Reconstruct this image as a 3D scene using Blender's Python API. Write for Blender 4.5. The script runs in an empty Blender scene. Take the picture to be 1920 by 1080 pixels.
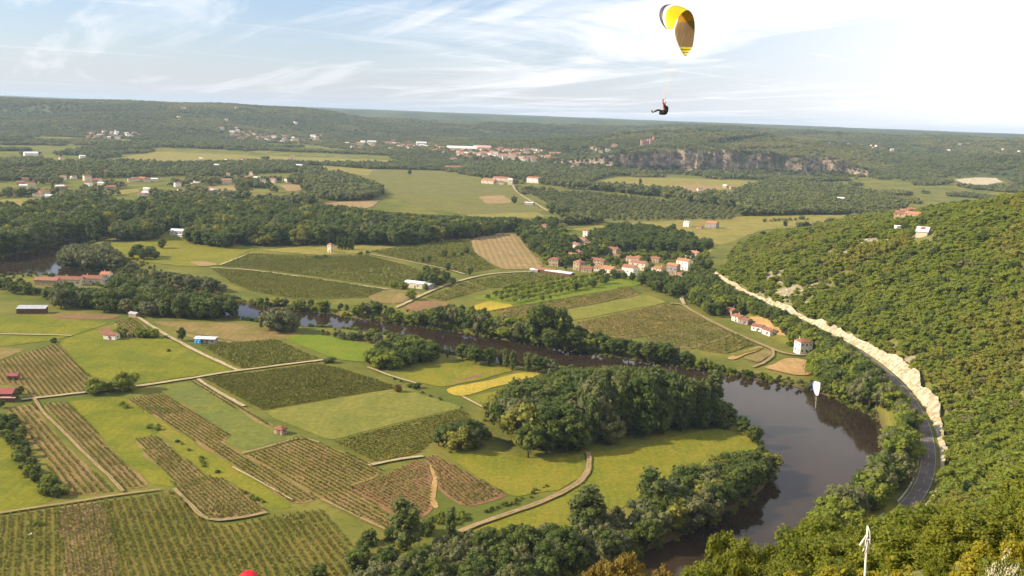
import bpy, bmesh, math, random
import numpy as np
from mathutils import Vector, Matrix, Euler
from mathutils.geometry import tessellate_polygon

random.seed(7)
rng = np.random.default_rng(11)
R = math.radians
scene = bpy.context.scene
COL = scene.collection

# ------------------------------------------------------------------ camera, sky, sun, exposure
CAM_Z = 140.0
F = 1732.0                       # focal length in pixels of the 1920 px wide photograph
PITCH, ROLL = R(10.65), R(2.15)
cam_data = bpy.data.cameras.new('camera')
cam = bpy.data.objects.new('camera', cam_data)
COL.objects.link(cam)
cam_data.sensor_width = 36.0
cam_data.lens = 36.0 * F / 1920.0
cam_data.clip_start = 0.1
cam_data.clip_end = 60000.0
CAM_ROT = Euler((math.pi / 2 - PITCH, 0, 0)).to_matrix() @ Matrix.Rotation(ROLL, 3, 'Z')
cam.matrix_world = Matrix.Translation((0, 0, CAM_Z)) @ CAM_ROT.to_4x4()
scene.camera = cam
CR = np.array(CAM_ROT)

SUN_EL, SUN_AZ = R(31), R(-97)   # azimuth clockwise from +Y: the sun stands to the left
sun_data = bpy.data.lights.new('sun', 'SUN')
sun_data.energy = 5.0
sun_data.angle = R(0.53)
sun_data.color = (1.0, 0.88, 0.67)
sun = bpy.data.objects.new('sun', sun_data)
COL.objects.link(sun)
SUN_DIR = Vector((math.sin(SUN_AZ) * math.cos(SUN_EL), math.cos(SUN_AZ) * math.cos(SUN_EL), math.sin(SUN_EL)))
sun.rotation_euler = SUN_DIR.to_track_quat('Z', 'Y').to_euler()

world = bpy.data.worlds.new('World')
scene.world = world
world.use_nodes = True


SKA, SKB, SK1, SK2 = 118, 35, 17.3, 31.5


def build_world():
    nt = world.node_tree
    N, L = nt.nodes, nt.links
    N.clear()
    out = N.new('ShaderNodeOutputWorld')
    bg = N.new('ShaderNodeBackground')
    bg.inputs['Strength'].default_value = 0.088
    L.new(bg.outputs[0], out.inputs[0])
    sky = N.new('ShaderNodeTexSky')
    sky.sky_type = 'NISHITA'
    sky.sun_disc = False
    sky.sun_elevation = SUN_EL
    sky.sun_rotation = SUN_AZ
    sky.altitude = 200
    sky.dust_density = 0.8
    sky.ozone_density = 2.2
    tc = N.new('ShaderNodeTexCoord')
    sep = N.new('ShaderNodeSeparateXYZ')
    L.new(tc.outputs['Generated'], sep.inputs[0])

    def m(op, a, b=None, c=None, clamp=False):
        n = N.new('ShaderNodeMath')
        n.operation = op
        n.use_clamp = clamp
        for i, v in enumerate((a, b, c)):
            if v is None:
                continue
            if isinstance(v, (int, float)):
                n.inputs[i].default_value = v
            else:
                L.new(v, n.inputs[i])
        return n.outputs[0]
    x, y, z = sep.outputs
    zc = m('ADD', m('MAXIMUM', z, 0.0), 0.05)
    px, py = m('DIVIDE', x, zc), m('DIVIDE', y, zc)

    def cirrus(angle, sx, sy, detail, dist, off):
        ca, sa = math.cos(angle), math.sin(angle)
        u = m('ADD', m('MULTIPLY', px, ca * sx), m('MULTIPLY', py, sa * sx))
        v = m('ADD', m('MULTIPLY', px, -sa * sy), m('MULTIPLY', py, ca * sy))
        cmb = N.new('ShaderNodeCombineXYZ')
        L.new(m('ADD', u, off), cmb.inputs[0])
        L.new(v, cmb.inputs[1])
        cmb.inputs[2].default_value = off
        n = N.new('ShaderNodeTexNoise')
        n.inputs['Scale'].default_value = 1.0
        n.inputs['Detail'].default_value = detail
        n.inputs['Roughness'].default_value = 0.58
        n.inputs['Distortion'].default_value = dist
        L.new(cmb.outputs[0], n.inputs['Vector'])
        return n.outputs['Fac']

    def ramp(v, lo, hi):
        n = N.new('ShaderNodeMapRange')
        n.interpolation_type = 'SMOOTHSTEP'
        n.inputs[1].default_value = lo
        n.inputs[2].default_value = hi
        L.new(v, n.inputs[0])
        return n.outputs[0]
    # high cirrus: long streaks, a broad bright sheet, and a veil that thickens towards +X (the right and on beyond it)
    streak = ramp(cirrus(R(SKA), 0.16, 0.95, 8, 0.9, SK1), 0.49, 0.66)
    fine = ramp(cirrus(R(SKB), 0.30, 2.2, 7, 0.6, 9.1), 0.55, 0.72)
    sheet_ = ramp(cirrus(R(SKA), 0.22, 0.34, 6, 1.2, SK2), 0.44, 0.66)
    east = ramp(x, -0.36, 0.52)
    mid = m('MULTIPLY', sheet_, ramp(x, -0.22, 0.10))
    low = m('POWER', m('SUBTRACT', 1.0, m('MAXIMUM', z, 0.0), clamp=True), 11.0)
    cov = m('MULTIPLY', streak, 0.55)
    cov = m('ADD', cov, m('MULTIPLY', fine, 0.34))
    cov = m('ADD', cov, m('MULTIPLY', mid, 1.15))
    cov = m('ADD', cov, m('MULTIPLY', m('POWER', east, 2.4), 0.80))
    cov = m('MULTIPLY', cov, m('SUBTRACT', 1.0, m('MULTIPLY', low, 0.45)))
    cov = m('MAXIMUM', cov, m('MULTIPLY', m('POWER', east, 3.6), 1.0), clamp=True)
    mix = N.new('ShaderNodeMix')
    mix.data_type = 'RGBA'
    L.new(cov, mix.inputs['Factor'])
    hz = N.new('ShaderNodeMix')
    hz.data_type = 'RGBA'
    L.new(m('MULTIPLY', low, 0.86, clamp=True), hz.inputs['Factor'])
    tint = N.new('ShaderNodeVectorMath')
    tint.operation = 'MULTIPLY'
    tint.inputs[1].default_value = (0.92, 1.05, 1.24)
    L.new(sky.outputs[0], tint.inputs[0])
    L.new(tint.outputs[0], hz.inputs['A'])
    hz.inputs['B'].default_value = (5.9, 6.0, 6.6, 1)
    L.new(hz.outputs['Result'], mix.inputs['A'])
    mix.inputs['B'].default_value = (8.6, 8.6, 8.75, 1)
    L.new(mix.outputs['Result'], bg.inputs['Color'])


build_world()
vs = scene.view_settings
vs.view_transform = 'Standard'
vs.look = 'None'
vs.gamma = 1.0
vs.use_curve_mapping = False
vs.exposure = 0.62
scene.render.engine = 'CYCLES'
cy = scene.cycles
cy.max_bounces = 5
cy.diffuse_bounces = 2
cy.glossy_bounces = 2
cy.transmission_bounces = 2
cy.transparent_max_bounces = 4
cy.volume_bounces = 0
cy.caustics_reflective = False
cy.caustics_refractive = False
cy.use_adaptive_sampling = True
cy.adaptive_threshold = 0.015

# ------------------------------------------------------------------ pixel <-> world


def ray(u, v):
    d = np.stack([(np.asarray(u, float) - 960) / F, -(np.asarray(v, float) - 540) / F, -np.ones_like(np.asarray(u, float))], -1)
    return d @ CR.T


def flat(u, v, z=0.0):
    """world point where the line of sight through a photograph pixel meets the level z"""
    d = ray(u, v)
    t = (z - CAM_Z) / d[..., 2]
    return np.stack([d[..., 0] * t, d[..., 1] * t, np.full_like(t, z)], -1)


def flatp(pts, z=0.0):
    a = np.array(pts, float)
    return flat(a[:, 0], a[:, 1], z)


def depth(u, v, dist):
    d = ray(u, v)
    t = dist / d[..., 1]
    return np.array([d[0] * t, dist, CAM_Z + d[2] * t])


def project(P):
    q = (np.asarray(P, float) - np.array([0, 0, CAM_Z])) @ CR
    w = np.maximum(-q[..., 2], 1e-3)
    return 960 + F * q[..., 0] / w, 540 - F * q[..., 1] / w, -q[..., 2]


# ------------------------------------------------------------------ noise and polygon helpers
def _hash(ix, iy, seed):
    h = (ix.astype(np.int64) * 374761393 + iy.astype(np.int64) * 668265263 + seed * 974634077) & 0x7fffffff
    h = ((h ^ (h >> 13)) * 1274126177) & 0x7fffffff
    return ((h ^ (h >> 16)) & 0xffff) / 65535.0


def vnoise(x, y, seed=0):
    ix, iy = np.floor(x), np.floor(y)
    fx, fy = x - ix, y - iy
    fx, fy = fx * fx * (3 - 2 * fx), fy * fy * (3 - 2 * fy)
    a, b = _hash(ix, iy, seed), _hash(ix + 1, iy, seed)
    c, d = _hash(ix, iy + 1, seed), _hash(ix + 1, iy + 1, seed)
    return (a * (1 - fx) + b * fx) * (1 - fy) + (c * (1 - fx) + d * fx) * fy


def fbm(x, y, scale, octaves=4, seed=0):
    s, a, t = 0.0, 1.0, 0.0
    f = 1.0 / scale
    for o in range(octaves):
        s = s + a * (vnoise(x * f, y * f, seed + o * 17) * 2 - 1)
        t += a
        a *= 0.5
        f *= 2.03
    return s / t


def sstep(a, b, x):
    t = np.clip((x - a) / (b - a), 0, 1)
    return t * t * (3 - 2 * t)


def in_poly(x, y, poly):
    poly = np.asarray(poly)
    ins = np.zeros(np.shape(x), bool)
    n = len(poly)
    for i in range(n):
        x0, y0 = poly[i][:2]
        x1, y1 = poly[(i + 1) % n][:2]
        if y0 == y1:
            continue
        c = ((y0 > y) != (y1 > y)) & (x < (x1 - x0) * (y - y0) / (y1 - y0) + x0)
        ins ^= c
    return ins


def dist_line(x, y, pts, closed=False, val=None):
    """distance to a polyline; with val also the value interpolated at the nearest point"""
    pts = np.asarray(pts, float)
    best = np.full(np.shape(x), 1e18)
    bv = np.zeros(np.shape(x))
    n = len(pts)
    for i in range(n if closed else n - 1):
        a, b = pts[i], pts[(i + 1) % n]
        dx, dy = b[0] - a[0], b[1] - a[1]
        L2 = dx * dx + dy * dy + 1e-9
        t = np.clip(((x - a[0]) * dx + (y - a[1]) * dy) / L2, 0, 1)
        d = (x - a[0] - t * dx) ** 2 + (y - a[1] - t * dy) ** 2
        m = d < best
        best = np.where(m, d, best)
        if val is not None:
            bv = np.where(m, val[i] * (1 - t) + val[(i + 1) % n] * t, bv)
    return (np.sqrt(best), bv) if val is not None else np.sqrt(best)


def smooth_line(pts, step, iters=2):
    p = np.asarray(pts, float)
    for _ in range(iters):
        q = [p[0]]
        for i in range(len(p) - 1):
            q += [p[i] * .75 + p[i + 1] * .25, p[i] * .25 + p[i + 1] * .75]
        q.append(p[-1])
        p = np.array(q)
    seg = np.linalg.norm(np.diff(p[:, :2], axis=0), axis=1)
    s = np.concatenate([[0], np.cumsum(seg)])
    n = max(2, int(s[-1] / step) + 1)
    t = np.linspace(0, s[-1], n)
    return np.stack([np.interp(t, s, p[:, k]) for k in range(p.shape[1])], 1)


# ------------------------------------------------------------------ terrain
WATER_Z = -2.0
RIVER_OUT = [(420, 415), (300, 428), (180, 441), (120, 453), (45, 476), (-30, 490), (-120, 515)]
RIVER_A = [(205, 447), (158, 460), (124, 474), (106, 492), (118, 505), (235, 512), (335, 540), (420, 562), (470, 573), (520, 580),
           (600, 588), (660, 598), (740, 607), (830, 622), (900, 632), (980, 645), (1060, 657), (1140, 669), (1210, 681),
           (1290, 692), (1360, 704), (1420, 714), (1480, 724), (1540, 740), (1590, 762), (1645, 790), (1680, 822),
           (1678, 852), (1650, 890), (1622, 930), (1590, 972), (1545, 1010), (1510, 1060), (1480, 1130), (1430, 1240), (1350, 1500)]
RIVER_B = [(760, 1500), (850, 1250), (960, 1160), (1075, 1098), (1200, 1046), (1290, 1008), (1390, 956), (1440, 922), (1456, 890), (1450, 862),
           (1430, 832), (1395, 797), (1345, 766), (1275, 738), (1200, 722), (1130, 706), (1060, 696), (1000, 690), (940, 681),
           (890, 674), (840, 664), (800, 648), (760, 634), (700, 624), (640, 616), (580, 614), (520, 610), (455, 600), (400, 590), (310, 566),
           (205, 540), (120, 521), (60, 513), (-20, 522), (-120, 545)]
# pixels of the two banks; the order closes the polygon: far-left bend, then right along A, back along B
river_px = list(reversed(RIVER_OUT))[0:0] + [(300, 421), (205, 447)] + RIVER_A[1:] + RIVER_B + [(-120, 515), (-30, 490), (45, 476), (120, 453), (180, 441), (290, 416)]
river_poly = smooth_line(flatp(river_px, WATER_Z)[:, :2], 9.0, 2)

ROAD_PX = [(1330, 512), (1352, 530), (1376, 545), (1410, 560), (1450, 579), (1490, 597), (1530, 618), (1570, 638), (1610, 660), (1650, 690), (1685, 722),
           (1712, 757), (1732, 797), (1741, 838), (1741, 872), (1733, 905), (1714, 937), (1690, 962), (1655, 990)]
ROAD_Z = 8.0
road_line = smooth_line(flatp(ROAD_PX, ROAD_Z)[:, :2], 5.0, 2)
FOOT = np.array([(6000, 2300), (2200, 1900), (1250, 1720), (820, 1560), (560, 1411), (420, 1240), (270, 1060), (222, 975)])
FOOT = np.concatenate([FOOT, road_line, np.array([(70, 238), (-10, 178), (-130, 120), (-300, 40), (-700, -60), (-2600, -300)])])
HILL_POLY = np.concatenate([FOOT, np.array([(-2600, -5000), (7000, -5000), (7000, 2300)])])
CTRL = np.array([  # x, y, gradient, cap
    (0, 0, 1.05, 420), (120, 250, 0.92, 260), (170, 377, 0.78, 175), (205, 553, 0.68, 140), (190, 666, 0.60, 118),
    (215, 948, 0.36, 66), (420, 1240, 0.26, 60), (560, 1411, 0.24, 62), (1250, 1720, 0.16, 85), (700, 700, 0.5, 118), (1500, 1200, 0.3, 120)])


def ridge(x, y, pts, w):
    P = np.array([depth(*p) for p in pts])
    d, h = dist_line(x, y, P[:, :2], val=P[:, 2])
    return np.maximum(h, 0) * (1 - sstep(0, w, d))


RIDGE_A = [(-1200, 150, 4900), (-600, 160, 4900), (-200, 172, 4900), (0, 181, 4900), (200, 186, 4950), (400, 193, 5000), (560, 203, 5100), (660, 222, 5200)]
RIDGE_A2 = [(-300, 215, 3900), (60, 215, 3950), (250, 216, 4000), (420, 226, 4000), (520, 246, 4000)]
RIDGE_B = [(540, 240, 5300), (700, 240, 5300), (850, 233, 5250), (1000, 237, 5200), (1150, 239, 5200), (1330, 238, 5200)]
RIDGE_C = [(1000, 262, 3700), (1130, 252, 3450), (1300, 240, 3500), (1450, 252, 3400), (1540, 275, 3150), (1640, 318, 2800)]
RIDGE_C2 = [(1060, 300, 2800), (1215, 277, 2720), (1300, 262, 3000)]
RIDGE_D = [(1480, 250, 5000), (1600, 249, 4800), (1700, 256, 4500), (1780, 254, 4500), (1900, 262, 4200), (2100, 268, 4000), (2800, 275, 3800)]
RIDGE_D2 = [(1660, 308, 3100), (1760, 292, 3000), (1900, 284, 2850), (2150, 285, 2600), (2700, 280, 2500)]
CLIFF_PX = [(1000, 312), (1080, 318), (1150, 323), (1230, 322), (1300, 324), (1400, 327), (1500, 330), (1570, 333), (1640, 338), (1700, 342)]
cliff_line = flatp(CLIFF_PX)[:, :2]
CL_TAN = cliff_line[:, 0] / cliff_line[:, 1]
CL_TOP = np.array([8, 26, 44, 54, 58, 62, 58, 44, 24, 6.0])


def near_hill(x, y):
    d = dist_line(x, y, FOOT)
    ins = in_poly(x, y, HILL_POLY)
    w = 1.0 / (((x[..., None] - CTRL[:, 0]) ** 2 + (y[..., None] - CTRL[:, 1]) ** 2) + 60.0 ** 2) ** 1.5
    w /= w.sum(-1, keepdims=True)
    g, cap = (w * CTRL[:, 2]).sum(-1), (w * CTRL[:, 3]).sum(-1)
    dd = np.maximum(d - 9.0, 0)
    up = ROAD_Z + cap * (1 - np.exp(-g * dd / cap))
    rough = sstep(12, 70, d)
    up = up + rough * (fbm(x, y, 85, 4, 3) * 7 + fbm(x, y, 26, 3, 9) * 2.2 - 1.5)
    dn = ROAD_Z * (1 - sstep(8.5, 26, d))
    return np.where(ins, up, dn), np.where(ins, d, -d)


_h0, _ = near_hill(np.array([0.0]), np.array([0.0]))
CAM_FIX = CAM_Z - 1.9 - float(_h0[0])


def height(x, y, carve=False):
    x, y = np.asarray(x, float), np.asarray(y, float)
    r = np.hypot(x, y)
    hn, d = near_hill(x, y)
    hn = hn + CAM_FIX * np.exp(-(r / 60.0) ** 2)
    far = np.zeros_like(x)
    m = (r > 1800)
    if m.any():
        X, Y = x[m], y[m]
        h = ridge(X, Y, RIDGE_A, 1750)
        h = np.maximum(h, ridge(X, Y, RIDGE_A2, 950))
        h = np.maximum(h, ridge(X, Y, RIDGE_B, 1250))
        t = X / np.maximum(Y, 1)
        ycl = np.interp(t, CL_TAN, cliff_line[:, 1])
        top = np.interp(t, CL_TAN, CL_TOP)
        hc = np.maximum(ridge(X, Y, RIDGE_C, 1150), ridge(X, Y, RIDGE_C2, 420))
        hc = np.maximum(hc, top * (1 - sstep(0, 900, Y - ycl)))
        hc = np.where((t > CL_TAN[0]) & (t < CL_TAN[-1]), hc * sstep(-4, 42, Y - ycl), hc * sstep(-4, 250, Y - ycl))
        h = np.maximum(h, hc)
        h = np.maximum(h, ridge(X, Y, RIDGE_D, 1500))
        h = np.maximum(h, ridge(X, Y, RIDGE_D2, 800))
        rr = np.hypot(X, Y)
        pl = 138 * sstep(5600, 8200, rr) + 10 * sstep(8000, 12000, rr)
        h = np.maximum(h, pl)
        k = sstep(6, 45, h)
        h = h + k * (fbm(X, Y, 620, 5, 31) * 30 + fbm(X, Y, 170, 3, 77) * 8) * (1 - .35 * sstep(6500, 9500, rr))
        h = h + sstep(5200, 7500, rr) * (fbm(X, Y, 130, 3, 133) * 7 + fbm(X, Y, 900, 2, 135) * 9)
        h = np.where(h > 112, 112 + (h - 112) * .42, h)
        far[m] = np.maximum(h, 0)
    z = np.maximum(hn, far)
    if carve:
        m = (z < 6) & (r < 2500)
        if m.any():
            X, Y = x[m], y[m]
            dr = dist_line(X, Y, river_poly, closed=True)
            ins = in_poly(X, Y, river_poly)
            sd = np.where(ins, -dr, dr)
            z[m] = np.where(sd < 9, np.minimum(z[m], -4.5 + 4.5 * sstep(-5, 8, sd)), z[m])
    return z


def H1(x, y):
    return float(height(np.array([x]), np.array([y]))[0])


_T = np.geomspace(6, 12000, 1800)


def ground(u, v):
    """point where the line of sight through a photograph pixel meets the terrain"""
    d = ray(u, v)
    P = d[None, :] * _T[:, None]
    z = P[:, 2] + CAM_Z
    h = height(P[:, 0], P[:, 1])
    k = np.nonzero(z < h)[0]
    if len(k) == 0:
        return flat(u, max(v, 262))
    i = max(k[0], 1)
    a, b = z[i - 1] - h[i - 1], z[i] - h[i]
    t = _T[i - 1] + (_T[i] - _T[i - 1]) * a / (a - b + 1e-9)
    p = d * t
    return np.array([p[0], p[1], H1(p[0], p[1])])


ROCK_SPOTS = []


def rockiness(x, y):
    """bare limestone patches of the near hillside (0..1)"""
    if not ROCK_SPOTS:
        for u, v, rad, a in ((1440, 520, 26, .34), (1500, 545, 26, .34), (1470, 495, 22, .26), (1545, 575, 22, .26), (1640, 452, 26, .75), (1690, 440, 18, .5), (1670, 470, 20, .4), (1690, 425, 20, .5),
                             (1880, 520, 26, .5), (1850, 480, 30, .3), (1760, 480, 30, .25), (1600, 470, 20, .2), (1905, 560, 18, .3), (1840, 545, 14, .3), (1690, 690, 9, .7), (1712, 676, 9, .7), (1735, 640, 10, .2)):
            p = ground(u, v)
            ROCK_SPOTS.append((p[0], p[1], rad * .45 * np.hypot(p[0], p[1]) / 700.0, a))
    k = fbm(x, y, 55, 4, 91) * .75 - .22
    for cx, cy, rad, a in ROCK_SPOTS:
        k = k + a * (.55 + 1.5 * fbm(x, y, 13, 3, 47)) * np.exp(-((x - cx) ** 2 + (y - cy) ** 2) / (4 * rad * rad))
    return k


# ------------------------------------------------------------------ object helpers
def tag(o, label=None, cat=None, group=None, kind=None):
    if label:
        o['label'] = label
    if cat:
        o['category'] = cat
    if group:
        o['group'] = group
    if kind:
        o['kind'] = kind
    return o


def link(name, me, parent=None, loc=(0, 0, 0)):
    o = bpy.data.objects.new(name, me)
    COL.objects.link(o)
    o.location = loc
    if parent is not None:
        o.parent = parent
    return o


def empty(name, loc, rz=0.0, scale=1.0):
    o = bpy.data.objects.new(name, None)
    o.empty_display_size = 0.3
    COL.objects.link(o)
    o.location = loc
    o.rotation_euler = (0, 0, rz)
    o.scale = (scale, scale, scale) if isinstance(scale, (int, float)) else scale
    return o


def mesh_np(name, verts, faces, mats=(), mat_idx=None, attrs=None, smooth=False):
    """verts (n,3); faces: (m,3) or (m,4) array, or a list of such arrays"""
    me = bpy.data.meshes.new(name)
    fl = faces if isinstance(faces, (list, tuple)) else [faces]
    fl = [np.asarray(f, np.int32) for f in fl if len(f)]
    me.vertices.add(len(verts))
    me.vertices.foreach_set('co', np.asarray(verts, np.float32).ravel())
    nl = sum(f.size for f in fl)
    nf = sum(len(f) for f in fl)
    me.loops.add(nl)
    me.polygons.add(nf)
    me.loops.foreach_set('vertex_index', np.concatenate([f.ravel() for f in fl]))
    tot = np.concatenate([np.full(len(f), f.shape[1], np.int32) for f in fl])
    st = np.concatenate([[0], np.cumsum(tot)[:-1]]).astype(np.int32)
    me.polygons.foreach_set('loop_start', st)
    me.polygons.foreach_set('loop_total', tot)
    if mat_idx is not None:
        me.polygons.foreach_set('material_index', np.asarray(mat_idx, np.int32))
    me.polygons.foreach_set('use_smooth', np.full(nf, smooth, bool))
    for m in mats:
        me.materials.append(m)
    for an, (dom, arr) in (attrs or {}).items():
        arr = np.asarray(arr, np.float32)
        a = me.attributes.new(an, 'FLOAT' if arr.ndim == 1 else 'FLOAT_VECTOR', dom)
        a.data.foreach_set('value' if arr.ndim == 1 else 'vector', arr.ravel())
    me.update(calc_edges=True)
    return me


class MB:
    """collects boxes, prisms, tubes into one mesh"""

    def __init__(self):
        self.v, self.f, self.mi = [], [], []

    def add(self, vs_, fs, mi=0):
        n = len(self.v)
        self.v += [tuple(p) for p in vs_]
        self.f += [tuple(i + n for i in f) for f in fs]
        self.mi += [mi] * len(fs)
        return self

    def box(self, c, s, rz=0.0, mi=0):
        x, y, z = s[0] / 2, s[1] / 2, s[2] / 2
        ca, sa = math.cos(rz), math.sin(rz)
        p = []
        for k in (-1, 1):
            for (i, j) in ((-1, -1), (1, -1), (1, 1), (-1, 1)):
                a, b = i * x, j * y
                p.append((c[0] + a * ca - b * sa, c[1] + a * sa + b * ca, c[2] + k * z))
        return self.add(p, [(3, 2, 1, 0), (4, 5, 6, 7), (0, 1, 5, 4), (1, 2, 6, 5), (2, 3, 7, 6), (3, 0, 4, 7)], mi)

    def tube(self, pts, rad, n=6, mi=0, cap=True):
        pts = [Vector(p) for p in pts]
        rings = []
        for i, p in enumerate(pts):
            t = (pts[min(i + 1, len(pts) - 1)] - pts[max(i - 1, 0)]).normalized()
            a = t.cross(Vector((0, 0, 1)) if abs(t.z) < .9 else Vector((1, 0, 0))).normalized()
            b = t.cross(a)
            r = rad[i] if isinstance(rad, (list, tuple)) else rad
            rings.append([p + a * (r * math.cos(2 * math.pi * k / n)) + b * (r * math.sin(2 * math.pi * k / n)) for k in range(n)])
        vs_ = [q for rg in rings for q in rg]
        fs = []
        for i in range(len(pts) - 1):
            for k in range(n):
                k2 = (k + 1) % n
                fs.append((i * n + k, i * n + k2, (i + 1) * n + k2, (i + 1) * n + k))
        if cap:
            fs.append(tuple(range(n - 1, -1, -1)))
            fs.append(tuple((len(pts) - 1) * n + k for k in range(n)))
        return self.add(vs_, fs, mi)

    def mesh(self, name, *mats, smooth=False):
        me = bpy.data.meshes.new(name)
        me.from_pydata(self.v, [], self.f)
        me.polygons.foreach_set('material_index', self.mi)
        if smooth:
            me.polygons.foreach_set('use_smooth', [True] * len(self.f))
        for m in mats:
            me.materials.append(m)
        bm = bmesh.new()
        bm.from_mesh(me)
        bmesh.ops.recalc_face_normals(bm, faces=bm.faces)
        bm.to_mesh(me)
        bm.free()
        return me

    def build(self, name, parent=None, loc=(0, 0, 0), mats=(), smooth=False):
        return link(name, self.mesh(name, *mats, smooth=smooth), parent, loc)


# ------------------------------------------------------------------ materials
def new_mat(name):
    m = bpy.data.materials.new(name)
    m.use_nodes = True
    nt = m.node_tree
    nt.nodes.clear()
    out = nt.nodes.new('ShaderNodeOutputMaterial')
    return m, nt, nt.nodes, nt.links, out


def nd(N, t, **kw):
    n = N.new(t)
    for k, v in kw.items():
        if k in n.inputs:
            n.inputs[k].default_value = v
        else:
            setattr(n, k, v)
    return n


def mixc(N, L, fac, a, b):
    n = N.new('ShaderNodeMix')
    n.data_type = 'RGBA'
    for s, v in ((n.inputs['Factor'], fac), (n.inputs['A'], a), (n.inputs['B'], b)):
        if isinstance(v, (int, float)):
            s.default_value = v
        elif isinstance(v, tuple):
            s.default_value = (*v[:3], 1)
        else:
            L.new(v, s)
    return n.outputs['Result']


def math_n(N, L, op, a, b=None, clamp=False):
    n = N.new('ShaderNodeMath')
    n.operation = op
    n.use_clamp = clamp
    for i, v in enumerate((a, b)):
        if v is None:
            continue
        if isinstance(v, (int, float)):
            n.inputs[i].default_value = v
        else:
            L.new(v, n.inputs[i])
    return n.outputs[0]


def maprange(N, L, v, a, b, c=0.0, d=1.0, smooth=True):
    n = N.new('ShaderNodeMapRange')
    if smooth:
        n.interpolation_type = 'SMOOTHSTEP'
    for i, q in enumerate((a, b, c, d)):
        n.inputs[i + 1].default_value = q
    L.new(v, n.inputs[0])
    return n.outputs[0]


def noise(N, L, vec, scale, detail=4, rough=.55, dist=0.0):
    n = nd(N, 'ShaderNodeTexNoise')
    n.inputs['Scale'].default_value = scale
    n.inputs['Detail'].default_value = detail
    n.inputs['Roughness'].default_value = rough
    n.inputs['Distortion'].default_value = dist
    L.new(vec, n.inputs['Vector'])
    return n.outputs['Fac']


def surf(N, L, out, color, rough=.9, spec=.2, bump=None, bump_dist=.3, bump_str=.6):
    p = N.new('ShaderNodeBsdfPrincipled')
    if isinstance(color, tuple):
        p.inputs['Base Color'].default_value = (*color[:3], 1)
    else:
        L.new(color, p.inputs['Base Color'])
    if isinstance(rough, (int, float)):
        p.inputs['Roughness'].default_value = rough
    else:
        L.new(rough, p.inputs['Roughness'])
    p.inputs['Specular IOR Level'].default_value = spec
    if bump is not None:
        b = N.new('ShaderNodeBump')
        b.inputs['Strength'].default_value = bump_str
        b.inputs['Distance'].default_value = bump_dist
        L.new(bump, b.inputs['Height'])
        L.new(b.outputs[0], p.inputs['Normal'])
    L.new(p.outputs[0], out.inputs['Surface'])
    return p


_fm = {}


def field_mat(name, c1, c2, c3=None, big=0.02, fine=0.6, row=None, row_c=None, row_amt=.6, bump=.25, patch=(.42, .62)):
    """crop or grass surface: two colours mixed over metres, a third in patches, drilled rows as (azimuth, spacing)"""
    key = (name, row)
    if key in _fm:
        return _fm[key]
    m, nt, N, L, out = new_mat(name)
    geo = N.new('ShaderNodeNewGeometry')
    P = geo.outputs['Position']
    a = maprange(N, L, noise(N, L, P, big, 5, .6), .32, .68)
    b = noise(N, L, P, fine, 4, .65)
    col = mixc(N, L, a, c1, c2)
    if c3 is not None:
        pa = maprange(N, L, noise(N, L, P, big * 2.3, 6, .68, .6), *patch)
        col = mixc(N, L, math_n(N, L, 'MULTIPLY', pa, .85), col, c3)
    ms = nd(N, 'ShaderNodeMapping')
    ms.inputs['Rotation'].default_value = (0, 0, row[0] if row else .62)
    ms.inputs['Scale'].default_value = (.42, .022, .2)
    L.new(P, ms.inputs['Vector'])
    stk = maprange(N, L, noise(N, L, ms.outputs[0], 1.0, 5, .62), .35, .68)
    col = mixc(N, L, math_n(N, L, 'MULTIPLY', stk, .55), col, c3 if c3 is not None else c2)
    weeds = maprange(N, L, noise(N, L, P, .11, 6, .7, .8), .60, .74)
    col = mixc(N, L, math_n(N, L, 'MULTIPLY', weeds, .5), col, (.075, .09, .016))
    hgt = b
    if row is not None:
        az, sp = row
        mp = nd(N, 'ShaderNodeMapping')
        mp.inputs['Rotation'].default_value = (0, 0, az)
        L.new(P, mp.inputs['Vector'])
        sx = N.new('ShaderNodeSeparateXYZ')
        L.new(mp.outputs[0], sx.inputs[0])
        wob = math_n(N, L, 'MULTIPLY', math_n(N, L, 'SUBTRACT', noise(N, L, P, .15, 3), .5), sp * .5)
        ph = math_n(N, L, 'MULTIPLY', math_n(N, L, 'ADD', sx.outputs[0], wob), 2 * math.pi / sp)
        s = math_n(N, L, 'MULTIPLY_ADD', math_n(N, L, 'SINE', ph), .5)
        N_ = s.node
        N_.inputs[2].default_value = .5
        s = maprange(N, L, s, .35, .8)
        s = math_n(N, L, 'MULTIPLY', s, maprange(N, L, b, .25, .6, .35, 1.0))
        col = mixc(N, L, math_n(N, L, 'MULTIPLY', s, row_amt), col, row_c)
        hgt = math_n(N, L, 'ADD', b, s)
    dk = maprange(N, L, b, .3, .75, .72, 1.22, smooth=False)
    vm = N.new('ShaderNodeVectorMath')
    vm.operation = 'SCALE'
    L.new(col, vm.inputs[0])
    L.new(dk, vm.inputs['Scale'])
    surf(N, L, out, vm.outputs[0], .95, .12, bump=hgt, bump_dist=bump)
    _fm[key] = m
    return m


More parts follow.
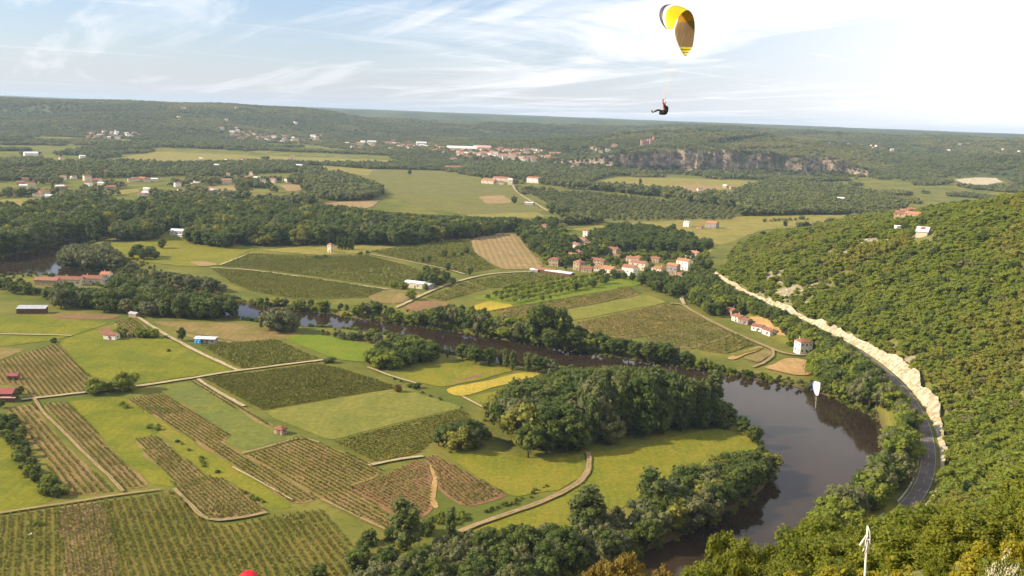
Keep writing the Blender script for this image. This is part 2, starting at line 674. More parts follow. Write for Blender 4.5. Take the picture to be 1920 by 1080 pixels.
def leaf_mat(name, ca, cb, cc, trans=.3):
    """foliage: hue varies from tree to tree (ca..cb) and from spray to spray (towards cc)"""
    m, nt, N, L, out = new_mat(name)
    oi = N.new('ShaderNodeObjectInfo')
    at = nd(N, 'ShaderNodeAttribute', attribute_name='tint')
    col = mixc(N, L, maprange(N, L, oi.outputs['Random'], 0, 1, 0, 1, False), ca, cb)
    col = mixc(N, L, math_n(N, L, 'MULTIPLY', at.outputs['Fac'], .68), col, cc)
    p = N.new('ShaderNodeBsdfPrincipled')
    L.new(col, p.inputs['Base Color'])
    p.inputs['Roughness'].default_value = .62
    p.inputs['Specular IOR Level'].default_value = .22
    t = N.new('ShaderNodeBsdfTranslucent')
    L.new(mixc(N, L, .5, col, cc), t.inputs['Color'])
    mx = N.new('ShaderNodeMixShader')
    mx.inputs[0].default_value = trans
    L.new(p.outputs[0], mx.inputs[1])
    L.new(t.outputs[0], mx.inputs[2])
    L.new(mx.outputs[0], out.inputs['Surface'])
    return m


def plain_mat(name, c, rough=.8, spec=.3, var=.25, scale=1.5, bump=.02, metallic=0.0):
    m, nt, N, L, out = new_mat(name)
    tc = N.new('ShaderNodeTexCoord')
    a = noise(N, L, tc.outputs['Object'], scale, 5, .6)
    lo = tuple(x * (1 - var) for x in c)
    hi = tuple(min(1, x * (1 + var * .6)) for x in c)
    p = surf(N, L, out, mixc(N, L, maprange(N, L, a, .3, .7), lo, hi), rough, spec, bump=a, bump_dist=bump)
    p.inputs['Metallic'].default_value = metallic
    return m


def track_mat(name, c):
    """two bare wheel ruts, a grassy crown and ragged grassy edges"""
    m, nt, N, L, out = new_mat(name)
    geo = N.new('ShaderNodeNewGeometry')
    P = geo.outputs['Position']
    ac = math_n(N, L, 'ABSOLUTE', nd(N, 'ShaderNodeAttribute', attribute_name='across').outputs['Fac'])
    n = noise(N, L, P, .45, 5, .65)
    n2 = noise(N, L, P, .08, 4, .6)
    col = mixc(N, L, maprange(N, L, n, .3, .7), tuple(x * .75 for x in c), tuple(x * 1.15 for x in c))
    g = mixc(N, L, n, (.11, .115, .02), (.19, .16, .035))
    edge = maprange(N, L, math_n(N, L, 'ADD', ac, math_n(N, L, 'MULTIPLY', math_n(N, L, 'SUBTRACT', n, .5), 1.1)), .70, .95)
    crown = math_n(N, L, 'MULTIPLY', maprange(N, L, ac, .30, .12), maprange(N, L, n2, .42, .62, 0, .75))
    col = mixc(N, L, math_n(N, L, 'MAXIMUM', edge, crown), col, g)
    surf(N, L, out, col, .95, .1, bump=n, bump_dist=.08)
    return m


GRASS_G = (.105, .118, .018)
GRASS_Y = (.19, .165, .024)
SOIL = (.235, .140, .066)
M = {}


def make_materials():
    # terrain
    m, nt, N, L, out = new_mat('terrain')
    geo = N.new('ShaderNodeNewGeometry')
    P = geo.outputs['Position']
    hill = nd(N, 'ShaderNodeAttribute', attribute_name='hill').outputs['Fac']
    far = nd(N, 'ShaderNodeAttribute', attribute_name='far').outputs['Fac']
    bank = nd(N, 'ShaderNodeAttribute', attribute_name='bank').outputs['Fac']
    n1 = noise(N, L, P, .018, 6, .62)
    n2 = noise(N, L, P, .25, 5, .65)
    n3 = math_n(N, L, 'ADD', nd(N, 'ShaderNodeAttribute', attribute_name='rock').outputs['Fac'], math_n(N, L, 'MULTIPLY', math_n(N, L, 'SUBTRACT', noise(N, L, P, .12, 6, .7, .4), .5), 1.1))
    g = mixc(N, L, maprange(N, L, n1, .35, .65), (.105, .120, .018), (.20, .175, .034))
    g = mixc(N, L, maprange(N, L, n2, .45, .75, 0, .5), g, (.06, .075, .014))
    rock = mixc(N, L, n2, (.42, .34, .23), (.20, .165, .10))
    hs = mixc(N, L, maprange(N, L, n2, .35, .62), (.125, .140, .024), (.20, .175, .055))
    hs = mixc(N, L, maprange(N, L, n3, .20, .48), hs, rock)
    fs = mixc(N, L, maprange(N, L, noise(N, L, P, .05, 6, .7), .36, .64), (.050, .070, .018), (.120, .118, .036))
    fs = mixc(N, L, maprange(N, L, noise(N, L, P, .0055, 7, .72), .44, .60, 0, .8), fs, (.030, .046, .014))
    fs = mixc(N, L, maprange(N, L, noise(N, L, P, .0042, 5, .62), .58, .70, 0, .7), fs, (.17, .135, .065))
    c = mixc(N, L, hill, g, hs)
    c = mixc(N, L, far, c, fs)
    c = mixc(N, L, bank, c, (.105, .075, .036))
    surf(N, L, out, c, .95, .1, bump=n2, bump_dist=.5)
    M['terrain'] = m
    # water
    m, nt, N, L, out = new_mat('river_water')
    geo = N.new('ShaderNodeNewGeometry')
    P = geo.outputs['Position']
    w = noise(N, L, P, .35, 4, .6)
    w2 = noise(N, L, P, .02, 4, .6)
    col = mixc(N, L, maprange(N, L, w2, .35, .65), (.026, .017, .010), (.040, .025, .014))
    p = surf(N, L, out, col, .06, .33, bump=w, bump_dist=.05, bump_str=.30)
    p.inputs['IOR'].default_value = 1.28
    M['water'] = m
    M['track'] = track_mat('pale_track_dirt', (.46, .35, .215))
    M['dirt'] = track_mat('tan_track_dirt', (.33, .225, .115))
    M['asphalt'] = plain_mat('asphalt', (.150, .122, .108), .9, .2, .3, .12, .01)
    M['line'] = plain_mat('road_paint', (.36, .33, .31), .7, .3, .15, 1, .0)
    # limestone cutting
    m, nt, N, L, out = new_mat('pale_limestone')
    geo = N.new('ShaderNodeNewGeometry')
    P = geo.outputs['Position']
    a = noise(N, L, P, .35, 7, .68, .5)
    b = noise(N, L, P, .06, 4, .6)
    col = mixc(N, L, maprange(N, L, a, .38, .66), (.32, .25, .145), (.66, .58, .40))
    col = mixc(N, L, maprange(N, L, b, .56, .68, 0, .75), col, (.42, .27, .13))
    surf(N, L, out, col, .9, .15, bump=a, bump_dist=.8, bump_str=.9)
    M['limestone'] = m
    m, nt, N, L, out = new_mat('grey_cliff_rock')
    geo = N.new('ShaderNodeNewGeometry')
    P = geo.outputs['Position']
    a = noise(N, L, P, .05, 7, .7, .6)
    b = noise(N, L, P, .012, 4, .6)
    col = mixc(N, L, maprange(N, L, a, .40, .62), (.125, .098, .072), (.40, .295, .21))
    col = mixc(N, L, maprange(N, L, b, .52, .66, 0, .8), col, (.060, .075, .026))
    surf(N, L, out, col, .95, .1, bump=a, bump_dist=3)
    M['cliff'] = m
    # trees
    M['leaf_wood'] = leaf_mat('leaf_river_wood', (.034, .068, .010), (.100, .130, .018), (.165, .180, .030), .34)
    M['leaf_poplar'] = leaf_mat('leaf_poplar', (.060, .094, .018), (.115, .138, .030), (.18, .19, .05), .34)
    M['leaf_oak'] = leaf_mat('leaf_hill_oak', (.118, .172, .016), (.215, .252, .024), (.31, .31, .036), .42)
    M['leaf_willow'] = leaf_mat('leaf_willow', (0.105, 0.123, 0.045), (0.154, 0.151, 0.050), (0.210, 0.203, 0.077))
    M['leaf_far'] = leaf_mat('leaf_far_forest', (.055, .090, .022), (.20, .205, .055), (.20, .195, .055), .35)
    M['leaf_near'] = leaf_mat('leaf_near_oak', (.085, .125, .012), (.165, .180, .016), (.27, .26, .022), .4)
    M['leaf_yellow'] = leaf_mat('leaf_near_yellow', (.24, .21, .016), (.30, .25, .02), (.46, .38, .03), .4)
    M['leaf_brown'] = leaf_mat('leaf_flowering_brown', (.17, .125, .022), (.22, .15, .03), (.30, .22, .05), .35)
    M['leaf_vine'] = leaf_mat('leaf_vine', (.100, .125, .020), (.150, .160, .028), (.23, .215, .04), .35)
    M['blossom'] = leaf_mat('white_blossom', (.62, .52, .34), (.7, .6, .42), (.8, .72, .55), .3)
    M['leaf_far_light'] = leaf_mat('leaf_far_light', (.16, .17, .04), (.27, .245, .075), (.27, .24, .07), .35)
    M['leaf_olive'] = leaf_mat('leaf_olive_oak', (.185, .195, .024), (.25, .235, .032), (.31, .275, .045), .40)
    M['leaf_dry'] = leaf_mat('leaf_dry_scrub', (.20, .16, .07), (.26, .20, .09), (.30, .25, .13))
    M['bark'] = plain_mat('bark', (.115, .085, .058), .95, .1, .35, 6, .03)
    # buildings
    M['cream'] = plain_mat('cream_render', (.66, .56, .42), .9, .15, .14, .5)
    M['white'] = plain_mat('white_render', (.80, .76, .68), .9, .15, .08, .5)
    M['stone'] = plain_mat('tan_stone_wall', (.42, .31, .20), .95, .1, .3, .9, .05)
    M['grey'] = plain_mat('grey_render', (.33, .29, .26), .9, .15, .2, .5)
    M['tile_red'] = plain_mat('red_clay_tile', (.36, .16, .10), .85, .15, .28, 1.2, .05)
    M['tile_brown'] = plain_mat('brown_clay_tile', (.29, .125, .080), .9, .12, .3, 1.2, .05)
    M['tile_orange'] = plain_mat('orange_clay_tile', (.44, .20, .105), .85, .15, .2, 1.2, .05)
    M['tin_red'] = plain_mat('red_metal_roof', (.33, .085, .075), .55, .4, .2, .6)
    M['tin_pink'] = plain_mat('faded_red_metal_roof', (.62, .36, .30), .55, .4, .2, .6)
    M['tin_white'] = plain_mat('white_metal_roof', (.76, .74, .72), .5, .4, .12, .4)
    M['tin_grey'] = plain_mat('grey_metal_roof', (.46, .46, .48), .5, .4, .2, .4)
    M['wood'] = plain_mat('brown_board', (.17, .085, .055), .9, .15, .3, 1.5, .02)
    M['blue'] = plain_mat('blue_tarpaulin', (.06, .34, .72), .5, .4, .15, .8)
    M['window'] = plain_mat('dark_window', (.05, .05, .055), .15, .5, .1, 1)
    M['shutter'] = plain_mat('brown_shutter', (.20, .13, .09), .8, .2, .1, 1)
    M['castle'] = plain_mat('pink_castle_stone', (.50, .31, .22), .95, .1, .2, .12, .3)
    M['concrete'] = plain_mat('pale_concrete', (.52, .47, .42), .9, .15, .15, .5)


make_materials()


# ------------------------------------------------------------------ terrain mesh
def build_terrain():
    az = np.concatenate([np.linspace(-180, -44, 60, endpoint=False), np.linspace(-44, -33, 45, endpoint=False), np.linspace(-33, 34, 760, endpoint=False),
                         np.linspace(34, 46, 45, endpoint=False), np.linspace(46, 180, 60, endpoint=False)])
    rr = np.concatenate([[2.0], np.geomspace(4, 250, 130, endpoint=False), np.geomspace(250, 1100, 300, endpoint=False), np.geomspace(1100, 16000, 250)])
    A, Rr = np.meshgrid(np.radians(az), rr)
    x, y = Rr * np.sin(A), Rr * np.cos(A)
    z = height(x, y, carve=True)
    nr, na = x.shape
    verts = np.stack([x.ravel(), y.ravel(), z.ravel()], 1)
    i = np.arange(nr - 1)[:, None] * na
    k = np.arange(na)[None, :]
    k2 = (k + 1) % na
    quads = np.stack([i + k, i + k2, i + na + k2, i + na + k], -1).reshape(-1, 4)
    verts = np.concatenate([verts, [[0, 0, H1(0, 0)]]])
    c = len(verts) - 1
    tris = np.stack([np.full(na, c), np.arange(na), (np.arange(na) + 1) % na], -1)
    hn, d = near_hill(x, y)
    r = np.hypot(x, y)
    hill = np.append((sstep(3, 14, d)).ravel(), 1.0)
    fz = height(x, y)
    far = np.append((sstep(8, 30, fz) * (r > 1900) * (d < 30)).ravel(), 0)
    bank = np.append(((z < -1.0) & (r < 2500)).astype(float).ravel(), 0)
    # reverse winding so the normals look up
    rock = np.append(np.where(d > 10, rockiness(x, y), 0).ravel(), 0)
    me = mesh_np('ground', verts, [quads[:, ::-1], tris[:, ::-1]], [M['terrain']], attrs={'hill': ('POINT', hill), 'far': ('POINT', far), 'bank': ('POINT', bank), 'rock': ('POINT', rock)}, smooth=True)
    tag(link('ground', me), 'valley floor, hillsides and far wooded hills', kind='structure')


build_terrain()


def sheet(name, poly, z, mat, label=None, kind='structure', drape=False, cat=None):
    """flat or draped polygon of ground; poly is an (n,2) array in world metres"""
    poly = np.asarray(poly, float)[:, :2]
    c = poly.mean(0)
    pts = [Vector((p[0] - c[0], p[1] - c[1], 0)) for p in poly]
    tris = tessellate_polygon([pts])
    base = 0.0
    v = [(p.x, p.y, 0) for p in pts]
    me = bpy.data.meshes.new(name)
    me.from_pydata(v, [], [tuple(t) for t in tris])
    me.materials.append(mat)
    bm = bmesh.new()
    bm.from_mesh(me)
    if drape:
        for _ in range(drape):
            bmesh.ops.subdivide_edges(bm, edges=bm.edges[:], cuts=1, use_grid_fill=True)
        for q in bm.verts:
            q.co.z = H1(q.co.x + c[0], q.co.y + c[1]) + 0.6
    for f in bm.faces:
        f.normal_update()
        if f.normal.z < 0:
            f.normal_flip()
    bm.to_mesh(me)
    bm.free()
    o = link(name, me, None, (c[0], c[1], z))
    return tag(o, label, cat, kind=kind)


def ribbon(name, pts, width, z, mat, label=None, jitter=.12, zline=None, kind='structure', parent=None, seed=0):
    p = np.asarray(pts, float)
    t = np.gradient(p[:, :2], axis=0)
    t /= np.linalg.norm(t, axis=1, keepdims=True) + 1e-9
    n = np.stack([-t[:, 1], t[:, 0]], 1)
    rg = np.random.default_rng(seed + len(p))
    wl = width / 2 * (1 + jitter * rg.normal(size=len(p)))
    wr = width / 2 * (1 + jitter * rg.normal(size=len(p)))
    zz = np.full(len(p), z) if zline is None else zline
    c = p[:, :2].mean(0)
    K = 7
    ac = np.linspace(1, -1, K)
    v = np.empty((K * len(p), 3))
    for k in range(K):
        off = np.where(ac[k] > 0, wl, wr) * ac[k]
        v[k::K] = np.column_stack([p[:, :2] + n * off[:, None] - c, zz])
    i = np.arange(len(p) - 1)[:, None] * K
    k = np.arange(K - 1)[None, :]
    f = np.stack([i + k + 1, i + K + k + 1, i + K + k, i + k], -1).reshape(-1, 4)
    o = link(name, mesh_np(name, v, f, [mat], attrs={'across': ('POINT', np.tile(ac, len(p)))}), parent, (c[0], c[1], 0))
    return tag(o, label, kind=kind) if kind else o


def build_water():
    c = river_poly.mean(0)
    pts = [Vector((p[0] - c[0], p[1] - c[1], 0)) for p in river_poly]
    # one wide sheet: the banks of the ground cut its outline
    x0, y0 = river_poly.min(0) - 30
    x1, y1 = river_poly.max(0) + 30
    big = [(x0, y0), (x1, y0), (x1, y1), (x0, y1)]
    # grow the outline by 7 m so that it runs under the banks
    cen = river_poly
    t = np.roll(cen, -1, 0) - np.roll(cen, 1, 0)
    t /= np.linalg.norm(t, axis=1, keepdims=True) + 1e-9
    n = np.stack([t[:, 1], -t[:, 0]], 1)
    test = cen + n * 1.0
    ins = in_poly(test[:, 0], test[:, 1], cen)
    s = -1 if ins.mean() > .5 else 1
    grown = cen + n * (5.0 * s)
    o = sheet('river', grown, WATER_Z, M['water'], 'slow brown river bending round the wooded meadow', 'structure')
    return o


build_water()
# ---SPLIT-1---
# ------------------------------------------------------------------ fields, meadows, tracks
_layer = [0]


def zl():
    _layer[0] += 1
    return 0.05 + 0.006 * _layer[0]


def row_az(p, q):
    a, b = flat(*p), flat(*q)
    d = b - a
    return math.atan2(d[0], d[1])       # clockwise from +Y


G = dict
FIELD_COL = {
    'meadow_yellow': ((.180, .178, .012), (.240, .208, .018), (.125, .142, .012)),
    'meadow_green': ((.125, .150, .012), (.180, .180, .016), (.235, .195, .022)),
    'meadow_bright': ((.105, .170, .010), (.145, .195, .012), (.185, .20, .015)),
    'barley': ((.165, .170, .026), (.200, .190, .034), (.128, .148, .034)),
    'wheat': ((.215, .200, .032), (.260, .225, .042), (.160, .165, .026)),
    'ripe': ((.42, .30, .030), (.50, .35, .040), (.33, .26, .030)),
    'soil_red': ((.25, .120, .062), (.31, .150, .080), (.20, .13, .055)),
    'soil_tan': ((.44, .255, .105), (.52, .31, .13), (.35, .22, .08)),
    'fallow': ((.25, .165, .060), (.30, .20, .075), (.17, .145, .035)),
    'vine_soil': ((.275, .165, .070), (.34, .215, .092), (.215, .16, .042)),
    'vine_grass': ((.185, .150, .026), (.22, .165, .036), (.135, .125, .018)),
    'vine_red': ((.27, .132, .066), (.31, .155, .080), (.20, .12, .05)),
    'vine_tan': ((.30, .205, .085), (.35, .24, .10), (.20, .16, .05)),
    'far_vine': ((.175, .160, .034), (.225, .185, .046), (.12, .13, .024)),
    'far_meadow': ((.27, .215, .045), (.32, .25, .06), (.20, .18, .035)),
    'far_green': ((.115, .125, .026), (.155, .15, .032), (.19, .165, .05)),
    'far_tan': ((.34, .215, .095), (.39, .25, .115), (.27, .19, .08)),
}


def field(px, kind, name, label, row=None, row_c=(.06, .075, .014), row_sp=3.0, row_amt=.6, big=.02, fine=.6, drape=False):
    c = FIELD_COL[kind]
    rw = None
    if row is not None:
        rw = (round(row_az(*row), 3), row_sp)
    m = field_mat(kind, *c, big=big, fine=fine, row=rw, row_c=row_c, row_amt=row_amt)
    P = np.array([ground(*q)[:2] for q in px]) if drape else flatp(px)[:, :2]
    # soften the corners a little and wobble long edges so that no border is ruler straight
    Pc = np.concatenate([P, P[:1]])
    Q = []
    for a, b in zip(Pc[:-1], Pc[1:]):
        n = max(2, int(np.linalg.norm(b - a) / max(3.0, .010 * np.hypot(*P.mean(0)))))
        Q.append(a + (b - a) * (np.arange(n) / n)[:, None])
    Q = np.concatenate(Q)
    Q = .5 * Q + .25 * np.roll(Q, 1, 0) + .25 * np.roll(Q, -1, 0)
    w = .85 + .0010 * np.hypot(*P.mean(0))
    Q = Q + np.stack([fbm(Q[:, 0], Q[:, 1], 14, 3, 5), fbm(Q[:, 0], Q[:, 1], 14, 3, 8)], 1) * w * 1.6
    return sheet(name, Q, 0 if drape else zl(), m, label, drape=drape)


VINE = []        # (soil object, polygon world, azimuth, spacing, height, density)


def vineyard(px, soil, label, row, sp=2.6, hgt=1.45, dens=1.0, width=.55):
    o = field(px, soil, 'vineyard', label, fine=.9)
    del o['kind']
    tag(o, label, 'vineyard', 'vineyards on the valley floor')
    VINE.append((o, flatp(px)[:, :2], row_az(*row), sp * .88, hgt, dens, width))
    return o


# --- lower left, nearest
field([(-40, 790), (0, 795), (15, 772), (32, 830), (62, 895), (108, 936), (60, 950), (0, 965), (-60, 975)], 'meadow_yellow', 'meadow', 'yellow grass meadow outside the shrub hedge at the edge of the vineyards')
R1 = [(100, 950), (108, 1080)]
vineyard([(-60, 974), (0, 966), (106, 951), (117, 1080), (122, 1200), (-90, 1220)], 'vine_grass', 'yellowish vineyard with wide grassy rows holding the small white bird', [(56, 960), (50, 1080)], 3.1, 1.3, .85)
vineyard([(109, 951), (196, 938), (212, 1010), (228, 1080), (240, 1180), (124, 1200), (119, 1080)], 'vine_soil', 'dark narrow vineyard block between yellowish and wide green blocks', [(150, 945), (172, 1080)], 2.35, 1.5, 1.0)
vineyard([(199, 938), (325, 920), (386, 985), (433, 986), (500, 970), (605, 953), (640, 1000), (676, 1060), (720, 1130), (560, 1200), (243, 1180), (231, 1080)], 'vine_grass', 'largest vineyard with long green rows above the red canopy', [(400, 988), (450, 1080)], 2.95, 1.5, 1.0)
vineyard([(13, 768), (61, 757), (92, 800), (150, 865), (214, 923), (126, 934), (104, 900), (72, 850), (34, 800)], 'vine_soil', 'vineyard of long brown rows beside the dark shrub hedge', [(40, 768), (172, 925)], 2.8, 1.4, .85)
vineyard([(80, 758), (124, 754), (188, 820), (280, 913), (234, 921), (152, 840)], 'vine_soil', 'narrow vineyard strip between thin dirt path and yellow meadow', [(100, 757), (255, 916)], 2.4, 1.4, .9)
field([(125, 752), (232, 744), (262, 765), (300, 812), (252, 822), (330, 912), (286, 914), (196, 824)], 'meadow_yellow', 'meadow', 'yellow green meadow wedge between two striped vineyards')
field([(236, 749), (262, 765), (300, 812), (335, 850), (398, 896), (425, 898), (505, 958), (555, 950), (400, 852), (300, 790)], 'meadow_green', 'grass_strip', 'green grass strip with a line of bushes')
vineyard([(249, 823), (291, 818), (330, 850), (395, 896), (422, 898), (498, 958), (494, 964), (392, 978), (330, 915)], 'vine_soil', 'brown angular vineyard patch edged with pale soil', [(262, 823), (420, 972)], 1.7, 1.0, .75)
vineyard([(236, 750), (308, 738), (432, 818), (414, 831), (455, 856), (600, 938), (550, 946), (402, 850), (302, 790)], 'vine_soil', 'long brown vineyard running beside the blue green barley', [(272, 744), (575, 942)], 2.0, 1.25, .85)
field([(306, 722), (354, 715), (513, 805), (560, 817), (456, 847), (416, 830), (436, 818), (312, 738)], 'barley', 'barley_field', 'blue green barley field beside the stone hut', big=.012, fine=.35)
vineyard([(356, 715), (370, 712), (514, 800), (500, 803)], 'vine_tan', 'thin vineyard strip of a few rows by the barley', [(363, 713), (507, 801)], 2.4, 1.3, .9)
vineyard([(380, 712), (600, 683), (640, 691), (752, 727), (486, 770)], 'vine_grass', 'dense green vineyard below the straight pale road', [(440, 745), (690, 706)], 1.9, 1.4, 1.35, .75)
field([(491, 773), (757, 728), (868, 764), (616, 826)], 'wheat', 'wheat_field', 'pale green wheat field in the middle of the plain', big=.018, fine=.4, row=[(560, 800), (820, 747)], row_sp=1.2, row_c=(.20, .205, .07), row_amt=.3)
vineyard([(619, 829), (870, 767), (884, 780), (800, 835), (790, 850), (706, 871)], 'vine_grass', 'fine lined green vineyard below the pale wheat', [(640, 838), (870, 778)], 2.3, 1.25, .9)
vineyard([(457, 855), (563, 819), (705, 872), (720, 888), (654, 912), (741, 974), (735, 1001), (602, 938)], 'vine_soil', 'wide vineyard of brown rows left of the red soil', [(510, 838), (690, 935)], 2.35, 1.25, .8)
vineyard([(654, 913), (725, 889), (783, 861), (803, 872), (812, 925), (808, 955), (788, 978), (744, 968)], 'vine_red', 'reddish brown young vineyard beside the tall lone poplar', [(690, 902), (800, 962)], 1.9, .85, .5)
vineyard([(794, 859), (815, 854), (952, 930), (873, 953), (822, 918), (812, 880)], 'vine_red', 'reddish vineyard wedge touching the rough green meadow', [(806, 857), (905, 940)], 1.9, 1.0, .65)
field([(806, 872), (812, 925), (808, 955), (820, 952), (822, 918), (811, 872)], 'soil_tan', 'bare_strip', 'tan bare strip between the two reddish vineyards')
field([(830, 852), (917, 842), (1000, 866), (1098, 850), (1102, 890), (1050, 920), (960, 934)], 'meadow_green', 'meadow', 'rough green meadow inside the curving dirt track')
field([(1106, 850), (1200, 834), (1290, 812), (1380, 800), (1412, 816), (1424, 838), (1380, 880), (1260, 915), (1190, 940), (1120, 990), (1000, 1010), (880, 1010), (868, 1000), (960, 965), (1060, 932), (1108, 890)], 'meadow_green', 'meadow', 'bright riverside meadow at the tip of the bend', big=.03)
# --- left middle
field([(-60, 600), (0, 594), (80, 592), (95, 602), (215, 606), (190, 612), (120, 636), (0, 650), (-60, 655)], 'meadow_yellow', 'meadow', 'yellow meadow in front of the grey roofed shed')
field([(90, 596), (112, 588), (238, 591), (202, 601)], 'soil_red', 'ploughed_plot', 'narrow red ploughed plot at the wood edge')
field([(108, 642), (192, 612), (240, 606), (312, 634), (438, 697), (232, 722), (166, 703)], 'meadow_yellow', 'meadow', 'large yellow green meadow inside the fork of two pale roads', big=.03)
vineyard([(215, 606), (244, 598), (300, 628), (262, 634), (232, 634)], 'vine_soil', 'small green vineyard behind the pair of round trees', [(240, 600), (285, 632)], 2.4, 1.2)
field([(181, 618), (208, 612), (222, 634), (205, 642)], 'soil_red', 'ploughed_plot', 'small red ploughed plot behind the stone shed')
vineyard([(-40, 690), (0, 680), (107, 644), (166, 704), (160, 737), (52, 748), (46, 726), (-40, 716)], 'vine_soil', 'sloping trapezoid vineyard above the red metal barn', [(40, 680), (90, 742)], 2.6, 1.4, .9)
field([(-60, 660), (0, 652), (58, 652), (0, 676), (-60, 690)], 'fallow', 'fallow_field', 'brown fallow field at the edge of the yellow meadow')
field([(282, 603), (460, 606), (574, 629), (556, 635), (440, 642), (398, 632), (326, 620)], 'fallow', 'fallow_field', 'tan fallow field in front of the dark wood')
field([(330, 622), (398, 636), (440, 643), (420, 646), (370, 640)], 'vine_tan', 'bare_strip', 'tan strip beside the blue sheeted shack')
vineyard([(374, 650), (520, 638), (600, 673), (450, 692), (440, 688)], 'vine_grass', 'dark green vineyard above the road fork', [(420, 670), (560, 655)], 2.1, 1.4, 1.1)
field([(528, 634), (570, 626), (600, 628), (700, 650), (716, 660), (690, 682), (622, 672)], 'meadow_bright', 'meadow', 'vivid green meadow beside the river bushes')
field([(742, 706), (850, 674), (985, 690), (836, 728), (772, 716)], 'meadow_green', 'meadow', 'green meadow beside the yellow crop strip')
field([(836, 731), (987, 697), (1018, 702), (1000, 708), (920, 728), (868, 746)], 'ripe', 'ripe_crop', 'bright yellow crop strip next to the big wood', big=.05, row=[(850, 735), (1000, 702)], row_sp=2.2, row_c=(.52, .37, .08), row_amt=.5)
field([(846, 715), (906, 701), (911, 704), (850, 719)], 'soil_red', 'bare_strip', 'thin dark furrow in the green meadow')
field([(870, 748), (930, 733), (960, 750), (925, 768)], 'meadow_green', 'meadow', 'small grass plot at the corner of the big wood')
# --- beyond the river
vineyard([(1078, 606), (1255, 569), (1330, 603), (1200, 634), (1120, 632)], 'vine_soil', 'brown green vineyard between the river trees and light strip', [(1150, 620), (1290, 588)], 2.7, 1.15, .62)
vineyard([(1202, 636), (1334, 606), (1380, 626), (1300, 655), (1240, 650)], 'vine_tan', 'tan vineyard with clear straight rows near the river', [(1240, 645), (1355, 615)], 2.3, 1.1, .7)
vineyard([(1305, 656), (1384, 628), (1416, 646), (1360, 664)], 'vine_soil', 'green vineyard corner beside the dark pond trench', [(1330, 655), (1400, 635)], 2.3, 1.2, .9)
field([(972, 597), (1066, 581), (1206, 553), (1254, 567), (1072, 602), (982, 609)], 'wheat', 'wheat_field', 'light green wheat strip below the village', big=.02)
vineyard([(922, 585), (1030, 566), (1178, 538), (1206, 551), (1064, 579), (962, 597)], 'vine_soil', 'long brown green vineyard under the village orchard', [(980, 582), (1190, 544)], 2.7, 1.1, .65)
field([(878, 577), (926, 563), (968, 575), (902, 586)], 'ripe', 'ripe_crop', 'yellow crop square beside the orchard')
field([(880, 560), (1000, 535), (1130, 515), (1205, 520), (1200, 535), (1020, 567), (970, 574)], 'meadow_bright', 'orchard_grass', 'green grass floor of the fruit orchard')
vineyard([(800, 560), (872, 530), (915, 541), (832, 565)], 'vine_tan', 'small tan vineyard beside the white roofed sheds', [(820, 560), (895, 537)], 2.4, 1.1, .8)
vineyard([(876, 528), (985, 512), (1050, 515), (1030, 530), (918, 541)], 'far_vine', 'green vineyard before the village barns', [(905, 534), (1030, 518)], 2.4, 1.2, 1.0)
field([(686, 550), (760, 543), (797, 550), (742, 572), (700, 568)], 'fallow', 'fallow_field', 'tan fallow field below the white roofed sheds')
field([(752, 576), (800, 563), (850, 570), (790, 590)], 'soil_red', 'ploughed_plot', 'red ploughed garden by the river trees')
TL = [(420, 510), (700, 545)]
vineyard([(412, 500), (470, 476), (600, 482), (690, 480), (762, 498), (820, 520), (742, 540), (640, 525), (500, 507)], 'far_vine', 'broad vineyard above the long pale farm track', [(480, 500), (720, 490)], 2.6, 1.3, 1.0)
vineyard([(394, 505), (500, 512), (640, 531), (722, 545), (690, 558), (560, 562), (470, 546), (430, 530)], 'far_vine', 'broad vineyard below the long pale farm track', [(440, 520), (690, 552)], 2.6, 1.3, 1.0)
vineyard([(694, 472), (820, 456), (880, 448), (890, 474), (930, 503), (872, 514), (764, 488)], 'far_vine', 'green vineyard crossed by a line of small trees', [(740, 480), (900, 500)], 2.6, 1.3, 1.0)
field([(884, 446), (922, 438), (966, 436), (1022, 502), (946, 507), (890, 476)], 'far_tan', 'fallow_field', 'tan striped field left of the village', row=[(950, 445), (985, 503)], row_sp=6, row_c=(.19, .16, .05), row_amt=.5)
field([(205, 462), (330, 442), (400, 450), (480, 466), (412, 498), (350, 502), (240, 486)], 'meadow_green', 'meadow', 'green meadow with dark bushes before the big wood')
field([(350, 490), (405, 492), (410, 497), (372, 500)], 'far_tan', 'bare_strip', 'pale bare patch at the end of the farm track')
field([(482, 470), (655, 456), (756, 451), (742, 464), (690, 474), (600, 479)], 'far_meadow', 'meadow', 'pale meadow behind the little stone tower')
# --- further away
field([(592, 322), (700, 317), (830, 320), (900, 340), (962, 352), (1020, 396), (1004, 410), (880, 405), (800, 392), (722, 366), (690, 346), (640, 332)], 'far_vine', 'vine_field', 'large olive green field below the red roofed farm', row=[(700, 330), (960, 352)], row_sp=9, row_c=(.20, .16, .045), row_amt=.4)
field([(720, 352), (800, 346), (930, 352), (962, 362), (890, 366), (760, 366)], 'far_green', 'vine_field', 'darker green band across the large olive field')
field([(896, 368), (944, 366), (962, 380), (912, 383)], 'far_tan', 'fallow_field', 'tan square inside the large olive field')
field([(850, 391), (1000, 385), (1016, 396), (870, 402)], 'far_green', 'vine_field', 'dark green strip at the foot of the olive field')
field([(870, 403), (1010, 398), (1022, 408), (900, 412)], 'far_meadow', 'meadow', 'pale yellow strip before the long wood')
field([(975, 358), (1100, 360), (1400, 394), (1380, 416), (1130, 419), (1048, 400)], 'far_green', 'plantation_grass', 'dark green grass of the large tree plantation')
field([(1066, 430), (1160, 420), (1300, 412), (1420, 405), (1630, 402), (1562, 421), (1430, 432), (1352, 461), (1236, 442), (1110, 438)], 'far_meadow', 'meadow', 'long golden meadow behind the village', big=.012)
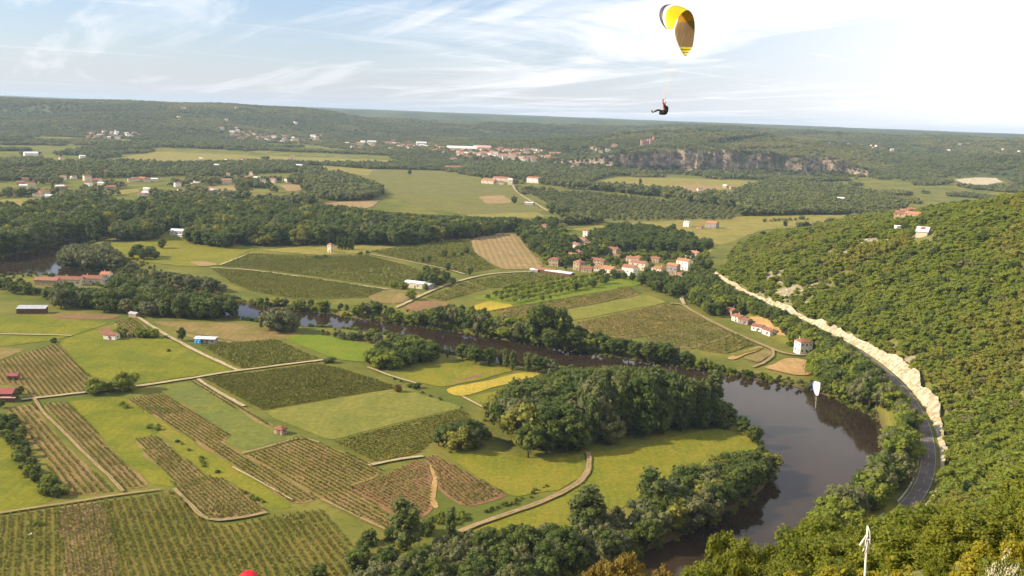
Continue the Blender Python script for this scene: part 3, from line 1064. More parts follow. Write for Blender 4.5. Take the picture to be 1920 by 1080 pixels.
field([(1092, 346), (1150, 333), (1250, 333), (1438, 341), (1380, 362), (1300, 366), (1172, 358)], 'far_meadow', 'meadow', 'pale green meadow below the cliffs')
field([(1184, 351), (1310, 346), (1372, 352), (1276, 362)], 'far_tan', 'ploughed_plot', 'long red tilled strip below the cliffs')
field([(1276, 364), (1372, 354), (1384, 362), (1300, 377)], 'far_green', 'meadow', 'green meadow below the red tilled strip')
field([(207, 300), (296, 283), (420, 287), (482, 294), (502, 303), (342, 308)], 'far_meadow', 'meadow', 'far pale meadow beside the dark grove')
field([(470, 281), (620, 283), (760, 303), (622, 308), (502, 300)], 'far_meadow', 'meadow', 'far golden meadow before the spread town')
field([(630, 287), (720, 291), (730, 296), (640, 296)], 'far_tan', 'fallow_field', 'far tan field just below the town')
field([(220, 265), (290, 259), (385, 263), (300, 272)], 'far_meadow', 'meadow', 'far pale meadow before the hill hamlet')
field([(890, 276), (960, 278), (1048, 284), (1040, 288), (930, 284)], 'far_meadow', 'meadow', 'far yellow field right of the town')
field([(390, 351), (440, 348), (448, 360), (402, 363)], 'far_tan', 'fallow_field', 'small tan field between dark woods')
field([(520, 345), (570, 347), (574, 356), (540, 360)], 'far_tan', 'fallow_field', 'small tan field left of the dark grove')
field([(600, 380), (716, 375), (692, 391), (640, 392)], 'far_tan', 'fallow_field', 'small tan field at the foot of the dark grove')
field([(0, 318), (60, 313), (110, 310), (80, 320), (0, 324)], 'far_meadow', 'meadow', 'far yellow strip among the dark trees')
field([(0, 374), (100, 372), (116, 378), (60, 390), (0, 392)], 'far_meadow', 'meadow', 'pale meadow before the dark riverside wood')
field([(216, 358), (262, 354), (262, 362), (222, 366)], 'far_meadow', 'meadow', 'small pale meadow behind the dark riverside wood')
field([(300, 358), (330, 357), (332, 364), (304, 366)], 'far_meadow', 'meadow', 'tiny pale meadow beside the low farmhouse')
field([(690, 330), (700, 318), (600, 310), (560, 314)], 'far_meadow', 'meadow', 'pale field behind the dark grove')
# --- near the road on the far bank
field([(1428, 690), (1480, 672), (1520, 676), (1518, 706), (1490, 706), (1444, 694)], 'soil_tan', 'ploughed_plot', 'orange tan ploughed plot beside the tall white house')
field([(1356, 672), (1424, 650), (1436, 652), (1372, 676)], 'soil_tan', 'bare_strip', 'tan bare strip along the dark trench')
field([(1372, 666), (1426, 652), (1430, 655), (1376, 670)], 'vine_grass', 'garden_trench', 'dark green trench of garden plants')
field([(1390, 672), (1440, 656), (1452, 664), (1420, 682)], 'fallow', 'fallow_field', 'small garden plot by the tan strip')
field([(1404, 592), (1436, 594), (1478, 622), (1470, 636), (1444, 624), (1410, 606)], 'soil_tan', 'bare_strip', 'orange bare yard behind the roadside houses', drape=2)

# --- tracks and roads on the plain
TR = []


def track(px, width, label, mat='track', name='dirt_track'):
    width *= 1.02     # the ragged grassy edge lies inside the ribbon
    P = smooth_line(flatp(px)[:, :2], 4.0, 2)
    P = P + np.stack([fbm(P[:, 0], P[:, 1], 25, 2, 15), fbm(P[:, 0], P[:, 1], 25, 2, 18)], 1) * .6
    TR.append((P, width))
    return ribbon(name, P, width, zl() + .12, M[mat], label)


track([(40, 751), (110, 743), (200, 733), (300, 720), (440, 697), (560, 682), (612, 676)], 2.72, 'straight pale road crossing the plain below the big meadow')
track([(252, 592), (285, 612), (330, 640), (390, 670), (440, 694), (452, 697)], 2.72, 'pale road from the wood edge to the road fork')
track([(-60, 627), (0, 628), (80, 629), (134, 631)], 2.21, 'pale path ending in the yellow meadow')
track([(64, 750), (90, 785), (150, 842), (200, 893), (230, 924)], 1.53, 'thin path between the two left vineyards', 'dirt')
track([(372, 712), (410, 738), (456, 764)], 2.21, 'short pale path beside the dense green vineyard')
track([(-40, 970), (40, 958), (140, 944), (225, 930), (300, 920)], 1.53, 'grassy tan path above the nearest vineyards', 'dirt')
track([(326, 918), (356, 948), (388, 980), (440, 976), (500, 964)], 1.70, 'pale soil edge round the angular vineyard', 'dirt')
track([(454, 852), (520, 834), (562, 820), (600, 832)], 1.36, 'tan path below the stone hut', 'dirt')
track([(690, 875), (740, 864), (792, 858)], 2.04, 'pale path end by the reddish vineyards')
track([(602, 938), (660, 965), (738, 1002)], 1.02, 'thin soil line under the brown rows', 'dirt')
track([(436, 878), (500, 912), (548, 940)], 0.85, 'pale soil line beside the long brown vineyard')
track([(1101, 850), (1107, 872), (1098, 898), (1062, 922), (1010, 946), (950, 968), (900, 984), (864, 1000)], 2.55, 'curving dirt track through the riverside meadow', 'dirt')
track([(690, 690), (740, 709), (785, 722)], 1.70, 'pale path beside the bushy wood')
track([(868, 746), (895, 760), (926, 776)], 1.53, 'thin path at the corner of the big wood')
track([(395, 503), (450, 505), (500, 511), (570, 521), (640, 531), (730, 544)], 2.55, 'long pale farm track between the broad vineyards')
track([(688, 476), (730, 484), (780, 494), (840, 506), (872, 515)], 2.55, 'pale farm track past the line of small trees')
track([(742, 578), (775, 562), (805, 548), (835, 536), (880, 522), (930, 513), (1000, 510), (1060, 508)], 3.40, 'pale lane from the river to the village barns')
track([(412, 498), (440, 487), (472, 475)], 2.55, 'short pale track at the meadow corner')
track([(961, 346), (966, 358), (985, 372), (1008, 384), (1026, 396)], 4.25, 'pale lane down from the red roofed farm')
track([(1258, 570), (1282, 572), (1290, 580), (1330, 602), (1380, 628), (1430, 648), (1462, 662), (1490, 668), (1520, 666)], 3.57, 'riverside lane from the village to the tall white house', 'dirt')
track([(1448, 656), (1452, 668), (1430, 684), (1412, 690)], 2.12, 'curved path round the garden plot', 'dirt')
track([(1284, 572), (1276, 562), (1282, 556)], 3.40, 'lane end below the village')
track([(1310, 322), (1400, 326), (1500, 330), (1610, 334)], 7.65, 'pale road along the cliff foot')
track([(900, 450), (940, 470), (1000, 500)], 1.27, 'pale line beside the tan striped field', 'dirt')
track([(870, 470), (905, 488), (940, 504)], 1.53, 'thin path beside the vineyard below the tree line', 'dirt')


# ------------------------------------------------------------------ vine rows
def clip_rows(poly, az, sp):
    dirv = np.array([math.sin(az), math.cos(az)])
    nrm = np.array([dirv[1], -dirv[0]])
    s = poly @ nrm
    t = poly @ dirv
    rows = []
    k = math.floor(s.min() / sp) + 1
    while k * sp < s.max():
        c = k * sp
        hits = []
        for i in range(len(poly)):
            j = (i + 1) % len(poly)
            if (s[i] > c) != (s[j] > c):
                hits.append(t[i] + (t[j] - t[i]) * (c - s[i]) / (s[j] - s[i]))
        hits.sort()
        for a, b in zip(hits[0::2], hits[1::2]):
            if b - a > 5:
                rows.append((nrm * c + dirv * (a + 1.0), nrm * c + dirv * (b - 1.0)))
        k += 1
    return rows


def vine_mesh(segs, hgt, dens, width, origin, step, size, rg):
    """leafy vines along row segments: upright sprays of leaves"""
    V, T = [], []
    for a, b in segs:
        L = np.linalg.norm(b - a)
        n = max(3, int(L / step * dens))
        t = (np.arange(n) + rg.uniform(-.4, .4, n)) / n
        t = np.clip(t, 0, 1)
        gap = vnoise(t * L / 4.0 + rg.uniform(0, 99), np.full(n, rg.uniform(0, 99)), 3) > .07
        t = t[gap]
        n = len(t)
        if n == 0:
            continue
        d = (b - a) / L
        nn = np.array([-d[1], d[0]])
        c2 = a + (b - a) * t[:, None] + nn * rg.normal(0, width * .22, n)[:, None]
        vig = .84 + .32 * vnoise(c2[:, 0] / 9, c2[:, 1] / 9, 21)
        zc = hgt * rg.uniform(.25, .78, n) * vig
        ang = rg.uniform(0, math.pi, n)
        til = rg.uniform(-.9, .9, n)
        sz = size * rg.uniform(.7, 1.3, n) * vig
        ux = np.stack([np.cos(ang), np.sin(ang), np.zeros(n)], 1) * sz[:, None] * .62
        uz = np.stack([-np.sin(ang) * np.sin(til), np.cos(ang) * np.sin(til), np.cos(til)], 1) * (sz * .62)[:, None]
        C = np.column_stack([c2 - origin[:2], zc])
        V.append(np.stack([C - ux - uz * .6, C + ux - uz, C + ux * .8 + uz, C - ux + uz * .9], 1).reshape(-1, 3))
        T.append(np.repeat(rg.uniform(0, 1, n), 4))
    V = np.concatenate(V)
    T = np.concatenate(T)
    return mesh_np('vine_row', V, np.arange(len(V)).reshape(-1, 4), [M['leaf_vine']], attrs={'tint': ('POINT', T)})


def build_vines():
    rg = np.random.default_rng(5)
    allrows = []
    for k, (o, poly, az, sp, hgt, dens, width) in enumerate(VINE):
        for a, b in clip_rows(poly, az, sp):
            mid = (a + b) / 2
            dist = np.hypot(*mid)
            u, v, w = project(np.array([[mid[0], mid[1], 0]]))
            seen = np.linalg.norm(b - a) / dist * (1.0 if (-60 < u[0] < 1980 and v[0] < 1110) else .2)
            allrows.append((seen / dist, k, a, b))
    allrows.sort(key=lambda r: -r[0])
    rest = {}
    for i, (s, k, a, b) in enumerate(allrows):
        o, poly, az, sp, hgt, dens, width = VINE[k]
        if i < 290:
            dist = np.hypot(*((a + b) / 2))
            me = vine_mesh([(a, b)], hgt * .85, dens, width * .8, np.array(o.location), .24, .50, rg)
            ob = link('vine_row', me, o, (0, 0, 0))
        else:
            rest.setdefault(k, []).append((a, b))
    for k, segs in rest.items():
        o, poly, az, sp, hgt, dens, width = VINE[k]
        dist = np.hypot(*poly.mean(0))
        step = .28 if dist < 520 else (.55 if dist < 750 else .9)
        me = vine_mesh(segs, hgt, dens, width, np.array(o.location), step, .52 if dist < 520 else .75 if dist < 750 else 1.0, rg)
        tag(link('vine_rows', me, o, (0, 0, 0)), kind='stuff')


build_vines()
# ---SPLIT-2---
# ------------------------------------------------------------------ tree meshes (unit height, base at the origin)
ICO_V, ICO_F = None, None


def _ico():
    global ICO_V, ICO_F
    p = (1 + 5 ** .5) / 2
    v = np.array([(-1, p, 0), (1, p, 0), (-1, -p, 0), (1, -p, 0), (0, -1, p), (0, 1, p), (0, -1, -p), (0, 1, -p), (p, 0, -1), (p, 0, 1), (-p, 0, -1), (-p, 0, 1)], float)
    ICO_V = v / np.linalg.norm(v[0])
    ICO_F = np.array([(0, 11, 5), (0, 5, 1), (0, 1, 7), (0, 7, 10), (0, 10, 11), (1, 5, 9), (5, 11, 4), (11, 10, 2), (10, 7, 6), (7, 1, 8),
                      (3, 9, 4), (3, 4, 2), (3, 2, 6), (3, 6, 8), (3, 8, 9), (4, 9, 5), (2, 4, 11), (6, 2, 10), (8, 6, 7), (9, 8, 1)])


_ico()


def crown_arrays(rg, shape, n_lobes, n_leaf, leaf, core=.82):
    """lobes of foliage spread through an uneven envelope; every lobe is a small core wrapped in leaf sprays"""
    c, rad, lr, pw = shape['c'], np.array(shape['r']), shape['lobe'], shape.get('in', .55)
    dirs = rg.normal(size=(n_lobes * 3, 3))
    dirs /= np.linalg.norm(dirs, axis=1, keepdims=True)
    if shape.get('up'):
        dirs[:, 2] = np.abs(dirs[:, 2]) * 1.0 - .12
    keep = [0]
    for i in range(1, len(dirs)):                   # spread the lobes apart
        if len(keep) >= n_lobes:
            break
        if np.min(np.linalg.norm(dirs[keep] - dirs[i], axis=1)) > 1.35 / math.sqrt(n_lobes):
            keep.append(i)
    dirs = dirs[keep]
    k = len(dirs)
    bulge = rg.uniform(.72, 1.12, k)
    rr = rg.uniform(pw, 1.0, k) ** .6 * bulge
    P = dirs * rad * rr[:, None] + np.array([0, 0, c])
    lean = rg.normal(0, shape.get('lean', .05), 2)
    P[:, 0] += lean[0] * P[:, 2]
    P[:, 1] += lean[1] * P[:, 2]
    S = rg.uniform(lr[0], lr[1], k)
    P[:, 2] = np.maximum(P[:, 2], S * .55 + shape.get('zmin', .0))
    V, Fq, T, Vt, Ft, Tt = [], [], [], [], [], []
    for i in range(k):
        n = int(n_leaf * (S[i] / np.mean(lr)) ** 1.5)
        d = rg.normal(size=(n, 3))
        d /= np.linalg.norm(d, axis=1, keepdims=True)
        sq = np.array([1, 1, shape.get('squash', .85)])
        ctr = P[i] + d * sq * (S[i] * rg.uniform(.74, 1.14, n))[:, None]
        nn = d + rg.normal(0, .55, (n, 3)) + np.array([0, 0, .25])
        nn /= np.linalg.norm(nn, axis=1, keepdims=True)
        a = np.cross(nn, rg.normal(size=(n, 3)))
        a /= np.linalg.norm(a, axis=1, keepdims=True) + 1e-9
        b = np.cross(nn, a)
        s = leaf * rg.uniform(.65, 1.35, n)
        a, b = a * s[:, None], b * (s * rg.uniform(.55, .95, n))[:, None]
        V.append(np.stack([ctr - a * 1.1, ctr - b + a * .15, ctr + a, ctr + b - a * .2], 1).reshape(-1, 3))
        t = np.clip(rg.uniform(0, 1) * .55 + rg.uniform(0, .6, n), 0, 1)
        T.append(np.repeat(t, 4))
        if core:
            w = ICO_V * rg.uniform(.78, 1.1, (12, 1)) * S[i] * core * sq
            Vt.append(w + P[i])
            Ft.append(ICO_F + 12 * i)
            Tt.append(np.full(12, rg.uniform(0, .5)))
    V = np.concatenate(V)
    nq = len(V)
    Fq = np.arange(nq).reshape(-1, 4)
    T = np.concatenate(T)
    faces = [Fq]
    if core:
        V = np.concatenate([V] + Vt)
        faces.append(np.concatenate(Ft) + nq)
        T = np.concatenate([T] + Tt)
    return V, faces, T


def trunk_mb(rg, top, r, limbs, reach):
    mb = MB()
    bx, by = rg.normal(0, .02, 2)
    mb.tube([(0, 0, -.03), (bx * .3, by * .3, top * .45), (bx, by, top)], [r, r * .75, r * .28], 7)
    for k in range(limbs):
        a = 2 * math.pi * (k + rg.uniform(-.3, .3)) / max(limbs, 1)
        z0 = top * rg.uniform(.45, .8)
        e = reach * rg.uniform(.6, 1)
        mb.tube([(bx * .6, by * .6, z0), (math.cos(a) * e * .5, math.sin(a) * e * .5, z0 + .09), (math.cos(a) * e, math.sin(a) * e, z0 + .22)], [r * .42, r * .3, r * .1], 5)
    return mb


SPECIES = {
    # name: shape, lobes, leaves per lobe, leaf size, trunk(top, r, limbs, reach), material, variants
    'wood': (dict(c=.56, r=(.34, .34, .40), lobe=(.10, .17)), 30, 34, .034, (.62, .028, 5, .25), 'leaf_wood', 6),
    'poplar': (dict(c=.53, r=(.14, .14, .45), lobe=(.06, .105), squash=1.5, lean=.02), 34, 30, .026, (.8, .017, 3, .10), 'leaf_poplar', 5),
    'willow': (dict(c=.50, r=(.42, .42, .40), lobe=(.11, .18), squash=1.1), 30, 34, .034, (.5, .03, 5, .3), 'leaf_willow', 4),
    'oak': (dict(c=.48, r=(.42, .42, .42), lobe=(.13, .21), zmin=-.02), 22, 34, .046, (.5, .03, 4, .3), 'leaf_oak', 6),
    'olive': (dict(c=.48, r=(.42, .42, .42), lobe=(.13, .21), zmin=-.02), 22, 34, .046, (.5, .03, 4, .3), 'leaf_olive', 4),
    'dry': (dict(c=.5, r=(.40, .40, .42), lobe=(.08, .13), zmin=-.02), 16, 16, .05, (.7, .02, 8, .4), 'leaf_dry', 2),
    'bush': (dict(c=.35, r=(.55, .55, .48), lobe=(.17, .28), zmin=-.05), 16, 34, .062, (.3, .03, 3, .2), 'leaf_wood', 4),
    'hedge': (dict(c=.35, r=(.55, .55, .48), lobe=(.17, .28), zmin=-.05), 16, 34, .062, (.3, .03, 3, .2), 'leaf_oak', 4),
    'orchard': (dict(c=.62, r=(.36, .36, .32), lobe=(.14, .20)), 16, 30, .05, (.5, .03, 4, .2), 'leaf_oak', 3),
    'cypress': (dict(c=.52, r=(.085, .085, .45), lobe=(.05, .075), squash=1.6, lean=.01), 26, 26, .025, (.5, .015, 0, .1), 'leaf_wood', 2),
    'far': (dict(c=.52, r=(.42, .42, .40), lobe=(.19, .28)), 8, 12, .10, None, 'leaf_far', 5),
    'farlight': (dict(c=.52, r=(.42, .42, .40), lobe=(.19, .28)), 8, 12, .10, None, 'leaf_far_light', 4),
    'near': (dict(c=.52, r=(.42, .42, .44), lobe=(.07, .125)), 90, 105, .0175, (.62, .022, 8, .34), 'leaf_near', 3),
    'yellow': (dict(c=.50, r=(.45, .45, .46), lobe=(.08, .14)), 60, 80, .030, (.5, .012, 8, .3), 'leaf_yellow', 2),
    'brown': (dict(c=.5, r=(.45, .45, .45), lobe=(.08, .14)), 70, 95, .022, (.55, .016, 7, .3), 'leaf_brown', 2),
    'blossom': (dict(c=.62, r=(.3, .3, .34), lobe=(.04, .08)), 40, 16, .013, (.7, .008, 9, .26), 'blossom', 2),
}
_sp = {}


def species(name):
    """per variant: crown mesh, trunk mesh, and one joined mesh for the uncounted mass"""
    if name in _sp:
        return _sp[name]
    shape, nl, nf, leaf, tr, mat, nv = SPECIES[name]
    res = []
    rg = np.random.default_rng(abs(hash(name)) % 1000 if False else sum(map(ord, name)))
    core = 0 if name in ('blossom', 'dry') else .6 if name in ('near', 'yellow', 'brown') else .84
    for k in range(nv):
        V, Fc, T = crown_arrays(rg, shape, nl, nf, leaf, core)
        crown = mesh_np('crown', V, Fc, [M[mat]], attrs={'tint': ('POINT', T)})
        trunk = None
        joined = crown
        if tr:
            mb = trunk_mb(rg, *tr)
            trunk = mb.mesh('trunk', M['bark'], smooth=True)
            tv = np.array(mb.v)
            quads = [f for f in mb.f if len(f) == 4]
            VV = np.concatenate([V, tv])
            ff = Fc + [np.array(quads) + len(V)]
            mi = np.concatenate([np.zeros(sum(len(f) for f in Fc), int), np.ones(len(quads), int)])
            joined = mesh_np('tree', VV, ff, [M[mat], M['bark']], mi, {'tint': ('POINT', np.concatenate([T, np.zeros(len(tv))]))})
        res.append((crown, trunk, joined))
    _sp[name] = res
    return res


# ------------------------------------------------------------------ where the trees stand
FIELD_POLYS = []
for o in list(COL.objects):
    if o.type == 'MESH' and (o.get('kind') == 'structure' or o.get('category') == 'vineyard') and o.name.split('.')[0] not in ('ground', 'river') and 'track' not in o.name:
        c = np.array(o.location[:2])
        me = o.data
        n = len(me.vertices)
        a = np.empty(n * 3)
        me.vertices.foreach_get('co', a)
        FIELD_POLYS.append(a.reshape(-1, 3)[:, :2] + c)

KEEP_OUT = []     # (x, y, radius) circles left free for buildings
PTS = []          # dicts of arrays


def free(x, y, fields=True, tr=2.5, water=1.5):
    ok = np.ones(len(x), bool)
    if fields:
        for P in FIELD_POLYS:
            lo, hi = P.min(0), P.max(0)
            m = ok & (x > lo[0]) & (x < hi[0]) & (y > lo[1]) & (y < hi[1])
            if m.any():
                i = np.nonzero(m)[0]
                ok[i[in_poly(x[i], y[i], P)]] = False
    for P, w in TR:
        lo, hi = P.min(0) - 6, P.max(0) + 6
        m = ok & (x > lo[0]) & (x < hi[0]) & (y > lo[1]) & (y < hi[1])
        if m.any():
            i = np.nonzero(m)[0]
            ok[i[dist_line(x[i], y[i], P) < w / 2 + tr]] = False
    for cx, cy, cr in KEEP_OUT:
        ok &= (x - cx) ** 2 + (y - cy) ** 2 > cr * cr
    lo, hi = river_poly.min(0), river_poly.max(0)
    m = ok & (x > lo[0] - 5) & (x < hi[0] + 5) & (y > lo[1] - 5) & (y < hi[1] + 5)
    if m.any():
        i = np.nonzero(m)[0]
        d = dist_line(x[i], y[i], river_poly, closed=True)
        ins = in_poly(x[i], y[i], river_poly)
        ok[i[ins | (d < water)]] = False
    m = ok & (y < 1200)
    if m.any():
        i = np.nonzero(m)[0]
        ok[i[dist_line(x[i], y[i], road_line) < 6.5]] = False
    return ok


def put(x, y, h, sp, area, wide=(.9, 1.25), z=None):
    x, y, h = np.atleast_1d(x).astype(float), np.atleast_1d(y).astype(float), np.atleast_1d(h).astype(float)
    n = len(x)
    if n == 0:
        return
    sp = np.array([sp] * n) if isinstance(sp, str) else np.asarray(sp)
    zz = height(x, y) if z is None else np.atleast_1d(z)
    PTS.append(dict(x=x, y=y, z=zz - .1, h=h, sp=sp, w=rng.uniform(*wide, n), rot=rng.uniform(0, 6.283, n), var=rng.integers(0, 60, n), area=np.array([area] * n)))


def jgrid(poly, sp, jit=.42):
    lo, hi = poly.min(0), poly.max(0)
    gx, gy = np.meshgrid(np.arange(lo[0], hi[0], sp), np.arange(lo[1], hi[1], sp * .87))
    gx = gx + (np.arange(gx.shape[0]) % 2)[:, None] * sp / 2
    x = gx.ravel() + rng.uniform(-jit, jit, gx.size) * sp
    y = gy.ravel() + rng.uniform(-jit, jit, gx.size) * sp
    m = in_poly(x, y, poly)
    return x[m], y[m]


def pick(n, mix):
    names, w = list(mix), np.array(list(mix.values()), float)
    return np.array(names)[rng.choice(len(names), n, p=w / w.sum())]


def cap_h(x, y, h, top, lo=2.5):
    """keep the canopy under a skyline given in photograph pixels"""
    T = np.array(top, float)
    Z0 = height(x, y)
    for _ in range(8):
        u, v, w = project(np.stack([x, y, h + Z0], -1))
        lim = np.interp(u, T[:, 0], T[:, 1])
        h = np.where(v < lim, np.maximum(lo, h - (lim - v) * w / F * 1.02), h)
    return h


def wood(px, sp, hr, mix, area, fields=False, thin=0.0, wide=(.9, 1.25), thin_scale=40, top=None, onhill=False):
    x, y = jgrid(np.array([ground(*q)[:2] for q in px]) if onhill else flatp(px)[:, :2], sp)
    m = free(x, y, fields)
    if thin:
        m &= fbm(x, y, thin_scale, 3, 41) > thin
    x, y = x[m], y[m]
    clump = .5 + .5 * fbm(x, y, 30, 2, 55)
    h = hr[0] + (hr[1] - hr[0]) * np.clip(.35 * clump + .85 * rng.uniform(0, 1, len(x)) - .08, -.15, 1.1)
    s = pick(len(x), mix)
    h = np.where((s == 'bush') | (s == 'hedge'), h * .4, h)
    if top:
        h = cap_h(x, y, h, top)
    put(x, y, h, s, area, wide)


def strip(px, width, sp, hr, mix, area, fields=False, skip=0.0, side=0.0, top=None, onhill=False):
    L = smooth_line(np.array([ground(*q)[:2] for q in px]) if onhill else flatp(px)[:, :2], sp * .6, 1)
    k = max(1, int(round(width / sp)))
    X, Y = [], []
    t = np.gradient(L, axis=0)
    t /= np.linalg.norm(t, axis=1, keepdims=True)
    nn = np.stack([-t[:, 1], t[:, 0]], 1)
    for i in range(k):
        off = (i + .5) / k * width - width / 2 + side
        Q = L[(i % 2)::2] + nn[(i % 2)::2] * off
        X.append(Q[:, 0] + rng.uniform(-.4, .4, len(Q)) * sp)
        Y.append(Q[:, 1] + rng.uniform(-.4, .4, len(Q)) * sp)
    x, y = np.concatenate(X), np.concatenate(Y)
    m = free(x, y, fields, 1.0, .5) & (rng.uniform(0, 1, len(x)) > skip)
    x, y = x[m], y[m]
    s = pick(len(x), mix)
    h = rng.uniform(hr[0], hr[1], len(x))
    h = np.where((s == 'bush') | (s == 'hedge'), h * .45, h)
    if top:
        h = cap_h(x, y, h, top)
    put(x, y, h, s, area)


def lone(u, v, h, sp, area, wide=(1.0, 1.15)):
    p = ground(u, v)
    put(p[0], p[1], h, sp, area, wide, z=p[2])


LABELS = {}       # area -> (label, group)


def area(key, label, group=None):
    LABELS[key] = (label, group)
    return key


# ---SPLIT-3---
# ------------------------------------------------------------------ buildings
_wm = {}


def unit_window(mat):
    if mat not in _wm:
        mb = MB().box((0, 0, 0), (1, 1, 1))
        _wm[mat] = mb.mesh('window', M[mat])
    return _wm[mat]


def gable(w, d, h, pitch, over, hip=0.0, mono=False):
    """walls with gable ends, and roof slabs with overhang (ridge along X)"""
    walls, roof = MB(), MB()
    x, y = w / 2, d / 2
    rz = h + math.tan(pitch) * y
    if mono:
        rz = h + math.tan(pitch) * d
        walls.add([(-x, -y, -1.5), (x, -y, -1.5), (x, y, -1.5), (-x, y, -1.5), (-x, -y, h), (x, -y, h), (x, y, rz), (-x, y, rz)],
                  [(0, 1, 5, 4), (1, 2, 6, 5), (2, 3, 7, 6), (3, 0, 4, 7), (4, 5, 6, 7)])
        t = .16
        k = math.tan(pitch)
        p = [(-x - over, -y - over, h - k * over + .02), (x + over, -y - over, h - k * over + .02), (x + over, y + over, rz + k * over + .02), (-x - over, y + over, rz + k * over + .02)]
        roof.add(p + [(a, b, c + t) for a, b, c in p], [(3, 2, 1, 0), (4, 5, 6, 7), (0, 1, 5, 4), (1, 2, 6, 5), (2, 3, 7, 6), (3, 0, 4, 7)])
        return walls, roof, rz
    xi = x - hip
    walls.add([(-x, -y, -1.5), (x, -y, -1.5), (x, y, -1.5), (-x, y, -1.5), (-x, -y, h), (x, -y, h), (x, y, h), (-x, y, h)],
              [(0, 1, 5, 4), (1, 2, 6, 5), (2, 3, 7, 6), (3, 0, 4, 7), (4, 5, 6, 7)])
    if hip == 0:
        walls.add([(-x, -y, h), (-x, y, h), (-x, 0, rz)], [(0, 1, 2)])
        walls.add([(x, -y, h), (x, y, h), (x, 0, rz)], [(1, 0, 2)])
    t = .2
    k = math.tan(pitch)
    ez = h - k * over
    X = x + over
    Y = y + over
    xr = X if hip == 0 else max(.3, xi)
    for s in (-1, 1):
        lo = [(-X, s * Y, ez + .03), (X, s * Y, ez + .03), (xr, 0, rz + .03), (-xr, 0, rz + .03)]
        roof.add(lo + [(a, b, c + t) for a, b, c in lo], [(0, 1, 2, 3), (7, 6, 5, 4), (0, 4, 5, 1), (1, 5, 6, 2), (2, 6, 7, 3), (3, 7, 4, 0)])
    if hip:
        for s in (-1, 1):
            lo = [(s * X, -Y, ez + .03), (s * X, Y, ez + .03), (s * xr, 0, rz + .03)]
            roof.add(lo + [(a, b, c + t) for a, b, c in lo], [(0, 1, 2), (5, 4, 3), (0, 3, 4, 1), (1, 4, 5, 2), (2, 5, 3, 0)])
    return walls, roof, rz


def house(u, v, w, d, h, yaw, wall, roofm, label, group=None, pitch=22, win=(3, 2), hip=0.0, mono=False, chim=True, name='house', cat='house', parts=True, open_side=False, door=True, over=.35, keep=False):
    if parts and not keep:
        yaw = -abs(yaw) - 14 if yaw < 40 else yaw - 90 - 8
    if group == 'houses of the riverside village':
        w, d, h = w * .88, d * .88, h * .9
    p = ground(u, v)
    dist = np.hypot(p[0], p[1])
    # v is where the wall towards the camera meets the ground; step back by half the depth
    dirn = p[:2] / dist
    p[:2] += dirn * d * .4
    z = H1(p[0], p[1])
    KEEP_OUT.append((p[0], p[1], max(w, d) * .5 + 2.0))
    for f in (1.0, 1.9, 2.9):
        q = p[:2] - dirn * (h * f + d * .5)
        KEEP_OUT.append((q[0], q[1], max(w, d) * .45 + 1.5))
    yw = R(yaw) - math.atan2(dirn[0], dirn[1])
    W, Rf, rz = gable(w, d, h, R(pitch), over, hip, mono)
    if not parts:
        n = len(W.v)
        mb = MB()
        mb.add(W.v, W.f, 0)
        mb.add(Rf.v, Rf.f, 1)
        o = mb.build(name, None, (p[0], p[1], z), (M[wall], M[roofm]))
        o.rotation_euler = (0, 0, yw)
        return tag(o, label, cat, group)
    root = empty(name, (p[0], p[1], z), yw)
    tag(root, label, cat, group)
    W.build('wall', root, mats=(M[wall],))
    rf = Rf.build('roof', root, mats=(M[roofm],))
    if chim:
        cx = rng.uniform(-.32, .32) * w
        MB().box((cx, .12 * d, rz + .25), (.6, .6, 1.5)).build('chimney', rf, mats=(M['cream' if wall == 'white' else wall],))
    ncol, nrow = win
    for fx, fy in ((0, -1), (-1, 0), (1, 0), (0, 1)):
        n = Vector((fx * math.cos(yw) - fy * math.sin(yw), fx * math.sin(yw) + fy * math.cos(yw)))
        if -(n.x * dirn[0] + n.y * dirn[1]) < .2:
            continue
        L = w if fx == 0 else d
        nc = ncol if fx == 0 else max(1, int(ncol * d / w * .8))
        for r_ in range(nrow):
            for c_ in range(nc):
                t = ((c_ + .5) / nc - .5) * L
                zz = h * (r_ + .5) / nrow + .15
                o = link('window', unit_window('window' if (r_ + c_) % 3 else 'shutter'), root,
                         (fx * (w / 2 + .02) + (t if fx == 0 else 0), fy * (d / 2 + .02) + (t if fy == 0 else 0), zz))
                a, b = (1.0, .12) if fx == 0 else (.12, 1.0)
                o.scale = (a, b, 1.25)
        if door and fx == 0:
            o = link('door', unit_window('shutter'), root, (L * .1, fy * (d / 2 + .03), 1.05))
            o.scale = (1.1, .14, 2.1)
    return root


VG = 'houses of the riverside village'
# --- village
house(1023, 449, 9, 7, 4.2, 8, 'white', 'tile_red', 'small white house with red roof alone on the garden lawn', VG)
house(1021, 433, 7, 7, 7.5, 20, 'cream', 'tile_brown', 'tall greyish house half hidden by trees above the lawn house', VG, win=(2, 2))
house(996, 426, 9, 7, 4, 0, 'cream', 'tile_red', 'house topmost in the village with a patch of red roof', VG, win=(2, 1), chim=False)
house(1099, 444, 7, 7, 8, 70, 'white', 'tile_brown', 'narrow white house peeping out of the trees above the village', VG, win=(1, 2))
house(1080, 470, 10, 8, 7.5, 60, 'white', 'tile_red', 'tall white house leading the stepped upper cluster', VG, win=(2, 2))
house(1093, 462, 11, 8, 8, -25, 'cream', 'tile_red', 'broad house with the reddest roof of the upper cluster', VG)
house(1102, 466, 8, 7, 6, 15, 'cream', 'tile_brown', 'smaller brown roofed house tucked right in the upper cluster', VG, win=(2, 1))
house(1086, 482, 10, 7, 5.5, 35, 'cream', 'tile_red', 'lowest house of the stepped upper cluster', VG, win=(2, 1))
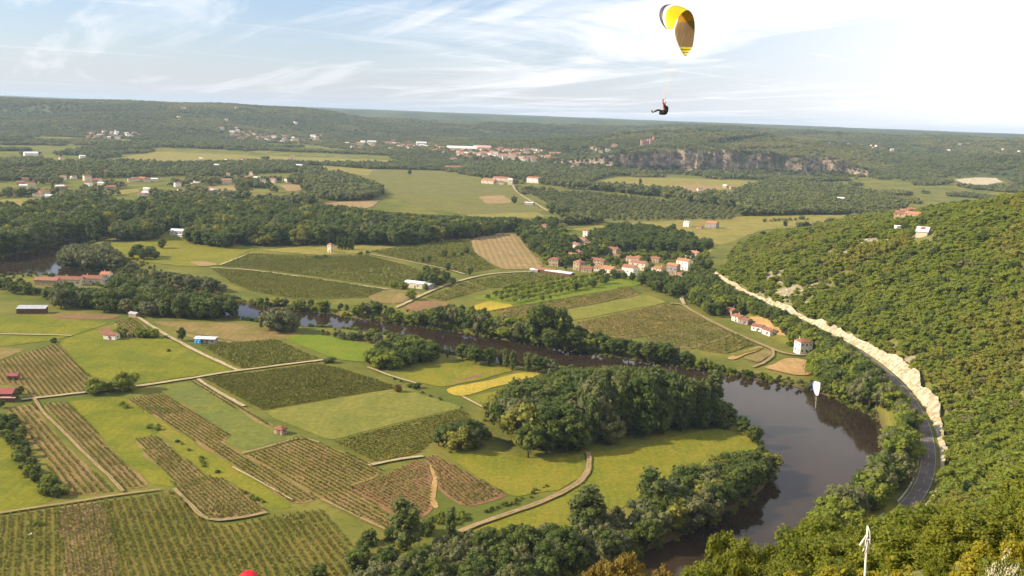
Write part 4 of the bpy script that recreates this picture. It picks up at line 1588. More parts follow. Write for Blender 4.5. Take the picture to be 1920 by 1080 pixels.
house(1074, 484, 10, 8, 4, -15, 'stone', 'tile_red', 'low red roofed house left of the tall tan house', VG, win=(2, 1))
house(1040, 499, 11, 9, 7, 8, 'stone', 'tile_brown', 'tan house behind a bush at the vineyard corner', VG, hip=3)
house(1085, 507, 8.5, 9, 8.5, 25, 'stone', 'tile_red', 'tall tan house with hipped red roof beside the barns', VG, hip=3, win=(2, 2))
house(1101, 511, 12, 7, 4.5, 5, 'stone', 'tile_brown', 'long low tan annexe joined to the tall tan house', VG, win=(4, 1), chim=False)
house(1122, 513, 8, 8, 6.5, 5, 'cream', 'tile_red', 'cream wing joined to the gabled cream house', VG, win=(3, 2))
house(1142, 518, 14, 11, 7.5, 62, 'cream', 'tile_orange', 'large cream house with broad gable and orange roof', VG, win=(3, 2))
house(1160, 516, 8, 7, 4, 12, 'cream', 'tile_brown', 'low lean-to beside the gabled cream house', VG, win=(1, 1), chim=False)
house(1180, 517, 13, 11, 8.5, 10, 'white', 'tile_red', 'largest bright white house in the village front', VG, win=(1, 1), door=False)
house(1198, 506, 17, 9, 7.5, -8, 'cream', 'tile_red', 'long red roofed house behind the bright white one', VG)
house(1186, 500, 14, 8, 9.0, 0, 'cream', 'tile_red', 'tall red roofed house rear of the bright white one', VG)
house(1235, 514, 13, 9, 6, 25, 'cream', 'tile_red', 'cream house with hipped red roof before the white walls', VG, hip=3)
house(1262, 512, 12, 9, 8, 12, 'grey', 'tile_orange', 'house with a dark front gallery under an orange roof', VG, win=(3, 1))
house(1283, 506, 15, 10, 9.5, -20, 'white', 'tile_orange', 'tall white house with long roof at the village end', VG, win=(3, 2))
house(1246, 522, 14, 6, 3.8, 8, 'white', 'tin_white', 'low white flat topped wall building in the village front', VG, pitch=4, win=(3, 1), chim=False)
house(1262, 527, 10, 8, 4.8, 30, 'white', 'tile_red', 'white house with red roof lowest in the village', VG, win=(2, 1))
house(1283, 521, 14, 6, 3.5, 6, 'cream', 'tile_red', 'long low red roof beside the village end trees', VG, win=(2, 1), chim=False)
house(1303, 484, 12, 9, 6, 30, 'cream', 'tile_orange', 'orange roofed house on the slope behind the village', VG)
house(1288, 487, 6, 6, 3, 0, 'white', 'tin_white', 'tiny white outbuilding on the slope behind the village', VG, win=(1, 1), chim=False)
house(1150, 478, 15, 9, 7, 25, 'stone', 'tile_brown', 'large mossy roofed house sunk among dark trees', VG)
house(1158, 487, 8, 7, 4, 0, 'stone', 'tile_brown', 'little stone house below the mossy roofed one', VG, win=(1, 1))
house(1125, 497, 13, 8, 5, 18, 'stone', 'tile_brown', 'dark roofed house behind the cream gabled house', VG)
house(1116, 493, 8, 7, 4, -10, 'stone', 'tile_brown', 'small dark roofed shed behind the cream wing', VG, win=(1, 1), chim=False)
house(1229, 492, 13, 8, 4.5, 20, 'stone', 'tile_brown', 'brown roofed house in the gardens behind the front row', VG)
house(1197, 492, 8, 7, 5, 20, 'cream', 'tile_red', 'little house in trees directly behind the long red roof', VG, win=(1, 1))
house(1302, 505, 7, 7, 4, 10, 'stone', 'tile_red', 'small brown house by the road at the village end', VG, win=(1, 1))
house(1024, 513, 18, 9, 3.2, 12, 'wood', 'tile_red', 'long low barn with red roof at the vineyard lane', 'barns at the village lane', pitch=14, win=(0, 0), chim=False, door=False, name='barn', cat='barn')
house(1049, 517, 26, 9, 3.0, 14, 'wood', 'tin_white', 'long low barn with white roof at the vineyard lane', 'barns at the village lane', pitch=9, win=(0, 0), chim=False, door=False, name='barn', cat='barn')
house(1003, 511, 8, 6, 2.6, 12, 'grey', 'tin_white', 'tiny white roofed shed at the end of the barns', None, pitch=9, win=(0, 0), chim=False, door=False, name='shed', cat='shed')
# --- across the meadow
house(1288, 426, 8, 7, 6.5, 70, 'white', 'tin_grey', 'white gabled house at the edge of the golden meadow', None, win=(1, 1))
house(1335, 428, 15, 10, 7, 10, 'grey', 'tile_orange', 'house with bright orange roof on the golden meadow', None)
house(1312, 430, 7, 6, 3.5, 10, 'stone', 'tile_brown', 'small brown outbuilding beside the orange roofed house', None, win=(1, 1), chim=False)
house(1576, 379, 15, 10, 7, 15, 'white', 'tin_white', 'white farmhouse in a clearing of the right hand woods', None)
HG = 'houses of the hilltop hamlet'
for k, (u, v, w_, d_, h_, yw, rm, lb) in enumerate([
        (1680, 404, 13, 9, 6, 10, 'tile_red', 'red roofed house first in the hilltop hamlet'), (1695, 402, 14, 9, 7, -12, 'tile_red', 'tallest red roofed house of the hilltop hamlet'),
        (1709, 404, 10, 8, 6, 20, 'tile_brown', 'brown roofed house behind the hilltop hamlet'), (1690, 411, 12, 8, 5, 5, 'tile_brown', 'middle stone house of the hilltop hamlet'),
        (1712, 414, 14, 9, 6, -15, 'tile_orange', 'orange roofed house at the near corner of the hilltop hamlet'), (1674, 411, 7, 5, 3, 0, 'tin_grey', 'small grey roofed shed of the hilltop hamlet')]):
    house(u, v, w_, d_, h_, yw, 'stone', rm, lb, HG)
# --- farm on the olive field
FG = 'buildings of the red roofed farm'
house(917, 345, 28, 16, 7, 14, 'cream', 'tile_orange', 'barn with the brightest red roof of the far farm', FG, name='barn', cat='barn')
house(940, 340, 34, 12, 7, 6, 'cream', 'tile_red', 'long red roofed house behind the far farm', FG)
house(935, 346, 20, 10, 5, 0, 'cream', 'tile_brown', 'low cream house in front of the far farm', FG)
house(957, 347, 9, 9, 11, 0, 'cream', 'tin_white', 'pale tower house beside the lane of the far farm', FG, win=(1, 2))
house(1001, 343, 28, 13, 10, 10, 'white', 'tile_red', 'large white house standing apart right of the far farm', FG)
house(993, 385, 14, 8, 4, 10, 'grey', 'tin_white', 'white roofed shed beside the pale farm lane', None, win=(0, 0), chim=False, door=False, name='shed', cat='shed', pitch=10)
# --- roadside houses on the far bank
house(1505, 664, 8.5, 7.5, 7.4, 32, 'white', 'tile_brown', 'tall square white house beside the tan plot', None, hip=2.6, win=(3, 2), keep=True)
house(1386, 604, 9, 7, 3.6, 38, 'white', 'tile_brown', 'white roadside house with brown roof, uppermost of three', 'houses along the riverside lane')
house(1397, 608, 8, 6, 3.0, 20, 'grey', 'tile_brown', 'grey wing joined to the uppermost roadside house', 'houses along the riverside lane', win=(2, 1))
house(1421, 621, 7.5, 6, 3.2, 10, 'white', 'tile_brown', 'middle roadside house with white gable', 'houses along the riverside lane', win=(2, 1))
house(1443, 629, 8.5, 6.5, 3.0, 38, 'white', 'tile_brown', 'roadside house nearest the tall white house', 'houses along the riverside lane', win=(2, 1))
house(1371, 592, 9, 7, 4, 35, 'stone', 'tile_brown', 'brown house hidden in trees above the lane', None, win=(2, 1))
# --- long farm in the west
LG = 'ranges of the long farmhouse'
house(90, 535, 17, 8, 4, 12, 'stone', 'tile_red', 'low red roofed range at the outer end of the long farm', LG, win=(0, 0), chim=False, door=False)
house(130, 535, 20, 9, 4.5, 9, 'cream', 'tile_brown', 'longest cream range with brown roof of the long farm', LG, win=(5, 1))
house(175, 533, 15, 9, 4.5, 9, 'cream', 'tile_brown', 'middle cream range joined to the orange roofed house', LG, win=(3, 1))
house(200, 530, 7, 8, 6.5, 9, 'white', 'tile_orange', 'house with bright orange roof at the tree end of the long farm', LG, win=(2, 2))
# --- small sheds on the plain
house(61, 588, 17.5, 6, 3.4, 4, 'wood', 'tin_grey', 'long brown shed with grey metal roof at the wood edge', None, pitch=9, mono=True, win=(0, 0), chim=False, door=False, name='shed', cat='shed')
house(6, 752, 11, 8, 3.8, 8, 'wood', 'tin_red', 'red metal barn at the start of the pale road', None, pitch=20, win=(0, 0), chim=False, door=True, name='barn', cat='barn')
house(18, 754, 6, 3.5, 2.2, 8, 'wood', 'tin_pink', 'faded pink lean-to roof in front of the red barn', None, pitch=14, mono=True, win=(0, 0), chim=False, door=False, name='lean_to', cat='shed')
house(26, 713, 4.6, 3.6, 2.3, 10, 'wood', 'tin_red', 'tiny red hut in the sloping vineyard', None, win=(1, 1), chim=False, name='hut', cat='hut')
house(210, 637, 7.5, 5.5, 3, 20, 'white', 'tile_brown', 'small white shed with brown roof on the big meadow', None, win=(1, 1), chim=False, name='shed', cat='shed')
house(387, 644, 12, 6, 2.8, 6, 'grey', 'tin_white', 'pale shack with the blue tarpaulin by the road fork', None, pitch=8, win=(4, 1), chim=False, name='shack', cat='shed')
house(526, 815, 4.2, 3.6, 2.5, 25, 'stone', 'tile_brown', 'little stone hut with pyramid roof at the barley corner', None, hip=1.6, win=(1, 1), chim=False, name='hut', cat='hut', pitch=28)
house(620, 474, 4.5, 4.5, 8, 30, 'cream', 'tile_red', 'little square stone tower beside the cypresses', None, hip=2, win=(1, 2), chim=False, name='tower', cat='tower', pitch=32)
house(334, 441, 14, 9, 4.5, 12, 'white', 'tin_white', 'white house before the long wood', None, win=(3, 1))
house(344, 445, 12, 5, 2.4, 20, 'white', 'tin_white', 'low white annexe of the house before the long wood', None, pitch=5, win=(0, 0), chim=False, door=False, name='shed', cat='shed')
house(780, 540, 17, 10, 4, 15, 'cream', 'tin_white', 'larger white roofed shed on the pale lane', 'sheds on the pale lane', pitch=10, win=(2, 1), chim=False, name='shed', cat='shed')
house(797, 542, 12, 9, 3.6, 15, 'grey', 'tin_grey', 'smaller grey roofed shed on the pale lane', 'sheds on the pale lane', pitch=10, win=(0, 0), chim=False, name='shed', cat='shed', door=False)
house(252, 595, 6, 4, 2.4, 30, 'stone', 'tin_grey', 'grey stone heap like shed at the wood edge', None, win=(0, 0), chim=False, door=False, name='shed', cat='shed')


def extras():
    # blue tarpaulin hung over the end of the shack
    p = flat(372, 645)
    mb = MB()
    n = 7
    g = []
    for i in range(n):
        for j in range(4):
            g.append((i / (n - 1) * 3.6 - 1.8, -.25 * j + .12 * math.sin(i * 2.1 + j), 2.9 - .85 * j + .12 * math.sin(i * 1.7)))
    f = [(i * 4 + j, (i + 1) * 4 + j, (i + 1) * 4 + j + 1, i * 4 + j + 1) for i in range(n - 1) for j in range(3)]
    mb.add(g, f)
    g2 = [(a, b + 1.7, c) if c > 2.6 else (a, b + .06, c) for a, b, c in g]
    mb.add(g2, [t[::-1] for t in f])
    o = mb.build('tarpaulin', None, (p[0] - .5, p[1] + .6, 0), (M['blue'],))
    tag(o, 'bright blue tarpaulin hanging over the end of the pale shack', 'tarpaulin')
    # terrace building with white roof on the spur
    p = ground(1729, 441)
    root = empty('pool_house', (p[0], p[1], p[2]), R(-28))
    tag(root, 'flat white building with dark red slot on the hilltop', 'building')
    KEEP_OUT.append((p[0], p[1], 11))
    dv = p[:2] / np.hypot(*p[:2])
    for f_ in (10, 18, 26):
        KEEP_OUT.append((p[0] - dv[0] * f_, p[1] - dv[1] * f_, 9))
    MB().box((0, 0, 1), (8, 15, 5)).build('wall', root, mats=(M['cream'],))
    rf = MB().add([(-4.6, -8, 3.2), (4.6, -8, 3.2), (4.6, 8, 5.6), (-4.6, 8, 5.6), (-4.6, -8, 3.6), (4.6, -8, 3.6), (4.6, 8, 6.0), (-4.6, 8, 6.0)],
                  [(3, 2, 1, 0), (4, 5, 6, 7), (0, 1, 5, 4), (1, 2, 6, 5), (2, 3, 7, 6), (3, 0, 4, 7)]).build('roof', root, mats=(M['tin_white'],))
    MB().add([(-1.6, -1, 4.72), (1.6, -1, 4.72), (1.6, 6, 5.77), (-1.6, 6, 5.77)], [(0, 1, 2, 3)]).build('skylight', rf, mats=(M['tin_red'],))
    p = ground(1689, 429)
    o = MB().box((0, 0, 1.2), (9, 6, 2.4)).box((0, 0, 2.5), (9.6, 6.6, .25)).build('shed', None, tuple(p), (M['white'],))
    tag(o, 'low white shed near the flat building on the hilltop', 'shed')
    KEEP_OUT.append((p[0], p[1], 8))
    KEEP_OUT.append((p[0] - dv[0] * 10, p[1] - dv[1] * 10, 8))
    # chateau on its spur
    p = ground(1216, 272)
    root = empty('castle', tuple(p), R(12))
    tag(root, 'pink stone castle with towers on the wooded cliff top', 'castle')
    KEEP_OUT.append((p[0], p[1], 32))
    dv = p[:2] / np.hypot(*p[:2])
    for f_ in (25, 45):
        KEEP_OUT.append((p[0] - dv[0] * f_, p[1] - dv[1] * f_, 24))
    for (x, w_, h_, d_) in ((-14, 20, 13, 14), (6, 22, 17, 14)):
        W, Rf, rz = gable(w_, d_, h_, R(24), .5)
        W.build('wall', root, (x, 0, 0), (M['castle'],))
        Rf.build('roof', root, (x, 0, 0), (M['tile_brown'],))
    for (x, y, r, h_) in ((17, 2, 4.2, 27), (-25, 0, 4.0, 15), (2, -8, 3.0, 20)):
        mb = MB().tube([(x, y, -3), (x, y, h_)], [r, r * .97], 12)
        mb.tube([(x, y, h_), (x, y, h_ + .6), (x, y, h_ + r * 1.2)], [r * 1.12, r * 1.12, .15], 12, 1)
        mb.build('tower', root, mats=(M['castle'], M['tile_brown']))
    for x in np.linspace(-22, 14, 9):
        for z in (4, 9):
            o = link('window', unit_window('window'), root, (x, -7.05, z))
            o.scale = (1.4, .14, 2.2)
    # arcade below the cliff
    a, b = flat(1252, 322), flat(1326, 323.5)
    L = np.linalg.norm(b - a)
    root = empty('arcade', tuple(a), math.atan2(b[1] - a[1], b[0] - a[0]))
    tag(root, 'pale pillared arcade carrying the road below the cliffs', 'viaduct')
    n = 17
    for k in range(n):
        MB().box((L * k / (n - 1), 0, 4), (2.2, 3, 11)).build('pillar', root, mats=(M['concrete'],))
    MB().box((L / 2, .4, 10.3), (L + 3, 5, 1.6)).build('deck', root, mats=(M['concrete'],))
    MB().box((L / 2, 3.4, 4), (L + 1, .8, 11)).build('back_wall', root, mats=(M['cliff'],))
    # white car by the tall house
    p = flat(1525, 671)
    root = empty('car', (p[0], p[1], 0), R(-20))
    tag(root, 'white car parked beside the tall square white house', 'car')
    prof = [(-2.1, .35), (-2.1, .85), (-1.75, .98), (-1.25, 1.42), (.45, 1.44), (1.05, 1.0), (1.95, .82), (2.1, .6), (2.1, .35)]
    mb = MB()
    n = len(prof)
    mb.add([(x, -.84 if z < 1.1 else -.66, z) for x, z in prof] + [(x, .84 if z < 1.1 else .66, z) for x, z in prof],
           [tuple(range(n)), tuple(range(2 * n - 1, n - 1, -1))] + [(i, i + n, (i + 1) % n + n, (i + 1) % n) for i in range(n)])
    mb.build('body', root, mats=(M['white'],))
    for s in (-1, 1):
        MB().add([(-1.2, s * .80, 1.02), (.75, s * .80, 1.02), (.38, s * .68, 1.37), (-1.0, s * .68, 1.37)], [(0, 1, 2, 3)]).build('side_window', root, mats=(M['window'],))
        for x in (-1.3, 1.3):
            MB().tube([(x, s * .70, .33), (x, s * .90, .33)], .33, 12).build('wheel', root, mats=(M['window'],))
    # white gull over the nearest vineyard, and the big lumps of the quarry
    p = depth(58, 1001, 260)
    mb = MB()
    mb.tube([(-.28, 0, 0), (-.1, 0, .02), (.12, 0, .02), (.34, 0, 0)], [.02, .09, .08, .01], 8)
    for s in (-1, 1):
        mb.add([(.08, s * .06, .05), (-.12, s * .06, .05), (-.10, s * .38, .20), (.06, s * .38, .22), (-.16, s * .75, .08), (-.06, s * .75, .09)], [(0, 1, 2, 3), (3, 2, 4, 5)])
    o = mb.build('bird', None, tuple(p), (M['white'],), True)
    tag(o, 'small white bird gliding over the yellowish vineyard', 'bird')
    q = [(1790, 337), (1830, 333), (1868, 334), (1882, 342), (1850, 347), (1810, 346)]
    P = np.array([ground(*k)[:2] for k in q])
    for c in P:
        KEEP_OUT.append((c[0], c[1], 40))
    KEEP_OUT.append((*P.mean(0), 75))
    sheet('quarry_floor', P, 0, M['limestone'], 'pale bare quarry ground on the right hand slope', drape=3)


extras()


# --- hamlets and towns in the distance: one small joined mesh per house
def far_houses(spots, label, group, sizes=(9, 13), mats=None):
    for (u, v, s) in spots:
        w_ = rng.uniform(*sizes) * s
        wl = random.choice(['cream', 'white', 'white', 'stone', 'cream'])
        rm = random.choice(mats or ['tile_red', 'tile_brown', 'tile_red', 'tile_orange', 'tin_white'])
        RW = {'tile_red': 'red', 'tile_brown': 'brown', 'tile_orange': 'orange', 'tin_white': 'white'}[rm]
        size = 'large' if w_ > sizes[0] * 1.45 else 'small'
        house(u, v, w_, w_ * .68, rng.uniform(4.5, 7.5) * min(s, 1.4), rng.uniform(-40, 40), wl, rm, '%s %s walled house with %s roof %s' % (size, wl.replace('stone', 'tan'), RW, label), group, parts=False)


HS = [('in the small hamlet above the river loop', 'houses of the hamlet above the river loop', [(165, 350, 1), (178, 346, 1.1), (190, 349, .9), (196, 356, .9), (175, 357, .8)]),
      ('in the line between the dark woods', 'houses between the dark woods', [(246, 341, 1), (256, 340, 1.1), (268, 340, 1.2), (276, 342, .9), (290, 340, .8), (334, 343, .9), (345, 346, .8), (360, 346, .9), (370, 347, .8)]),
      ('in the row beside the bright orange roof', 'houses beside the orange roof', [(462, 338, 1), (470, 342, .9), (482, 340, 1.1), (492, 344, .9), (500, 340, .9), (512, 343, 1), (518, 338, 1.2), (485, 346, .8)]),
      ('at the low farm before the dark wood', 'houses at the low farm', [(275, 368, 1.1), (288, 366, 1.3), (266, 370, .8)]),
      ('at the edge of the pale meadow', 'houses by the pale meadow', [(72, 370, 1), (82, 369, 1.3), (90, 368, 1), (112, 357, .9), (122, 356, .8)]),
      ('in the tilled fields below the cliffs', 'houses in the fields below the cliffs', [(1360, 353, 1), (1374, 356, .9), (1312, 358, .8)])]
for lb, gr, sp in HS:
    far_houses(sp, lb, gr, (10, 14))
house(424, 345, 17, 11, 7, 8, 'cream', 'tile_orange', 'house with the bright orange roof between woods', None, parts=False)
house(45, 403, 18, 11, 5, 10, 'white', 'tin_white', 'white house in the dark riverside wood', None, parts=False)
house(58, 292, 30, 16, 6, 10, 'white', 'tin_white', 'large white hall in the far fields', None, parts=False, name='hall', cat='building')


def town(poly, n, label, group, s=(1.0, 1.5), mats=None):
    P = np.array(poly, float)
    lo, hi = P.min(0), P.max(0)
    out = []
    while len(out) < n:
        q = rng.uniform(lo, hi)
        if in_poly(q[0], q[1], P) and all(abs(q[0] - a) > 3.2 or abs(q[1] - b) > 1.8 for a, b, _ in out):
            out.append((q[0], q[1], rng.uniform(*s)))
    far_houses(out, label, group, mats=mats)


town([(148, 258), (170, 250), (225, 247), (262, 254), (255, 262), (170, 262)], 26, 'in the hamlet at the wooded slope', 'houses of the hillside hamlet')
town([(415, 244), (445, 243), (500, 256), (560, 258), (605, 255), (600, 266), (520, 268), (440, 262)], 46, 'in the far village below the hill', 'houses of the far hill village')
town([(640, 268), (700, 265), (860, 272), (880, 282), (800, 284), (700, 286), (650, 280)], 36, 'in the spread town outskirts', 'houses of the town outskirts', (1.0, 1.6))
town([(800, 284), (900, 282), (1010, 285), (1050, 291), (1040, 306), (960, 302), (880, 300), (830, 294)], 84, 'in the far town centre', 'houses of the far town', (1.1, 1.7), ['tile_red', 'tile_orange', 'tile_brown', 'tile_red'])
town([(1500, 268), (1700, 262), (1915, 272), (1915, 292), (1640, 284)], 14, 'on the far hills above the quarry', 'houses on the right hand hills', (.7, 1.15))
town([(1090, 276), (1160, 274), (1160, 282), (1100, 292)], 6, 'on the wooded slope beside the castle', 'houses left of the castle', (1.0, 1.5))
town([(300, 190), (560, 205), (560, 240), (340, 235)], 6, 'alone in the far wooded hills', 'houses in the wooded hills', (1.2, 1.8))
house(866, 283, 95, 30, 8, 3, 'white', 'tin_white', 'long white industrial hall in the far town', None, parts=False, name='hall', cat='building')
house(905, 282, 60, 30, 8, 3, 'cream', 'tin_pink', 'long pinkish hall beside the white one', None, parts=False, name='hall', cat='building')
house(790, 276, 34, 16, 15, 6, 'white', 'tin_white', 'tall white block standing in the far town', None, parts=False, name='apartment_block', cat='building')
house(676, 275, 26, 15, 12, -6, 'cream', 'tile_orange', 'big orange tinted block at the town edge', None, parts=False, name='apartment_block', cat='building')
house(697, 272, 30, 15, 12, 4, 'white', 'tin_white', 'big white block at the town edge', None, parts=False, name='apartment_block', cat='building')
house(730, 271, 40, 15, 7, 4, 'cream', 'tile_red', 'long red roofed hall at the town edge', None, parts=False, name='hall', cat='building')
house(852, 317, 60, 14, 5, 2, 'cream', 'tile_red', 'long low red roofed shed before the town woods', None, parts=False, name='hall', cat='building')
house(850, 304, 20, 14, 9, 2, 'white', 'tile_red', 'red roofed house standing out before the town', None, parts=False)
sc = []
while len(sc) < 34:
    u_, v_ = rng.uniform(-10, 600), rng.uniform(296, 376)
    if all(abs(u_ - a) > 10 or abs(v_ - b) > 4 for a, b, _ in sc):
        sc.append((u_, v_, rng.uniform(.8, 1.25)))
far_houses(sc, 'scattered among the valley groves', 'houses scattered among the valley groves', (9, 13))
# ---SPLIT-6---
# skylines of the woods, as seen in the photograph
TB = [(915, 765), (930, 738), (960, 718), (1000, 706), (1050, 692), (1100, 690), (1150, 686), (1230, 690), (1270, 700), (1310, 714), (1340, 738), (1380, 768), (1420, 800), (1440, 830)]
TC = [(790, 835), (815, 805), (840, 790), (880, 785), (905, 790), (925, 820)]
TM = [(670, 678), (700, 650), (720, 632), (760, 622), (800, 632), (830, 650), (850, 668)]
TN = [(590, 622), (650, 621), (720, 620), (760, 630), (810, 649), (845, 660), (860, 642), (900, 650), (950, 654), (1000, 661), (1040, 674), (1120, 696)]
TL = [(560, 1070), (620, 1045), (680, 1025), (720, 1012), (800, 1012), (880, 988), (960, 985), (1040, 975), (1100, 945), (1170, 905), (1230, 905), (1250, 878), (1300, 858), (1350, 850), (1400, 845), (1445, 850)]
TF = [(-80, 512), (50, 522), (62, 540), (100, 537), (116, 527), (128, 527), (136, 538), (200, 540), (212, 512), (250, 502), (300, 500), (340, 506), (390, 516), (430, 532), (460, 565)]
TP = [(100, 482), (130, 458), (200, 458), (230, 482), (260, 502), (340, 512), (400, 520), (460, 560)]
TFB = [(450, 560), (520, 556), (600, 562), (650, 570), (700, 562), (760, 587), (830, 572), (870, 567), (930, 592), (985, 592), (1010, 600), (1080, 606), (1150, 632), (1250, 642), (1350, 682), (1450, 702), (1520, 722)]
TBW = [(-80, 385), (60, 372), (130, 362), (250, 374), (330, 348), (400, 372), (500, 372), (560, 382), (640, 384), (720, 396), (800, 402), (900, 406), (960, 406), (1050, 420)]
TRB = [(1500, 690), (1530, 682), (1560, 660), (1600, 680), (1650, 705), (1690, 735), (1715, 790), (1725, 860), (1705, 910), (1650, 930), (1560, 930), (1500, 990)]
TRW = [(1230, 522), (1290, 508), (1330, 505), (1380, 545), (1420, 562), (1480, 590), (1540, 620), (1600, 652), (1660, 692)]
# ------------------------------------------------------------------ planting
BW = {'wood': 6, 'willow': .7, 'olive': .7}
a = area('bend', 'dark tree of the big wood inside the river bend', 'trees of the big wood in the river bend')
wood([(925, 775), (985, 745), (1060, 745), (1080, 800), (1085, 842), (1060, 852), (1000, 858), (960, 842), (930, 812)], 7.5, (12, 21), {'wood': 5, 'willow': 1.5, 'olive': 1, 'poplar': .6}, a, top=TB)
wood([(1060, 738), (1120, 722), (1200, 730), (1270, 742), (1330, 772), (1320, 792), (1260, 806), (1180, 822), (1100, 838), (1075, 800)], 7.0, (19, 30), {'poplar': 8, 'wood': 1}, a, wide=(.75, 1.05), top=TB)
wood([(1320, 772), (1345, 770), (1394, 800), (1424, 830), (1416, 840), (1400, 815), (1330, 800)], 6, (9, 15), {'wood': 3, 'bush': 1}, a, top=TB)
wood([(985, 735), (1060, 705), (1130, 712), (1200, 724), (1120, 722), (1050, 738)], 7, (12, 20), {'wood': 3, 'willow': 1, 'poplar': 1}, a, top=TB)
lone(1146, 832, 14, 'willow', area('paleround', 'pale green rounded tree standing before the dark wood edge on the meadow'))
lone(1110, 815, 27, 'willow', area('olive', 'tall olive tinted tree towering in the front of the big wood'), (.75, .8))
lone(1024, 850, 15, 'wood', a)
lone(990, 858, 15, 'wood', a)
lone(1085, 846, 9, 'wood', a)
lone(1206, 820, 11, 'wood', a)
for k in range(15):
    uu = 1118 + k * 15.5 + rng.uniform(-4, 4)
    lone(uu, 824 - k * 1.6 + rng.uniform(-6, 4), rng.uniform(21, 27), 'poplar', 'bend', (.85, 1.1))
a = area('clump', 'dark tree of the small clump between vineyard and rough meadow', 'trees of the small dark clump')
wood([(800, 846), (850, 848), (918, 836), (922, 822), (870, 815), (836, 826)], 5.5, (8, 15), BW, a, top=TC)
strip([(842, 848), (880, 842), (905, 836)], 4, 3.5, (3, 5), {'hedge': 1}, area('clumpbush', 'light green bush at the foot of the small dark clump', 'bushes by the small dark clump'), top=TC)
a = area('lowbank', 'riverside tree between lower meadow and the river', 'trees of the lower river bank')
wood([(1205, 968), (1262, 932), (1390, 872), (1432, 850), (1452, 868), (1452, 898), (1436, 922), (1386, 955), (1290, 1008), (1215, 1040), (1190, 1010)], 5.5, (9, 14), {'wood': 5, 'willow': 1.5, 'olive': 1, 'poplar': .6}, a, top=TL)
wood([(640, 1130), (720, 1085), (800, 1050), (862, 1022), (960, 1018), (1060, 1012), (1130, 1000), (1190, 985), (1215, 1040), (1080, 1095), (960, 1160), (850, 1240), (700, 1240)], 5.5, (7, 12), {'wood': 4, 'willow': 2, 'bush': 1}, a, top=TL)
lone(1220, 975, 20, 'poplar', area('bankpoplar', 'tall bushy poplar rising from the lower river bank beside the meadow'), (1.5, 1.6))
lone(1095, 1010, 19, 'poplar', a, (1.5, 1.6))
lone(1118, 1012, 15, 'poplar', a, (1.4, 1.5))
lone(1245, 985, 13, 'wood', a)
lone(762, 1032, 19, 'poplar', area('lonepoplar', 'tall lone poplar at the lower corner of the reddish vineyard'), (1.35, 1.36))
lone(846, 1015, 12, 'poplar', area('thinpoplar', 'thin sparse poplar at the start of the curving track'), (.9, .91))
wood([(800, 985), (826, 955), (850, 962), (880, 965), (868, 978), (830, 990)], 4, (3, 6), {'hedge': 1}, area('trackbush', 'bush in the thicket between reddish vineyard and curving track', 'bushes by the curving track'), top=TL)
strip([(868, 975), (930, 955), (985, 935), (1025, 912)], 3, 2.6, (2, 4.5), {'hedge': 1, 'bush': 1}, 'trackbush', skip=.2)
for u, v in ((690, 1020), (720, 1045), (680, 1045), (735, 1010), (700, 1070), (795, 1000)):
    lone(u, v, rng.uniform(3.5, 7), 'bush', 'trackbush')
lone(668, 1076, 8.5, 'wood', area('cornertree', 'round bushy tree at the lower end of the largest vineyard'))
lone(598, 1096, 7, 'wood', area('edgetree', 'treetop poking up at the lower picture edge by the vineyard'))
# north-west side of the peninsula
a = area('midwood', 'green tree of the bushy wood between vivid meadow and river', 'trees of the bushy wood by the vivid meadow')
wood([(688, 690), (712, 698), (790, 684), (845, 664), (815, 650), (760, 646), (722, 658), (700, 672)], 6, (6, 12), {'wood': 4, 'oak': 3}, a, top=TM)
a = area('nearbank', 'tree of the straight row on the near river bank', 'trees of the row on the near river bank')
strip([(852, 668), (900, 682), (960, 690), (1040, 700)], 12, 6, (11, 17), {'wood': 2, 'poplar': 3}, a, top=TN)
strip([(1040, 702), (1090, 710), (1120, 712)], 8, 6, (8, 12), {'wood': 2, 'willow': 1}, a, top=TN)
a = area('bankbush', 'pale bush on the near river bank by the vivid meadow', 'bushes on the near river bank')
strip([(598, 628), (650, 632), (720, 640), (800, 654)], 14, 5, (6, 11), {'willow': 3, 'bush': 2, 'wood': 3}, a, fields=True, top=TN)
lone(526, 622, 17, 'willow', area('bigwillow', 'large pale willow standing alone on the near bank of the river'), (1.25, 1.26))
lone(505, 618, 12, 'willow', a)
lone(548, 622, 13, 'willow', a)
# far bank of the river
a = area('farbank', 'bushy tree on the far river bank below the vineyards', 'trees along the far river bank')
strip([(470, 568), (520, 574), (600, 582), (680, 592), (760, 602), (840, 616), (920, 630)], 15, 6.5, (8, 15), {'wood': 5, 'willow': 2, 'oak': 2}, a, side=2, top=TFB)
strip([(920, 630), (1000, 642), (1080, 655), (1160, 668), (1240, 680), (1330, 694)], 17, 4.6, (9, 16), {'wood': 4, 'willow': 2, 'oak': 2}, a, side=1, top=TFB)
strip([(1330, 694), (1400, 706), (1470, 716), (1530, 728)], 12, 4.5, (6, 12), {'wood': 2, 'willow': 2, 'hedge': 2}, a, side=1, top=TFB)
lone(1010, 646, 27, 'wood', area('bigpair', 'big dark round topped tree, larger of the pair on the far bank'), (.95, .96))
lone(1052, 650, 25, 'wood', area('bigpairtwo', 'slimmer dark tree of the tall pair on the far bank'), (.7, .71))
lone(1030, 655, 14, 'wood', a)
lone(1075, 655, 13, 'wood', a)
lone(1215, 676, 12, 'wood', a)
lone(905, 617, 14, 'wood', a)
wood([(700, 570), (740, 572), (790, 590), (860, 585), (880, 590), (930, 592), (1000, 612), (960, 630), (840, 610), (740, 598)], 8.5, (6, 12), {'wood': 3, 'oak': 2, 'willow': 1}, a, thin=-.25, top=TFB)
